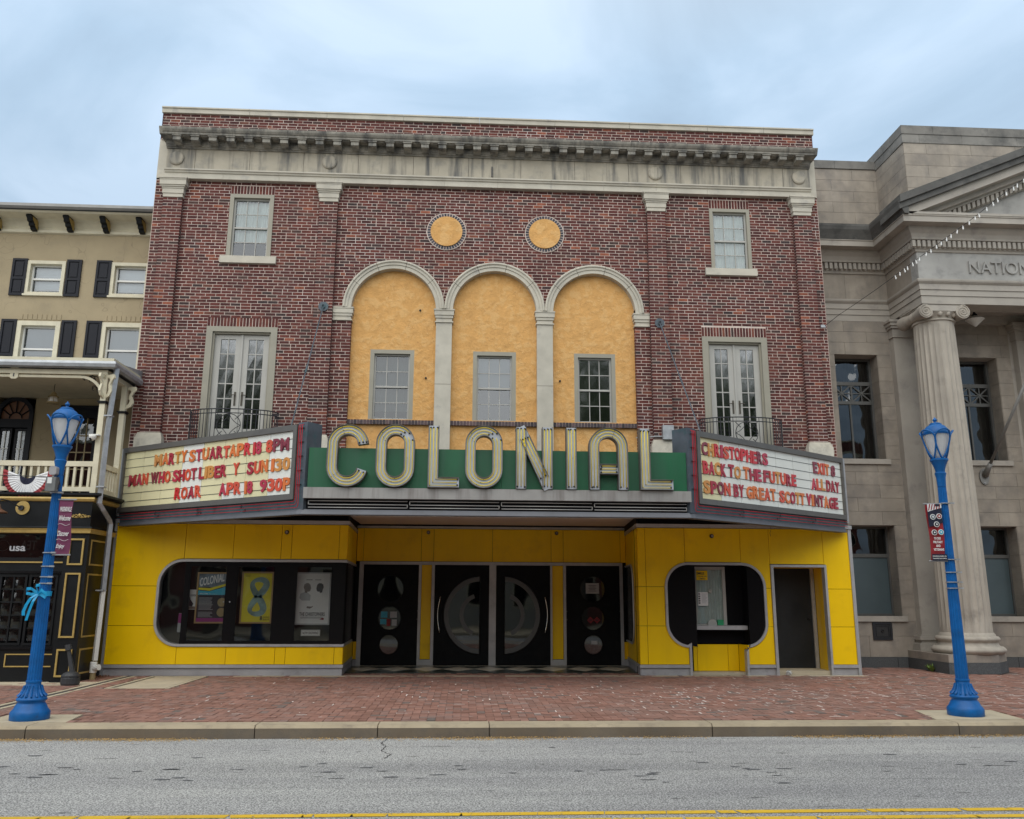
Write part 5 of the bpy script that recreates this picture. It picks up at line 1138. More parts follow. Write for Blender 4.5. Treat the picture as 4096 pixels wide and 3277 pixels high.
STR_PTS = [[7.76, -0.02, 7.27], [7.99, -0.272, 7.455], [8.267, -0.636, 7.627], [8.53, -1.0, 7.804], [8.746, -1.315, 7.96], [8.998, -1.703, 8.149], [9.326, -2.26, 8.385], [9.557, -2.697, 8.551], [9.711, -3.012, 8.678], [9.813, -3.23, 8.775], [9.914, -3.472, 8.844], [10.006, -3.708, 8.911], [10.123, -4.03, 9.019]]
BULBS = [[8.746, -1.315, 7.96], [8.803, -1.4, 8.003], [8.858, -1.485, 8.044], [8.895, -1.54, 8.071], [8.955, -1.635, 8.117], [8.995, -1.698, 8.147], [9.035, -1.763, 8.176], [9.113, -1.892, 8.232], [9.162, -1.974, 8.267], [9.223, -2.078, 8.311], [9.275, -2.168, 8.347], [9.33, -2.268, 8.387], [9.376, -2.35, 8.42], [9.438, -2.466, 8.465], [9.493, -2.571, 8.505], [9.551, -2.685, 8.547], [9.608, -2.798, 8.593], [9.642, -2.866, 8.621], [9.711, -3.012, 8.678], [9.766, -3.128, 8.73], [9.804, -3.211, 8.767], [9.874, -3.375, 8.817], [9.929, -3.509, 8.855], [9.957, -3.582, 8.876], [10.003, -3.7, 8.909], [10.045, -3.812, 8.947]]
# ================================================================== LEFT BUILDING (inn with porch and tea shop)
IB = thing('inn_building', (-8.8, 1, 0), 'tan stucco three storey building with black shutters, cream balcony porch and black and gold shopfront', 'building')
YI = 1.0; X0i, X1i = -12.5, -6.83
wins = [(-9.748, -8.922, 7.935, 8.728), (-7.926, -7.10, 7.935, 8.728), (-9.796, -8.876, 6.2, 7.325), (-8.0, -7.08, 6.2, 7.325), (-11.55, -10.75, 7.935, 8.728), (-11.6, -10.7, 6.2, 7.325)]
doors_ = [(-9.96, -9.19, 3.25, 5.62), (-8.64, -7.86, 3.25, 5.45)]
def skin(x0, x1, z0, z1, y, holes, depth, mt, parent, name='wall'):
    zs = sorted(set([z0, z1]+[v for h in holes for v in h[2:] if z0 < v < z1])); m = MB()
    for a, b in zip(zs[:-1], zs[1:]):
        x = x0
        for h in sorted(holes)+[(x1, x1, z0, z1)]:
            if not (h[2] < (a+b)/2 < h[3]): continue
            if h[0] > x: m.face((x, y, a), (min(h[0], x1), y, a), (min(h[0], x1), y, b), (x, y, b))
            x = max(x, h[1])
    for h in holes:
        for xx in h[:2]: m.face((xx, y, h[2]), (xx, y+depth, h[2]), (xx, y+depth, h[3]), (xx, y, h[3]))
        m.face((h[0], y, h[3]), (h[1], y, h[3]), (h[1], y+depth, h[3]), (h[0], y+depth, h[3])); m.face((h[0], y, h[2]), (h[1], y, h[2]), (h[1], y+depth, h[2]), (h[0], y+depth, h[2]))
    return m.build(name, mt, parent, fix=False)
skin(X0i, X1i, 3.0, 9.6, YI, wins+doors_, .25, 'wall_tan', IB)
boxes('inner_wall', 'room_dark', IB, [(X0i, X1i-.31, YI+.5, 12, 0, 9.5), (X0i, X1i-.1, -1.0, .99, 2.9, 3.19), (X1i-.3, X1i, YI+.02, 12, 3.0, 9.5)])
# roof, gutter, brackets
m = MB(); m.poly([(.40, 9.70), (.42, 9.78), (6, 10.6), (6, 9.6), (.5, 9.69)], X0i, X1i, axis='x'); m.build('roof', 'roof_dark', IB)
m = MB(); m.poly([(.5, 9.66), (.46, 9.70), (1.1, 9.70), (1.1, 9.66)], X0i, X1i, axis='x'); m.build('eave_soffit', 'trim_cream', IB)
m = MB(); m.poly([(.42, 9.83), (.36, 9.81), (.35, 9.74), (.40, 9.70), (.48, 9.70), (.50, 9.83)], X0i, X1i+.02, axis='x'); m.build('gutter', 'bank_metal_light', IB)
m = MB(); m.poly([(.90, 9.62), (.96, 9.50), (.965, 9.46), (.93, 9.44), (.94, 9.38), (1.02, 9.36), (1.02, 9.66), (.85, 9.66)], X0i, X1i, axis='x'); m.build('eave_frieze', 'trim_cream', IB)
for i in range(-3, 4):
    x = -9.70+.79*i+.0
    if i > 3: continue
    x = -9.66+.785*i
    m = MB(); m.poly([(.60, 9.66), (.58, 9.62), (.64, 9.58), (.66, 9.53), (.73, 9.52), (.75, 9.46), (.82, 9.45), (.84, 9.40), (.96, 9.385), (.96, 9.66)], x-.055, x+.055, axis='x'); m.build('eave_bracket', 'shop_black', IB)
    m = MB(); m.poly([(.66, 9.63), (.70, 9.57), (.80, 9.50), (.86, 9.44), (.93, 9.42), (.93, 9.63)], x-.062, x+.062, axis='x'); m.build('bracket_inlay', 'shop_gold', IB)
for i, (a, b, c, d) in enumerate(wins):
    up_ = c > 7
    W = window(IB, a, b, c, d, YI+.06, cw=.075 if up_ else .10, cols=1, rows=2, pane='pane_clear' if (i < 2) else 'pane_sky', casing='trim_cream', sash='white_paint', cdepth=.085, curtain=('blind', .05, 1) if up_ else ('blind', 0, 1) if i == 3 else ('blind', .35, 1), zbot=.06 if up_ else 0)
    if up_: box('sill', 'trim_cream', W, a-.02, b+.02, YI-.05, YI+.1, c-.03, c+.01)
    if not up_:
        n = 9; s = (b-a)/n
        for k in range(n): box('lintel_brick', 'wall_tan', IB, a+k*s+.01, a+(k+1)*s-.01, YI-.012, YI+.05, 7.36, 7.48)
def shutter(x0, x1, z0, z1, split):
    m = MB(); y = YI-.04; f = .05
    m.box(x0, x0+f, y, YI-.002, z0, z1); m.box(x1-f, x1, y, YI-.002, z0, z1)
    rails = [(z0, z0+f), (z0+split-f/2, z0+split+f/2), (z1-f, z1)]
    for a, b in rails: m.box(x0+f, x1-f, y, YI-.002, a, b)
    S = m.build('shutter', 'shutter_black', IB)
    for (a, b) in ((rails[0][1], rails[1][0]), (rails[1][1], rails[2][0])): m = MB(); m.box(x0+f, x1-f, y+.022, YI-.002, a, b); m.box(x0+f+.03, x1-f-.03, y+.008, y+.022, a+.03, b-.03); m.build('panel', 'shutter_black', S)
for (a, b) in ((-10.064, -9.742), (-8.895, -8.572), (-8.25, -7.925), (-11.88, -11.56), (-10.74, -10.42)): shutter(a, b, 7.906, 8.765, .40)
for (a, b) in ((-10.126, -9.80), (-8.85, -8.53), (-8.32, -7.99), (-11.95, -11.62), (-10.7, -10.38)): shutter(a, b, 6.1, 7.353, .45)
# porch roof with gutter: corner at x=-6.63
XG, YG, YR = -6.66, -1.42, -.12
m = MB(); m.poly([(YG+.02, 5.72), (YG+.02, 5.80), (.98, 6.12), (.98, 5.72)], X0i, XG-.02, axis='x'); m.build('porch_roof', 'zinc', IB)
def sweepL(prof, path): 
    m = MB(); m.sweep(prof, path); return m
sweepL([(.08, 5.77), (.10, 5.72), (.085, 5.66), (.03, 5.635), (0, 5.64), (0, 5.77)], [(X0i, YG), (XG, YG), (XG, YR)]).build('porch_gutter', 'zinc', IB)
sweepL([(.03, 5.78), (.035, 5.84), (-.12, 5.86), (-.12, 5.78)], [(X0i, YG), (XG, YG), (XG, YR)]).build('roof_edge', 'trim_cream', IB)
sweepL([(0, 5.635), (0, 5.545), (-.12, 5.545), (-.12, 5.635)], [(X0i, YG+.06), (XG-.10, YG+.06), (XG-.10, YR)]).build('porch_beam', 'trim_cream', IB)
box('porch_ceiling', 'trim_cream', IB, X0i, XG-.15, YG+.15, .98, 5.60, 5.63)
YPp = -1.3; XPp = -6.80
def post(x, y, z0=3.24, z1=5.56):
    m = MB(); m.box(x-.05, x+.05, y-.05, y+.05, z0, z1); P0 = m.build('porch_post', 'trim_cream', IB); m = MB(); m.box(x-.085, x+.085, y-.085, y+.085, 5.015, 5.035); m.box(x-.07, x+.07, y-.07, y+.07, 4.99, 5.015); m.build('post_cap', 'shop_black', P0); return P0
p1 = post(XPp, YPp); p2 = post(XPp+.01, -.40); post(-9.75, YPp)
def scroll(x, y, dx, dy, P0):
    """pierced scroll bracket under the beam, projecting dx,dy from the post"""
    prof = [(0, 5.54), (.17, 5.54), (.19, 5.47), (.14, 5.42), (.10, 5.35), (.13, 5.28), (.15, 5.21), (.10, 5.13), (.03, 5.10), (0, 5.08)]; L_ = math.hypot(dx, dy); ux, uy = dx/L_, dy/L_; t = .02
    m = MB(); n = len(prof)
    inner = [(max(.0, o*.42+.01), z+(5.32-z)*.28) for o, z in prof]
    for s in (-1, 1):
        for i in range(n-1):
            q = [prof[i], prof[i+1], inner[i+1], inner[i]]; m.face(*[(x+ux*(.05+o)-uy*t*s, y+uy*(.05+o)+ux*t*s, z) for o, z in q])
    for i in range(n-1):
        for ring in (prof, inner): a, b = ring[i], ring[i+1]; m.face(*[(x+ux*(.05+o)-uy*t*s, y+uy*(.05+o)+ux*t*s, z) for (o, z), s in ((a, -1), (b, -1), (b, 1), (a, 1))])
    m.build('scroll_bracket', 'trim_cream', P0, fix=False)
    m = MB(); m.tube([(x+ux*(.05+o), y+uy*(.05+o), z) for o, z in ((.05, 5.47), (.09, 5.48), (.10, 5.43), (.06, 5.38), (.05, 5.30), (.09, 5.24), (.07, 5.18))], .014, 5); m.build('scroll', 'trim_cream', P0)
scroll(XPp, YPp, 1, -.55, p1); scroll(XPp, YPp, -.1, -1, p1); scroll(XPp+.01, -.40, 1, -.1, p2)
# arched spandrels with fretwork
m = MB(); a0, a1 = -9.70, XPp-.05; r = .42; n = 10
low = [(a0, 5.0)]+[(a0+r-r*math.cos(PI/2*i/n), 5.06+r*math.sin(PI/2*i/n)) for i in range(n+1)]+[(a1-r+r*math.sin(PI/2*i/n), 5.06+r*math.cos(PI/2*i/n)) for i in range(n+1)]+[(a1, 5.0)]
upz = offs(low, .05, False)
for i in range(len(low)-1):
    for y in (YPp-.02, YPp+.02): m.face((low[i][0], y, low[i][1]), (low[i+1][0], y, low[i+1][1]), (upz[i+1][0], y, upz[i+1][1]), (upz[i][0], y, upz[i][1]))
    for q in (low, upz): m.face((q[i][0], YPp-.02, q[i][1]), (q[i+1][0], YPp-.02, q[i+1][1]), (q[i+1][0], YPp+.02, q[i+1][1]), (q[i][0], YPp+.02, q[i][1]))
m.build('arched_valance', 'trim_cream', IB, fix=False)
m = MB(); random.seed(2)
for s, xe in ((-1, a1),  (1, a0)):
    for i in range(16):
        x = xe+s*random.uniform(.03, .36); z = 5.53-random.uniform(0, .40)*(1-abs(x-xe)/.40); rr = random.uniform(.018, .04); m.tube([(x+rr*math.cos(t_*.9), YPp, z+rr*math.sin(t_*.9)) for t_ in range(6)], .007, 4)
for k in range(12): x = -9.2+k*.19; m.tube([(x, YPp, 5.515), (x+.05, YPp, 5.53), (x+.10, YPp, 5.515)], .012, 5)
m.build('fretwork', 'shop_black', IB, kind='stuff')
m = MB(); m.poly([(-8.545, 5.66), (-8.40, 5.66), (-8.395, 5.47), (-8.43, 5.44), (-8.515, 5.44), (-8.55, 5.47)], YPp-.05, YPp-.02); B_ = m.build('pendant_plaque', 'trim_cream', IB)
box('cross', 'iron', B_, -8.485, -8.465, YPp-.054, YPp-.048, 5.48, 5.62); box('cross', 'iron', B_, -8.515, -8.435, YPp-.055, YPp-.05, 5.55, 5.57)
# railings
def rail(pa, pb, n):
    m = MB(); d = Vector((pb[0]-pa[0], pb[1]-pa[1])); L_ = d.length; d.normalize(); nn = Vector((-d.y, d.x))
    T = lambda p: (pa[0]+d.x*p[0]+nn.x*p[1], pa[1]+d.y*p[0]+nn.y*p[1], p[2]); m = MB(T); m.box(0, L_, -.04, .04, 3.80, 3.895); m.box(0, L_, -.03, .03, 3.34, 3.42); R0 = m.build('railing', 'trim_cream', IB)
    for i in range(n): x = (i+.5)*L_/n; m = MB(T); m.box(x-.021, x+.021, -.021, .021, 3.42, 3.80); m.build('baluster', 'trim_cream', R0)
rail((-9.70, YPp), (XPp-.05, YPp), 22); rail((XPp, YPp+.05), (XPp+.01, -.45), 7); rail((-12.4, YPp), (-9.8, YPp), 18)
sweepL([(.10, 3.30), (.10, 3.26), (.05, 3.22), (-.2, 3.22), (-.2, 3.30)], [(X0i, YPp-.05), (XPp+.08, YPp-.05), (XPp+.08, -.3)]).build('balcony_floor', 'shop_black', IB)
# doors onto the balcony
m = MB(); a, b = -9.96, -9.19; cxx = (a+b)/2; R1 = (b-a)/2
pts = [(a, 3.25), (a, 5.23)]+arc(cxx, 5.23, R1, 180, 0, 16)[1:]+[(b, 3.25)]; 
AD = frame_strip('arched_door', 'shutter_black', pts, -.085, YI-.05, YI+.1, IB)
box('transom', 'shutter_black', AD, a, b, YI-.04, YI+.05, 4.95, 5.13)
m = MB(); n = m.av([(x, YI+.02, z) for x, z in [(a+.08, 5.13)]+arc(cxx, 5.23, R1-.07, 180, 0, 16)+[(b-.08, 5.13)]]); m.f.append(tuple(range(n, n+19))); m.build('fanlight', 'wood_brown', AD, fix=False)
m = MB()
for ang in (30, 60, 90, 120, 150): m.tube([(cxx+.13*math.cos(math.radians(ang)), YI, 5.15+.13*math.sin(math.radians(ang))), (cxx+.36*math.cos(math.radians(ang)), YI, 5.19+.36*math.sin(math.radians(ang)))], .012, 4)
m.tube([(cxx+.13*math.cos(math.radians(q*15)), YI, 5.15+.13*math.sin(math.radians(q*15))) for q in range(13)], .012, 4); m.build('fan_bars', 'shutter_black', AD)
for (x0, x1) in ((a+.09, cxx-.03), (cxx+.03, b-.09)):
    frame4(MB(), x0, x1, 3.3, 4.93, .05, YI+.0, YI+.04).build('door_leaf', 'shutter_black', AD)
    m = MB(); m.face((x0, YI+.02, 3.3), (x1, YI+.02, 3.3), (x1, YI+.02, 4.93), (x0, YI+.02, 4.93)); m.build('pane', 'pane_sky', AD, fix=False); m = MB(); x = (x0+x1)/2; m.box(x-.008, x+.008, YI+.0, YI+.03, 3.35, 4.9)
    for z in (3.75, 4.1, 4.5): m.box(x0+.05, x1-.05, YI+.001, YI+.029, z-.008, z+.008)
    m.build('glazing_bars', 'white_paint', AD)
box('room', 'room_dark', AD, a-.05, b+.05, YI+.2, YI+.22, 3.2, 5.7)
a, b = -8.64, -7.84; DD = frame4(MB(), a, b, 3.22, 5.45, .07, YI-.04, YI+.1).build('balcony_door', 'shutter_black', IB); box('head_panel', 'shutter_black', DD, a+.07, b-.07, YI, YI+.05, 5.18, 5.38)
m = MB(); n_ = 4
for i in range(1, n_): x = a+.07+(b-a-.14)*i/n_; m.box(x-.012, x+.012, YI+.01, YI+.04, 3.3, 5.18)
for z in (4.80, 4.44, 4.08, 3.72): m.box(a+.07, b-.07, YI+.012, YI+.038, z-.012, z+.012)
m.build('glazing_bars', 'gold_brown', DD)
for i in range(n_):
    for k in range(5): X0, X1 = a+.07+(b-a-.14)*i/n_, a+.07+(b-a-.14)*(i+1)/n_; m = MB(); m.face((X0, YI+.025, 3.36+k*.36), (X1, YI+.025+random.uniform(-.003, .003), 3.36+k*.36), (X1, YI+.025, 3.72+k*.36), (X0, YI+.025, 3.72+k*.36)); m.build('pane', 'pane_dark', DD, fix=False)
box('room', 'room_dark', DD, a, b, YI+.2, YI+.22, 3.2, 5.5)
# shopfront
YS = -1.4; XS = -6.75
sweepL([(.04, 3.22), (.05, 3.19), (.03, 3.15), (.0, 3.14), (-.3, 3.14), (-.3, 3.22)], [(X0i, YS), (XS, YS), (XS, -.3)]).build('gold_cornice', 'shop_gold', IB)
sweepL([(0, 3.14), (0, 2.69), (-.25, 2.69), (-.25, 3.14)], [(X0i, YS), (XS, YS), (XS, -.3)]).build('shop_fascia', 'shop_black', IB)
sweepL([(.05, 2.69), (.055, 2.665), (-.1, 2.66), (-.1, 2.69)], [(X0i, YS), (XS, YS), (XS, -.3)]).build('fascia_moulding', 'shop_black', IB)
sweepL([(.05, 2.655), (.035, 2.62), (.03, 2.575), (-.1, 2.57), (-.1, 2.655)], [(X0i, YS), (XS, YS), (XS, -.3)]).build('gold_cornice', 'shop_gold', IB)
m = MB(); m.box(-7.165, XS, YS+.02, -.3, -.1, 2.575); m.box(-7.13, XS+.02, YS-.02, -.25, -.1, .02); m.build('corner_pilaster', 'shop_black', IB)
def gpan(x0, x1, z0, z1): frame4(MB(), x0, x1, z0, z1, .03, YS-.005, YS+.03).build('gold_moulding', 'shop_gold', IB)
gpan(-7.085, -6.82, 2.01, 2.48); gpan(-7.085, -6.82, .75, 1.872); gpan(-7.085, -6.82, .09, .56)
for (z0, z1) in ((2.01, 2.47), (.75, 1.865), (.12, .56)):
    m = MB(lambda p: (XS-.02+p[1], p[0], p[2])); frame4(m, YS+.12, -.62, z0, z1, .03, .015, .03).build('gold_moulding', 'shop_gold', IB)
m = MB(); random.seed(4)
for sx in (-1, 1):
    for (ox, r, ph) in ((.055, .034, 0), (.115, .026, 1.5), (.165, .018, .6)):
        pts = [(-6.955+sx*(ox+r*(1-t_/12)*math.cos(ph+t_*.75)), YS-.012, 2.888+r*(1-t_/12)*math.sin(ph+t_*.75)-.1*ox) for t_ in range(10)]; m.tube(pts, .0075, 5)
    m.tube([(-6.955+sx*u, YS-.01, 2.87-.02*math.sin(u*30)) for u in (0, .04, .08, .12, .16, .2)], .006, 5)
m.ball((-6.955, YS-.01, 2.90), .026, 7, (1, .5, 1)); m.build('gilt_ornament', 'shop_gold', IB)
y = YS+.10
skin(X0i, -7.165, -.1, 2.58, y, [(-9.6, -7.20, 2.14, 2.55), (-8.23, -7.26, .66, 1.80), (-9.6, -8.4, .66, 1.8)], .2, 'shop_black', IB, 'shopfront')
m = MB(); m.face((-9.6, y+.03, 2.14), (-7.2, y+.03, 2.14), (-7.2, y+.03, 2.55), (-9.6, y+.03, 2.55)); m.build('transom_pane', 'pane_dark', IB, fix=False)
box('gold_rail', 'shop_gold', IB, X0i, -7.165, y-.03, y+.01, 2.045, 2.07); box('rail', 'black_gloss', IB, X0i, -7.165, y-.05, y+.01, 1.86, 1.90); box('sill_rail', 'black_gloss', IB, X0i, -7.165, y-.05, y+.01, .55, .60)
m = MB(); m.face((X0i, y+.5, 0), (-7.0, y+.5, 0), (-7.0, y+.5, 2.6), (X0i, y+.5, 2.6)); m.build('shop_interior', 'room_dark', IB, fix=False)
for (x0, x1) in ((-8.23, -7.79), (-7.72, -7.26), (-8.8, -8.38)):
    D0 = frame4(MB(), x0-.02, x1+.02, .62, 1.84, .04, y-.02, y+.03).build('shop_door', 'shop_black', IB)
    for i in range(2):
        for k in range(5):
            X0, X1 = x0+(x1-x0)*i/2+.015, x0+(x1-x0)*(i+1)/2-.015; Z0, Z1 = .68+k*.226+.012, .68+(k+1)*.226-.012
            m = MB(); nn = 4
            for u in range(nn):
                for v in range(nn):
                    f = lambda i_, j_: (X0+(X1-X0)*i_/nn, y+.02-.004*math.sin(PI*i_/nn)*math.sin(PI*j_/nn), Z0+(Z1-Z0)*j_/nn); m.face(f(u, v), f(u+1, v), f(u+1, v+1), f(u, v+1))
            m.build('pane', 'pane_shop', D0, smooth=True, fix=False)
    m = MB(); x = (x0+x1)/2; m.box(x-.014, x+.014, y-.0, y+.03, .66, 1.82)
    for k in range(1, 5): m.box(x0, x1, y+.001, y+.029, .68+k*.226-.012, .68+k*.226+.012)
    m.build('glazing_bars', 'shop_black', D0)
for (x0, x1) in ((-8.0, -7.17), (-9.0, -8.1)): frame4(MB(), x0, x1, .25, .475, .02, y-.012, y+.01).build('gold_moulding', 'shop_gold', IB)
text('lettering', 'usa', 'print_grey', IB, -8.17, -7.89, 2.255, 2.345, y+.02, .006, .02)
text('lettering', 'TEA', 'shop_grey', IB, -8.02, -7.74, 2.28, 2.45, y+.10, .004, .02, T=lambda p: (-7.88*2-p[0], p[1], p[2]))
m = MB(); m.tube([(-8.33+.11*math.cos(2*PI*i/24), y+.09, 2.355+.095*math.sin(2*PI*i/24)) for i in range(24)], .005, 4, closed=True); m.build('round_logo', 'shop_grey', IB)
# things on the left building
t_ = thing('hanging_lantern', (-8.21, -.3, 5.2), 'old glass lantern hanging on a chain under the porch roof', 'lantern')
m = MB(); m.tube([(-8.21, -.3, 5.60), (-8.215, -.3, 5.50), (-8.205, -.3, 5.42)], .006, 4); m.build('chain', 'iron', t_)
m = MB(); m.lathe(-8.21, -.3, [(.015, 5.44), (.05, 5.42), (.06, 5.37), (.10, 5.345), (.105, 5.335), (.09, 5.33)], 14); m.build('lantern_top', 'gold_brown', t_)
m = MB(); m.lathe(-8.21, -.3, [(.075, 5.33), (.088, 5.26), (.09, 5.235)], 14); m.build('lantern_glass', 'frost', t_, smooth=True); m = MB(); m.lathe(-8.21, -.3, [(.09, 5.235), (.115, 5.225), (.11, 5.205), (.03, 5.20)], 14)
for k in range(6): a = k*PI/3; m.tube([(-8.21+.078*math.cos(a), -.3+.078*math.sin(a), 5.33), (-8.21+.093*math.cos(a), -.3+.093*math.sin(a), 5.23)], .005, 4)
m.build('lantern_base', 'gold_brown', t_)
t_ = thing('security_camera', (-6.83, YPp-.1, 4.34), 'white dome security camera on the balcony corner post', 'camera')
m = MB(); m.box(-6.93, -6.76, -1.46, -1.34, 4.365, 4.385); m.build('bracket', 'white_paint', t_); m = MB(); m.lathe(-6.87, -1.43, [(.02, 4.27), (.05, 4.29), (.065, 4.33), (.07, 4.365)], 14); m.build('dome', 'white_paint', t_, smooth=True); m = MB(); m.ball((-6.885, -1.455, 4.30), .033, 8); m.build('lens', 'black_gloss', t_)
t_ = thing('bunting', (-7.97, YPp-.1, 3.5), 'red, white and navy pleated half-round bunting hung on the balcony rail', 'bunting')
cx, cz = -7.965, 3.555; n = 44
for (r0, r1, mt, nm) in ((0, .31, 'cloth_navy', 'navy_cloth'), (.31, .80, 'cloth_white', 'white_cloth'), (.80, 1.0, 'cloth_red', 'red_cloth')):
    m = MB()
    for i in range(n):
        def Q(k, f): a = math.radians(157+226*k/n); e_ = abs(2*k/n-1); R_ = .365+.095*e_**3+.006*(k % 2); r = R_*f; return (cx+r*math.cos(a)*(.98+.05*e_), YPp-.075-.02*(k % 2)*f-.03*math.sin(PI*k/n), cz+r*math.sin(a)*(1-.05*f))
        m.face(Q(i, r0+.002), Q(i+1, r0+.002), Q(i+1, r1), Q(i, r1))
    m.build(nm, mt, t_, fix=False)
t_ = thing('wall_lamp', (-8.05, YS, 2.95), 'rusty gooseneck shade lamp on a yellow backplate above the tea shop', 'wall lamp')
m = MB(); m.lathe(-7.965, 3.02, [(.125, YS-.02), (.115, YS-.001)], 20, axis='y'); m.build('backplate', 'shop_gold', t_); m = MB(); m.lathe(-7.98, 3.015, [(.045, YS-.06), (.05, YS-.02)], 14, axis='y'); m.tube([(-7.98, YS-.05, 3.015), (-8.10, YS-.25, 3.12), (-8.16, YS-.42, 3.13), (-8.17, YS-.45, 3.05)], .012); m.build('gooseneck', 'iron', t_)
m = MB(); m.lathe(-8.17, YS-.45, [(.025, 3.05), (.04, 3.0), (.06, 2.96), (.16, 2.90), (.165, 2.885)], 20); m.build('shade', 'wood_brown', t_, smooth=True)
t_ = thing('downspout', (-6.65, -1.3, 0), 'galvanised downspout running from the porch gutter to the pavement beside the yellow panels', 'downspout')
def spout(pts, name, mt, hw=.042): m = MB(); m.tube(pts, hw*1.25, 4); return m.build(name, mt, t_)
spout([(-6.60, -1.35, 5.66), (-6.655, -1.35, 4.4), (-6.655, -1.35, 3.12), (-6.62, -1.25, 3.02), (-6.60, -.98, 2.86), (-6.60, -.90, 2.78), (-6.61, -.88, 1.55)], 'upper_pipe', 'zinc')
spout([(-6.61, -.88, 1.56), (-6.63, -.87, .33)], 'lower_pipe', 'white_paint', .04); m = MB(); m.lathe(-6.64, -.87, [(.06, .12), (.062, .30), (.05, .31)], 14); m.tube([(-6.64, -.87, .17), (-6.60, -.90, .20), (-6.52, -.93, .22)], [.05, .05, .055], 10); m.build('pvc_tee', 'white_paint', t_); m = MB(); m.lathe(-6.64, -.87, [(.05, -.02), (.05, .12)], 14); m.build('stub', 'gold_brown', t_)
for z in (4.75, 3.42, 1.57): m = MB(); m.box(-6.72, -6.58, -1.41 if z > 2 else -.95, -1.29 if z > 2 else -.8, z-.012, z+.012); m.build('strap', 'zinc', t_)
t_ = thing('cigarette_receptacle', (-6.62, -1.85, 0), 'black plastic smoking receptacle with a slanted neck by the shop corner', 'receptacle')
m = MB(); m.lathe(-6.60, -1.85, [(.135, -.01), (.15, .03), (.15, .12), (.145, .13)], 20); m.build('base', 'plastic_black', t_); m = MB(); m.lathe(-6.60, -1.85, [(.15, .135), (.15, .16), (.11, .20), (.05, .225)], 20); m.build('lid', 'plastic_black', t_)
m = MB(); m.tube([(-6.58, -1.85, .20), (-6.64, -1.85, .42), (-6.69, -1.85, .60)], [.048, .036, .032], 10); m.build('neck', 'plastic_black', t_); m = MB(); m.tube([(-6.68, -1.85, .57), (-6.705, -1.85, .66)], [.055, .052], 10); m.build('cap', 'plastic_black', t_)

# ================================================================== BANK
BK = thing('bank_building', (11.5, 1.8, 0), 'grey limestone bank with ionic column portico and pediment, dark granite plinth', 'bank')
YBk = 1.8; XA = 7.9; XP = 10.21; YPo = .35; XEND = 17.5
bw = [(8.77, 9.825, 4.66, 7.19), (11.72, 12.775, 4.66, 7.18), (8.80, 9.862, 1.108, 3.125), (11.70, 12.76, 1.11, 3.125), (14.7, 15.75, 4.66, 7.18), (14.7, 15.75, 1.11, 3.125)]
skin(XA, XEND, 0, 10.3, YBk+.012, bw, .42, 'bank_trim', BK)
boxes('inner_wall', 'room_dark', BK, [(XA, 8.76, YBk+.05, 2.9, 0, 12.0), (XA, XEND, 3, 14, 0, 12.0), (9.87, 11.68, YBk+.05, 2.9, 0, 10)])
def blocks(x0, x1, zl, y, holes, wmin=.85, mt='bank_stone', d=.012, seq=None, xf=None):
    r = 0
    for z0, z1 in zip(zl[:-1], zl[1:]):
        segs = [(x0, x1)]
        for h in holes:
            if h[2] < z1-.02 and h[3] > z0+.02:
                ns = []
                for a, b in segs:
                    if h[1] <= a or h[0] >= b: ns.append((a, b)); continue
                    if h[0] > a: ns.append((a, h[0]))
                    if h[1] < b: ns.append((h[1], b))
                segs = ns
        for a, b in segs:
            x = a; W = 1.09; ph = (x0+ (.55 if r % 2 else 0))
            cuts = [a]+[ph+W*k for k in range(-1, 14) if a+.2 < ph+W*k < b-.2]+[b]
            for p, q in zip(cuts[:-1], cuts[1:]):
                g_ = .003; m = MB(xf); m.box(p+g_, q-g_, y, y+d+.0, z0+g_, z1-g_); m.build('stone_block', mt, BK, fix=bool(xf))
        r += 1
zl = [.225, .672, .985, 1.30, 1.59, 1.90, 2.20, 2.51, 2.82, 3.13, 3.445, 3.755, 4.055, 4.36, 4.66, 4.98, 5.29, 5.60, 5.92, 6.24, 6.55, 6.87, 7.19, 7.49, 7.76, 8.028]
blocks(7.95, XP-.06, zl, YBk, [h for h in bw]); blocks(10.72, 13.12, zl[:-1]+[8.0], YBk, [h for h in bw])
blocks(7.95, XP+.3, [10.25, 10.565, 10.865, 11.145, 11.44, 11.74, 12.04], YBk, [])
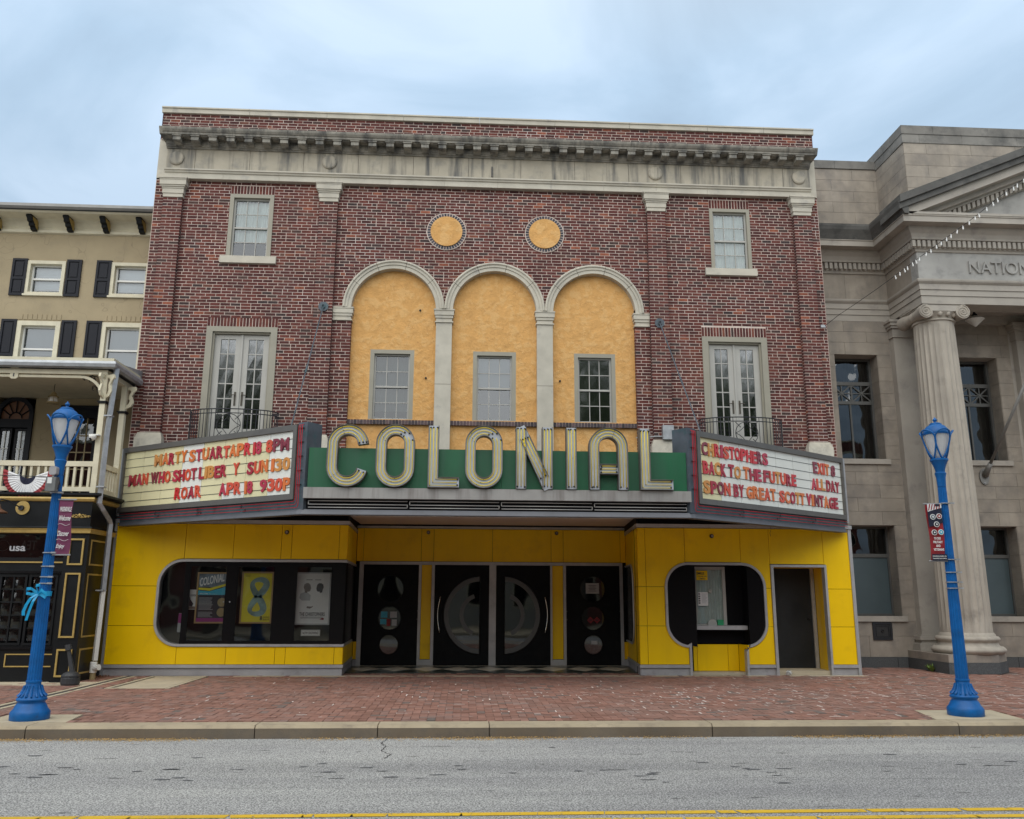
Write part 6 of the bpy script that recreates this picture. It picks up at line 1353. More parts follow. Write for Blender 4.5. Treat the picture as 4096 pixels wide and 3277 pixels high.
# window reveals: blocks show on the right cheeks
for (a, b, c, d) in bw[:4]:
    zz = [z for z in zl if c < z < d]; zz = [c]+zz+[d]
    for z0, z1 in zip(zz[:-1], zz[1:]): m = MB(); m.box(b-.008, b+.01, YBk+.014, YBk+.41, z0+.003, z1-.003); m.build('reveal_block', 'bank_stone', BK)
def bar(m, x0, z0, x1, z1, w_, y0, y1):
    d = Vector((x1-x0, z1-z0)).normalized(); n = Vector((-d.y, d.x))*w_/2; m.poly([(x0-n.x, z0-n.y), (x1-n.x, z1-n.y), (x1+n.x, z1+n.y), (x0+n.x, z0+n.y)], y0, y1)
def bankwin(a, b, c, d, upper):
    y = YBk+.40
    if upper:
        W = frame4(MB(), a, b, c, d, .06, y-.03, y+.08).build('window', 'bank_metal', BK); a += .06; b -= .06
        z1, z2, z3, z4 = 6.58, 6.52, 6.13, 6.05
        m = MB(); m.box(a, b, y-.02, y+.03, z2, z1+.03); m.box(a, b, y-.02, y+.03, z4, z3); x = a+(b-a)*.44; m.box(x-.02, x+.02, y-.01, y+.03, c+.06, z4)
        m.box((a+b)/2-.02, (a+b)/2+.02, y-.01, y+.03, z3, z2)
        for (p, q) in ((a, (a+b)/2-.02), ((a+b)/2+.02, b)):
            bar(m, p, z3, q, z2, .028, y-.012, y+.012); bar(m, p, z2, q, z3, .028, y-.010, y+.010); bar(m, (p+q)/2, z3, (p+q)/2, z2, .024, y-.008, y+.008); bar(m, p, (z2+z3)/2, q, (z2+z3)/2, .022, y-.006, y+.006)
            m.lathe((p+q)/2, (z2+z3)/2, [(.03, y-.02), (.035, y)], 12, axis='y')
        m.build('muntins', 'bank_metal', W)
        for (p, q, r_, s) in ((a, b, z1, d-.06), (a, (a+b)/2, z3, z2), ((a+b)/2, b, z3, z2), (a, x, c+.06, z4), (x, b, c+.06, z4)): m = MB(); m.face((p, y+.02, r_), (q, y+.02+random.uniform(-.004, .004), r_), (q, y+.02, s), (p, y+.02, s)); m.build('pane', 'pane_dark', W, fix=False)
        m = MB(); n = 30
        for i in range(n):
            xa, xb_ = a+(b-a)*(.42+.58*i/n), a+(b-a)*(.42+.58*(i+1)/n); m.face((xa, y+.2+.03*math.sin(i*1.5), c), (xb_, y+.2+.03*math.sin(i*1.5+1.5), c), (xb_, y+.2+.03*math.sin(i*1.5+1.5), d), (xa, y+.2+.03*math.sin(i*1.5), d))
        m.build('drape', 'gold_brown_dark', W, fix=False)
    else:
        W = frame4(MB(), a, b, c, d, .05, y-.03, y+.08).build('window', 'bank_metal', BK); a += .05; b -= .05
        m = MB(); m.box(a, b, y-.03, y+.03, 2.42, 2.50); m.build('muntins', 'bank_metal', W)
        box('pane', 'frost_teal', W, a, b, y+.0, y+.02, c+.05, 2.42); m = MB(); m.face((a, y+.02, 2.50), (b, y+.02, 2.5), (b, y+.02, d-.05), (a, y+.02, d-.05)); m.build('pane', 'pane_dark', W, fix=False)
    box('room', 'room_dark', W, a, b, y+.5, y+.52, c, d); box('window_sill', 'bank_trim', W, a-.10, b+.13, YBk-.05, y, c-.12, c)
for i, q in enumerate(bw): bankwin(*q, q[2] > 4)
# granite plinth course
gx = [7.95, 9.64, 9.87]
for a, b in ((7.93, 8.8), (8.806, 9.634), (9.64, 9.874), (11.43, 12.4), (12.406, 13.3), (13.3, 15.2)): box('granite_block', 'granite_dark', BK, a, b-.004, YBk-.03, YBk+.05, 0, .222)
V = frame4(MB(), 9.13, 9.57, .59, .972, .045, YBk-.03, YBk).build('vent_grille', 'iron', BK); box('vent_plate', 'bank_metal_dark', V, 9.17, 9.53, YBk-.015, YBk, .63, .93); frame4(MB(), 9.20, 9.50, .66, .90, .012, YBk-.028, YBk-.015).build('vent_border', 'iron', V)
m = MB(); m.tube([(9.35+.03*math.cos(i), YBk-.03, .78+.03*math.sin(i)) for i in range(6)], .008, 4); m.build('vent_boss', 'iron', V)
# portico plinth
pp = [(9.88, YBk), (9.86, .14), (10.93, .14), (11.40, .60), (11.42, YBk)]
m = MB(); m.poly(pp, .0, .218, 'z'); m.build('granite_plinth', 'granite_dark', BK); m = MB(); m.poly([(9.895, YBk), (9.875, .155), (10.925, .155), (11.385, .61), (11.405, YBk)], .222, .375, 'z'); m.build('stone_plinth', 'bank_stone', BK)
pp2 = [(x+3.2, y) for x, y in pp]; m = MB(); m.poly(pp2, .0, .218, 'z'); m.build('granite_plinth', 'granite_dark', BK); m = MB(); m.poly(pp2, .222, .375, 'z'); m.build('stone_plinth', 'bank_stone', BK)
def column(cx, cy):
    zb, zt = .80, 7.62; n = 96; m = MB(); base = 0; H = 22
    for i in range(H+1):
        t_ = i/H; z = zb+(zt-zb)*t_; r = .50-.075*t_**1.6
        fl_ = 1.0 if .015 < t_ < .985 else 0.0
        for q in range(n):
            a = 2*PI*q/n; ph = (a*24/(2*PI)) % 1.0; f = math.sin(PI*min(1, max(0, (ph-.1)/.8)))**.6 if .1 < ph < .9 else 0; rr = r*(1-.058*f*fl_); m.v.append((cx+rr*math.cos(a), cy+rr*math.sin(a), z))
    for i in range(H):
        for q in range(n): q2 = (q+1) % n; m.f.append((i*n+q, i*n+q2, (i+1)*n+q2, (i+1)*n+q))
    C = m.build('column', 'bank_column', BK, fix=False)
    def tor(z0, z1, r, rin): return [(rin, z0)]+[(rin+(r-rin)*math.sin(PI*k/8)**.5 if 0 < k < 8 else rin, z0+(z1-z0)*k/8) for k in range(9)]+[(rin, z1)]
    m = MB(); m.lathe(cx, cy, [(.60, .376), (.66, .378)]+[(.66+.055*math.sin(PI*k/8), .378+.145*k/8) for k in range(9)]+[(.62, .53), (.60, .54), (.575, .58), (.57, .60), (.585, .62)]+[(.585+.035*math.sin(PI*k/8), .62+.105*k/8) for k in range(9)]+[(.55, .73), (.54, .76), (.51, .80), (.45, .80)], 48)
    o = m.build('column_base', 'bank_column', C, smooth=True); smoothby(o, 50)
    m = MB(); m.lathe(cx, cy, [(.43, 7.60), (.455, 7.615), (.455, 7.65), (.43, 7.66), (.44, 7.70), (.50, 7.76), (.52, 7.80), (.40, 7.82)], 40); o = m.build('echinus', 'bank_column', C, smooth=True); smoothby(o)
    m = MB()
    for k in range(16):
        a = 2*PI*k/16+.2; m.ball((cx+.47*math.cos(a), cy+.47*math.sin(a), 7.745), .055, 7, (1, 1, 1.2))
    m.build('egg_moulding', 'bank_column', C, smooth=True, kind='stuff')
    m = MB(); m.box(cx-.50, cx+.50, cy-.50, cy+.50, 7.96, 7.985); m.box(cx-.475, cx+.475, cy-.475, cy+.475, 7.925, 7.96); m.box(cx-.46, cx+.46, cy-.49, cy+.49, 7.80, 7.925); m.build('abacus', 'bank_trim', C)
    for s in (-1, 1):
        vx, vz = cx+s*.43, 7.79; R_ = .160
        m = MB(); m.lathe(vx, vz, [(R_, cy-.50), (R_, cy-.40), (R_*.9, cy-.34), (R_*.72, cy-.15), (R_*.66, cy-.03), (R_*.72, cy), (R_*.66, cy+.03), (R_*.72, cy+.15), (R_*.9, cy+.34), (R_, cy+.40), (R_, cy+.50)], 28, axis='y'); o = m.build('volute', 'bank_column', C, smooth=True); smoothby(o)
        for yy in (cy-.505, cy+.505):
            m = MB(); pts = []
            for k in range(52): t_ = k/51; a = PI/2-s*t_*2*PI*2.4*1; rr = (R_-.012)*(1-t_*.88); pts.append((vx-s*0+rr*math.cos(a), yy, vz+rr*math.sin(a)))
            m.tube(pts, [.014*(1-.5*k/51) for k in range(52)], 6); m.ball((vx, yy, vz), .02, 6)
            m.build('volute_scroll', 'bank_column', C, smooth=True)
    return C
column(10.68, .78); column(13.88, .78)
# pilasters behind the columns
for (a, b) in ((10.16, 10.66), (13.20, 13.70)):
    m = MB(); m.box(a, b, 1.62, YBk+.02, .70, 7.70); m.build('pilaster', 'bank_trim', BK); m = MB()
    for (o, z0, z1) in ((.14, .376, .52), (.09, .52, .54), (.06, .54, .60), (.10, .60, .68), (.04, .68, .72)): m.box(a-o, b+o, 1.62-o, YBk+.02, z0, z1)
    m.build('pilaster_base', 'bank_trim', BK); m = MB()
    for (o, z0, z1) in ((.03, 7.58, 7.62), (.02, 7.62, 7.80), (.06, 7.80, 7.86), (.09, 7.86, 7.94), (.12, 7.94, 8.0)): m.box(a-o, b+o, 1.62-o, YBk+.02, z0, z1)
    m.build('pilaster_cap', 'bank_trim', BK)
# entablature following wall and portico
EP = [(7.92, YBk-.02), (XP, YBk-.02), (XP, YPo), (XEND, YPo)]
def ent(name, prof, mt): return sweepL(prof, EP).build(name, mt, BK)
ent('architrave_band', [(-.02, 8.03), (-.02, 8.18), (-.25, 8.18), (-.25, 8.03)], 'bank_trim'); ent('architrave_band', [(0, 8.184), (0, 8.32), (-.25, 8.32), (-.25, 8.184)], 'bank_trim'); ent('architrave_band', [(.02, 8.324), (.02, 8.46), (-.25, 8.46), (-.25, 8.324)], 'bank_trim')
ent('taenia', [(.03, 8.46), (.07, 8.50), (.08, 8.53), (.08, 8.555), (-.2, 8.575), (-.2, 8.46)], 'bank_trim')
for (a, b) in ((7.92, 9.165), (9.17, XP-.003)): box('frieze_block', 'bank_stone', BK, a, b, YBk-.015, YBk+.2, 8.575, 9.22)
box('frieze_block', 'bank_stone', BK, XP+.0, XP+.3, YPo+.303, YBk, 8.575, 9.22)
for (a, b) in ((XP, 12.9), (12.905, 15.2), (15.205, XEND)): box('frieze_block', 'frieze_bank', BK, a, b, YPo, YPo+.3, 8.575, 9.22)
ent('frieze_cap', [(.0, 9.22), (.03, 9.225), (.04, 9.27), (.05, 9.285), (-.2, 9.285), (-.2, 9.22)], 'bank_trim'); ent('dentil_bed', [(.06, 9.285), (.06, 9.50), (-.2, 9.50), (-.2, 9.285)], 'bank_trim')
def dent(x, y, dx, dy): m = MB(); m.box(x, x+dx, y, y+dy, 9.305, 9.455); m.build('dentil', 'bank_trim', BK)
x = 8.64
while x < XP-.14: dent(x, YBk-.02-.145, .07, .09); x += .118
y = YPo+.02
while y < YBk-.25: dent(XP-.145, y, .09, .07); y += .118
x = XP-.145
while x < 15.5: dent(x, YPo-.145, .07, .09); x += .118
ent('bed_mould', [(.06, 9.47), (.15, 9.475), (.16, 9.52), (.20, 9.60), (.27, 9.68), (.28, 9.74), (-.2, 9.74), (-.2, 9.47)], 'bank_trim')
ent('corona', [(.25, 9.74), (.50, 9.745), (.50, 9.87), (.52, 9.885), (.52, 9.90), (-.2, 9.90), (-.2, 9.74)], 'bank_trim')
sweepL([(.50, 9.90), (.52, 9.94), (.56, 10.02), (.62, 10.12), (.64, 10.20), (.64, 10.25), (.40, 10.27), (.40, 9.90)], [(7.92, YBk-.02), (XP, YBk-.02), (XP, YPo-.58)]).build('cymatium', 'bank_dark', BK)
ent('cornice_cap', [(.46, 9.90), (.50, 9.93), (.50, 9.985), (-.2, 10.0), (-.2, 9.90)], 'bank_trim')
sl = .415; px0 = XP-.62; apx = 14.75
def rakeband(name, mt, o0, o1, h0, h1, x0=None):
    """raking pieces: front plane YPo-o, band between perpendicular offsets h0..h1 above the rake line"""
    xa = px0 if x0 is None else x0
    for s in (1, -1):
        m = MB()
        def Z(x): return 9.93+(x-px0)*sl
        a = (xa, Z(xa)); b = (apx, Z(apx))
        pts = [(a[0], a[1]+h0), (b[0], b[1]+h0), (b[0], b[1]+h1), (a[0], a[1]+h1)]
        if s < 0: pts = [(2*apx-x, z) for x, z in pts]
        m.poly(pts, YPo-o1, YPo-o0); m.build(name, mt, BK)
rakeband('raking_cymatium', 'bank_dark', -.3, .66, .20, .38); rakeband('raking_cymatium', 'bank_dark', -.3, .60, .06, .20)
rakeband('raking_corona', 'bank_trim', -.3, .50, -.14, .06, px0+.25); rakeband('raking_bed', 'bank_trim', -.3, .26, -.26, -.14, px0+.6); rakeband('raking_bed', 'bank_trim', -.3, .14, -.32, -.26, px0+.7)
k = 0; x = XP+.55
while x < apx:
    z = 9.93+(x-px0)*sl-.33; m = MB(); m.poly([(x, z), (x+.07, z+.07*sl), (x+.07, z+.07*sl-.14), (x, z-.14)], YPo-.14, YPo-.04); m.build('dentil', 'bank_trim', BK); x += .118
rakeband('raking_bed', 'bank_trim', -.3, .05, -.48, -.325, px0+1.1)
m = MB(); m.poly([(XP+.3, 9.99), (2*apx-XP-.3, 9.99), (apx, 9.93+(apx-px0)*sl-.3)], YPo+.03, YPo+.2); m.build('tympanum', 'frieze_bank', BK)
box('soffit', 'bank_trim', BK, XP+.06, XEND, YPo+.5, YBk, 8.20, 8.24); box('soffit_beam', 'bank_trim', BK, XP+.02, XEND, YPo+.02, YPo+.52, 8.0, 8.03); m = MB(); m.box(XP+.05, XEND, YBk-.12, YBk, 8.0, 8.2); m.build('soffit_mould', 'bank_trim', BK)
# attic
YAt = .42
m = MB(); m.box(XP+.02, XEND, YAt+.01, 14, 9.9, 12.02); m.box(XP+.02, XEND, YPo+.2, 3, 9.9, 10.3); m.build('attic_core', 'bank_trim', BK)
blocks(XP+.0, 17.0, [10.25, 10.565, 10.865, 11.145, 11.44, 11.74, 12.01], YAt, [], mt='bank_stone')
blocks(.44, YBk+.6, [10.25, 10.565, 10.865, 11.145, 11.44, 11.74, 12.01], 0, [], xf=lambda p: (XP+p[1], p[0], p[2]))
for (a, b) in ((7.93, 9.155), (9.16, XP-.004)): box('coping_block', 'bank_coping', BK, a, b, YBk-.03, YBk+.5, 12.045, 12.26)
for (a, b) in ((XP-.03, 10.95), (10.955, 12.3), (12.305, 13.9), (13.905, 15.4), (15.405, 17)): box('coping_block', 'bank_coping', BK, a, b, YAt-.03, YAt+.4, 12.24, 12.46)
for (a, b) in ((XP-.02, 10.6), (10.605, 11.65), (11.655, 13.0), (13.005, 14.4), (14.405, 17)): box('coping_block', 'bank_coping', BK, a, b, YAt-.015, YAt+.4, 12.015, 12.235)
for (a, b) in ((YAt+.405, .95), (.955, 1.5), (1.505, 2.4)): box('coping_block', 'bank_coping', BK, XP-.03, XP+.3, a, b, 12.24, 12.46); box('coping_block', 'bank_coping', BK, XP-.015, XP+.3, a, b, 12.015, 12.235)
text('raised_lettering', 'NATION', 'frieze_bank', BK, 11.40, 12.83, 8.735, 9.025, YPo, .045, 0.0)
# flagpole, pendant lamp, weed, string lights
t_ = thing('flagpole', (12.11, YBk, 4.28), 'grey angled flagpole on an oval wall plate on the bank wall', 'flagpole')
m = MB(); m.poly([(12.11+.115*math.cos(2*PI*i/24), 4.28+.19*math.sin(2*PI*i/24)) for i in range(24)], YBk-.035, YBk-.002); m.build('wall_plate', 'bank_metal_light', t_)
a, b = Vector((12.12, YBk-.04, 4.30)), Vector(FP_END); d_ = (b-a).normalized(); m = MB(); m.tube([a, a+d_*.22, a+d_*.34], [.075, .06, .05], 14); m.build('socket', 'bank_metal_light', t_, smooth=True); m = MB(); m.tube([a+d_*.2, b+d_*.6], .033, 12); m.build('pole', 'bank_metal_light', t_, smooth=True)
for z in (4.13, 4.42): m = MB(); m.ball((12.09, YBk-.04, z), .016, 6); m.build('bolt', 'zinc', t_)
t_ = thing('pendant_lamp', (11.95, 1.2, 7.8), 'white conical glass pendant lamp under the bank portico ceiling', 'pendant lamp')
m = MB(); m.lathe(11.96, 1.2, [(.02, 8.2), (.03, 8.08), (.06, 8.05), (.08, 8.0)], 14); m.build('fitting', 'iron', t_); m = MB(); m.lathe(11.96, 1.2, [(.10, 8.0), (.205, 7.925), (.19, 7.915), (.02, 7.76)], 24); m.build('glass_shade', 'white_paint', t_)
t_ = MB(); random.seed(9)
for k in range(46):
    a = random.uniform(0, 2*PI); l_ = random.uniform(.06, .19); e_ = random.uniform(.3, 1.3); bx_, by_ = 9.80+random.uniform(-.03, .03), .72+random.uniform(-.05, .05); z0 = random.uniform(0, .06)
    p0 = Vector((bx_, by_, z0)); p1_ = p0+Vector((math.cos(a)*l_*math.cos(e_), math.sin(a)*l_*math.cos(e_), l_*math.sin(e_))); sd_ = Vector((-math.sin(a), math.cos(a), 0))*.016; md = (p0+p1_)/2+Vector((0, 0, .012)); t_.face(p0, md+sd_, p1_, md-sd_)
tag(t_.build('weed', 'leaf_bright', None, fix=False), 'small green weed growing at the foot of the granite plinth', 'plant')
# leaf litter by the downspout
t_ = MB()
for k in range(160):
    x, y_, z = -6.72+random.gauss(0, .10), -.45+random.gauss(0, .13), random.uniform(0, .03); a = random.uniform(0, PI); r = random.uniform(.01, .025); t_.face((x-r*math.cos(a), y_-r*math.sin(a), z), (x+.5*r*math.sin(a), y_-.5*r*math.cos(a), z+.01), (x+r*math.cos(a), y_+r*math.sin(a), z+.004), (x-.5*r*math.sin(a), y_+.5*r*math.cos(a), z+.012))
tag(t_.build('dead_leaves', 'wood_brown', None, fix=False, kind='stuff'), 'brown dead leaves in the gap between shop and theatre', 'leaf litter')
SL = thing('string_lights', (7.75, -.02, 7.27), 'string of small white bulbs strung from the theatre corner up past the bank pediment', 'string lights')
m = MB(); m.tube([Vector(p) for p in STR_PTS], .006, 4); m.build('wire', 'iron', SL); box('anchor', 'zinc', SL, 7.68, 7.78, -.03, .0, 7.24, 7.30)
for p in BULBS: m = MB(); q = Vector(p); m.tube([q, q+Vector((0, 0, -.04))], .010, 6); m.ball(q+Vector((random.uniform(-.01, .01), 0, -.06)), .019, 6, (.8, .8, 1.35)); m.build('bulb', 'bulb_white', SL)

# ================================================================== STREET LAMPS
def street_lamp(loc, label):
    L = thing('street_lamp', loc, label, 'street lamp', 'blue street lamps on the pavement'); x, y = loc[0], loc[1]
    m = MB(); m.lathe(x, y, [(.215, 0), (.222, .01), (.222, .09), (.205, .115), (.19, .13), (.17, .175), (.15, .20), (.155, .215)]+[(.155+.018*math.sin(PI*k/6), .215+.05*k/6) for k in range(7)]+[(.14, .275), (.12, .32), (.10, .36), (.088, .40), (.083, .43), (.09, .435), (.09, .455), (.082, .46)], 32); o = m.build('base', 'lamp_blue', L, smooth=True); smoothby(o, 40)
    m = MB()
    for k in range(16): a = 2*PI*k/16; m.tube([(x+r*math.cos(a), y+r*math.sin(a), z) for r, z in ((.163, .275), (.128, .31), (.108, .35), (.093, .40))], .012, 4)
    m.build('base_ribs', 'lamp_blue', L)
    m = MB(); n = 64; H = [(.455, .080), (1.2, .073), (2.1, .061), (3.03, .054)]
    for (z, r) in H:
        for q in range(n): a = 2*PI*q/n; ph = (a*16/(2*PI)) % 1; m.v.append((x+(r-(.007*math.sin(PI*ph)**.5))*math.cos(a), y+(r-(.007*math.sin(PI*ph)**.5))*math.sin(a), z))
    for i in range(len(H)-1):
        for q in range(n): q2 = (q+1) % n; m.f.append((i*n+q, i*n+q2, (i+1)*n+q2, (i+1)*n+q))
    m.build('pole', 'lamp_blue', L, fix=False)
    m = MB(); m.lathe(x, y, [(.055, 3.0), (.06, 3.12), (.072, 3.17), (.075, 3.185), (.062, 3.20), (.064, 3.23), (.078, 3.28), (.105, 3.345), (.118, 3.36), (.118, 3.385), (.10, 3.39)], 24); o = m.build('neck', 'lamp_blue', L, smooth=True); smoothby(o, 40)
    m = MB(); m.lathe(x, y, [(.05, 3.385), (.072, 3.39), (.092, 3.45), (.132, 3.60), (.155, 3.70), (.158, 3.735), (.05, 3.74)], 28); m.build('globe', 'frost_glass', L, smooth=True)
    m = MB(); m.lathe(x, y, [(.17, 3.725), (.172, 3.75), (.155, 3.80), (.12, 3.845), (.085, 3.865), (.085, 3.877), (.07, 3.885), (.068, 3.893), (.02, 3.903), (.016, 3.915)]+[(.016+.014*math.sin(PI*k/6), 3.915+.045*k/6) for k in range(7)]+[(.010, 3.967), (.003, 3.98)], 28); o = m.build('cap', 'lamp_blue', L, smooth=True); smoothby(o, 40)
    m = MB()
    for k in range(5):
        a0 = -PI/2+2*PI*k/5; pts = []
        for i in range(26):
            t_ = 2*PI*i/26; z = 3.585-.195*math.cos(t_); u = (z-3.39)/.39; a = a0+math.radians(37)*math.sin(t_)*(.75+.45*u); r = .088+.118*u**.75+.008*(u > .9); pts.append((x+r*math.cos(a), y+r*math.sin(a), z))
        m.tube(pts, .0115, 6, closed=True)
    m.build('cage', 'lamp_blue', L, smooth=True)
    for z in (1.70, 1.83, 2.0, 2.76, 1.62): m = MB(); m.lathe(x, y, [(.078, z), (.078, z+.012)], 20); m.box(x+.05, x+.11, y-.08, y-.06, z-.004, z+.016); m.build('strap', 'zinc', L)
    return L
LAx, LAy = -5.25, -6.0; LBx, LBy = 6.585, -5.9
la = street_lamp((LAx, LAy, 0), 'blue fluted street lamp on the left with blue ribbon and grey control box')
lb = street_lamp((LBx, LBy, 0), 'blue fluted street lamp on the right in front of the bank column')
text('number', '34', 'paper_white', la, LAx+.10, LAx+.16, .03, .075, LAy-.195, .004, .01, T=lambda p: (p[0], p[1]+.06*(p[0]-LAx)/.16, p[2]))
def banner(name, loc, label, x0, x1, z0, z1, y, mt):
    B = thing(name, loc, label, 'banner'); n = 14; m = MB()
    def S(u, v): return (x0+(x1-x0)*u-.04*(1-v)*1.0*(0)+.012*math.sin(v*5), y+.02*math.sin(v*6+1)*u-.015*math.sin(u*PI), z0+(z1-z0)*v)
    for i in range(n): m.face(S(0, i/n), S(1, i/n), S(1, (i+1)/n), S(0, (i+1)/n))
    m.build('cloth', mt, B, fix=False)
    for z in (z0, z1): m = MB(); m.tube([(x0-.03, y, z), (x1+.03, y, z)], .010, 6); m.build('banner_arm', 'zinc', B)
    return B
B = banner('street_banner', (-5.1, -6.03, 2.0), 'plum welcome banner on the left street lamp', LAx+.075, LAx+.245, 1.98, 2.68, -6.03, 'banner_plum')
yb = -6.055
text('lettering', 'PHOENIXVILLE', 'paper_white', B, LAx+.095, LAx+.235, 2.525, 2.585, yb, .003, .015)
for w_, z in (('Welcome', 2.41), ('Discover', 2.215), ('Enjoy', 2.05)): text('lettering', w_, 'paper_white', B, LAx+.095, LAx+(.235 if w_ != 'Enjoy' else .20), z, z+.065, yb, .003, .012, shear=.35)
for z in (2.36, 2.165): m = MB(); m.tube([(LAx+.085+.15*i/10, yb, z+.012*math.sin(i*.7)) for i in range(11)], .002, 4); m.build('flourish', 'paper_white', B)
B = banner('street_banner', (6.4, -5.93, 2.0), 'red and black military tribute banner on the right street lamp', LBx-.275, LBx-.07, 1.985, 2.755, -5.93, 'banner_red'); yb = -5.962; x0, x1 = LBx-.272, LBx-.074
box('printed_band', 'cloth_navy', B, x0, x1+.012, yb, yb+.004, 1.99, 2.075); m = MB(); m.poly([(x0, 2.66), (x1, 2.71), (x1, 2.50), ((x0+x1)/2, 2.46), (x0, 2.44)], yb, yb+.004); m.build('printed_band', 'cloth_navy', B)
m = MB(); m.poly([(x0, 2.645), ((x0+x1)/2, 2.675), (x1, 2.70), (x1, 2.755), (x0, 2.75)], yb-.003, yb); m.build('printed_flag', 'cloth_white', B)
for i in range(5): m = MB(); m.poly([(x0+.005+i*.037, 2.66+i*.006), (x0+.02+i*.037, 2.665+i*.006), (x0+.045+i*.035, 2.75), (x0+.03+i*.035, 2.75)], yb-.005, yb-.003); m.build('flag_stripe', 'cloth_red', B)
box('flag_canton', 'cloth_navy', B, x0+.11, x0+.17, yb-.007, yb-.005, 2.72, 2.752)
for (cx, cz, mt) in ((x0+.062, 2.575, 'print_photo'), (x0+.150, 2.585, 'cloth_red'), (x0+.105, 2.475, 'print_dark'), (x0+.062, 2.365, 'cloth_navy'), (x0+.155, 2.37, 'print_cyan')):
    m = MB(); m.lathe(cx, cz, [(.038, yb-.008), (.038, yb-.003)], 20, axis='y'); m.build('round_emblem', 'paper_white', B); m = MB(); m.lathe(cx, cz, [(.029, yb-.011), (.029, yb-.006)], 18, axis='y'); m.build('emblem_field', mt, B); m = MB(); m.lathe(cx, cz, [(.012, yb-.013), (.012, yb-.009)], 8, axis='y'); m.build('emblem_centre', 'paper_white', B)
for w_, z, a, b in (('TO OUR', 2.27, .05, .145), ('MILITARY', 2.22, .035, .165), ('AND', 2.17, .07, .13), ('VETERANS', 2.12, .03, .175)): text('lettering', w_, 'paper_white', B, x0+a, x0+b, z, z+.033, yb, .003, .02)
text('lettering', 'PHOENIXVILLE THANKS YOU', 'paper_white', B, x0+.008, x1, 2.04, 2.055, yb-.001, .002, .01); text('lettering', 'FOR SERVING OUR COUNTRY', 'paper_white', B, x0+.008, x1, 2.01, 2.025, yb-.001, .002, .01)
t_ = thing('ribbon_bow', (LAx, -6.1, 1.45), 'bright blue ribbon bow with hanging tails tied round the left lamp post', 'ribbon')
m = MB(); m.lathe(LAx, LAy, [(.082, 1.47), (.084, 1.53)], 20); m.build('band', 'ribbon_blue', t_)
def rib(pts, w_, nm):
    m = MB(); pts = [Vector(p) for p in pts]
    for a, b in zip(pts[:-1], pts[1:]): m.face(a-Vector((0, .004, w_)), b-Vector((0, -.004, w_)), b+Vector((0, 0, w_)), a+Vector((0, 0, w_)))
    m.build(nm, 'ribbon_blue', t_, fix=False)
c0 = Vector((LAx-.03, -6.10, 1.505))
rib([c0, c0+Vector((-.08, -.03, .055)), c0+Vector((-.13, -.04, .05)), c0+Vector((-.13, -.03, .0)), c0+Vector((-.07, -.02, -.015)), c0], .018, 'bow_loop'); rib([c0, c0+Vector((.05, -.04, .04)), c0+Vector((.12, -.03, -.02)), c0+Vector((.10, -.02, -.05)), c0], .02, 'bow_loop'); rib([c0, c0+Vector((-.02, -.04, .09)), c0+Vector((.03, -.04, .10)), c0+Vector((.02, -.02, .04)), c0], .018, 'bow_loop')
def tail(pts, w_):
    m = MB(); pts = [c0+Vector(p) for p in pts]
    for a, b in zip(pts[:-1], pts[1:]): m.face(a-Vector((w_, 0, 0)), a+Vector((w_, .006, 0)), b+Vector((w_, .006, 0)), b-Vector((w_, 0, 0)))
    m.build('bow_tail', 'ribbon_blue', t_, fix=False)
tail([(0, 0, 0), (-.06, -.05, -.06), (-.10, -.06, -.14), (-.125, -.06, -.22), (-.12, -.06, -.27)], .018); tail([(0, 0, 0), (-.03, -.05, -.10), (-.055, -.05, -.19), (-.07, -.05, -.26), (-.085, -.05, -.33)], .015)
t_ = thing('control_box', (LAx, -6.1, 2.86), 'grey lamp control box strapped to the left lamp post below the pale sensor', 'electrical box')
box('case', 'zinc_dark', t_, LAx-.075, LAx+.045, -6.17, -6.07, 2.775, 2.955); box('label_plate', 'paper_white', t_, LAx-.055, LAx+.0, -6.173, -6.17, 2.87, 2.945)
m = MB(); m.tube([(LAx+.05, -6.12, 2.95), (LAx+.08, -6.13, 2.90), (LAx+.07, -6.14, 2.80), (LAx+.09, -6.12, 2.84), (LAx+.06, -6.12, 2.96)], .006, 5); m.tube([(LAx-.08, -6.12, 2.96), (LAx-.6, -6.3, 2.95), (LAx-2.2, -6.6, 2.99), (-9.5, -6.9, 3.1)], .005, 4); m.build('cables', 'iron', t_)
t_ = thing('light_sensor', (LAx, -6.1, 3.04), 'pale dome shaped sensor on the left lamp post above the grey box', 'sensor')
m = MB(); m.poly(rrect(LAx-.065, LAx+.025, 2.985, 3.095, .025, 4), -6.14, -6.06); m.build('housing', 'base_plate', t_)

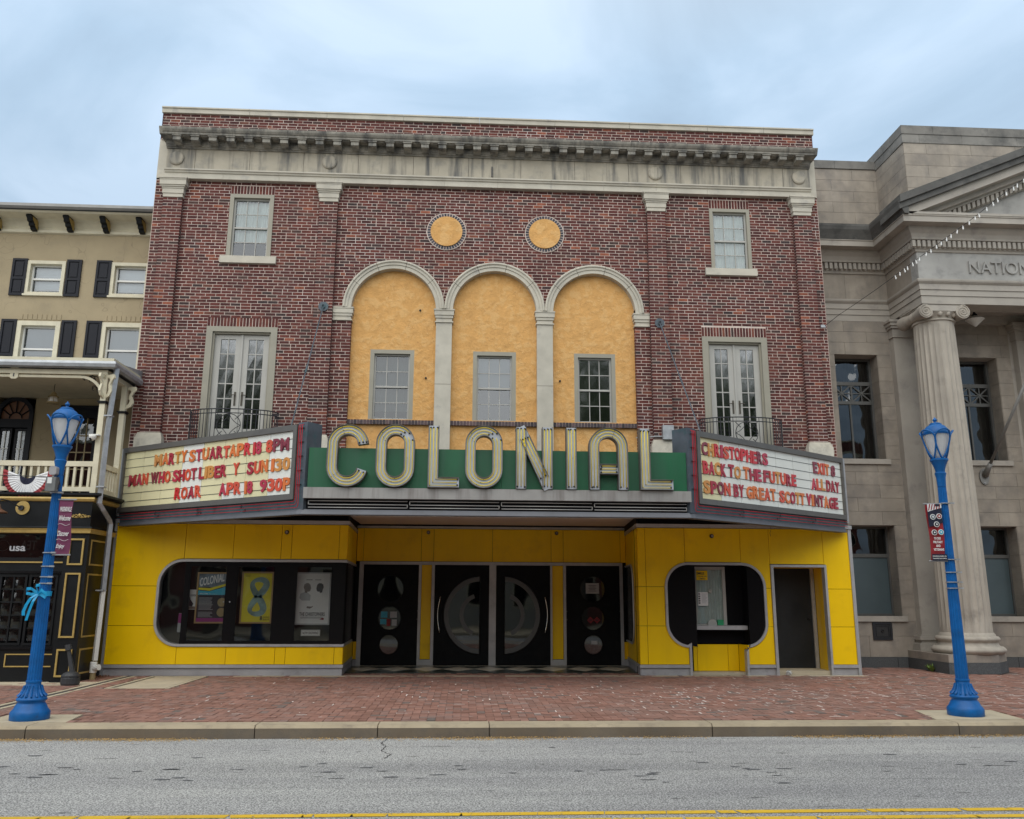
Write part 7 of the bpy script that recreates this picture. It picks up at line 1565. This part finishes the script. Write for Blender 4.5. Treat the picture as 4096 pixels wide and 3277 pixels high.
# ================================================================== ACROSS THE STREET (seen only in the window glass)
def bldg(x0, x1, h, mt, label, name):
    B = thing(name, ((x0+x1)/2, -24, 0), label, 'building'); box('wall', mt, B, x0, x1, -34, -24, 0, h); box('cornice', 'trim_cream', B, x0, x1, -24.0, -23.6, h-.5, h)
    nx = int((x1-x0)/2.2)
    for i in range(nx):
        for z in (1.0, 4.2, 7.2):
            if z+1.8 > h-.6: continue
            xx = x0+.7+i*(x1-x0-1)/nx; W = frame4(MB(), xx, xx+1.1, z, z+1.8, .1, -24, -23.93).build('window', 'trim_cream', B); box('pane', 'black_gloss', W, xx+.1, xx+1, -24, -23.98, z+.1, z+1.7)
bldg(-22, -7.5, 9.2, 'facade_brick', 'brick row building across the street, behind the camera on the left', 'row_building'); bldg(-7.3, 5.2, 7.4, 'facade_cream', 'cream low building across the street, directly behind the camera', 'row_building'); bldg(5.4, 21, 9.8, 'facade_brick', 'tall brick building across the street, behind the camera on the right', 'row_building')
random.seed(21)
def tree(x, y, h, r, label, dens=7500):
    T = thing('street_tree', (x, y, 0), label, 'tree', 'trees across the street'); m = MB(); top = Vector((x, y, h*.55)); m.tube([(x, y, 0), (x+.05, y, h*.25), top], [.2, .15, .10], 10)
    tips = []
    for k in range(11):
        a = random.uniform(0, 2*PI); b = Vector((x, y, h*random.uniform(.25, .5))); e_ = Vector((x+math.cos(a)*r*random.uniform(.5, .85), y+math.sin(a)*r*random.uniform(.5, .85), h*random.uniform(.5, .93))); m.tube([b, b.lerp(e_, .5)+Vector((0, 0, .3)), e_], [.07, .045, .015], 6); tips += [e_, b.lerp(e_, .6)]
    m.build('trunk', 'bark', T); m = MB()
    for k in range(dens):
        c = random.choice(tips); p = c+Vector((random.gauss(0, r*.26), random.gauss(0, r*.26), random.gauss(0, h*.085)))
        if p.z < 2.6: continue
        s = random.uniform(.14, .30); d0 = Vector((random.gauss(0, 1), random.gauss(0, 1), random.gauss(0, 1))).normalized()*s; d1 = d0.orthogonal().normalized()*s*.45; m.face(p-d0, p+d1, p+d0, p-d1)
    m.build('crown', 'leaf', T, kind='stuff', fix=False)
tree(-10.5, -19.6, 12.2, 3.0, 'leafy tree across the street behind the camera, left of the three'); tree(5.8, -20.0, 14.0, 2.7, 'leafy tree across the street behind the camera, middle of the three'); tree(12.8, -19.6, 12.6, 3.0, 'leafy tree across the street behind the camera, right of the three')
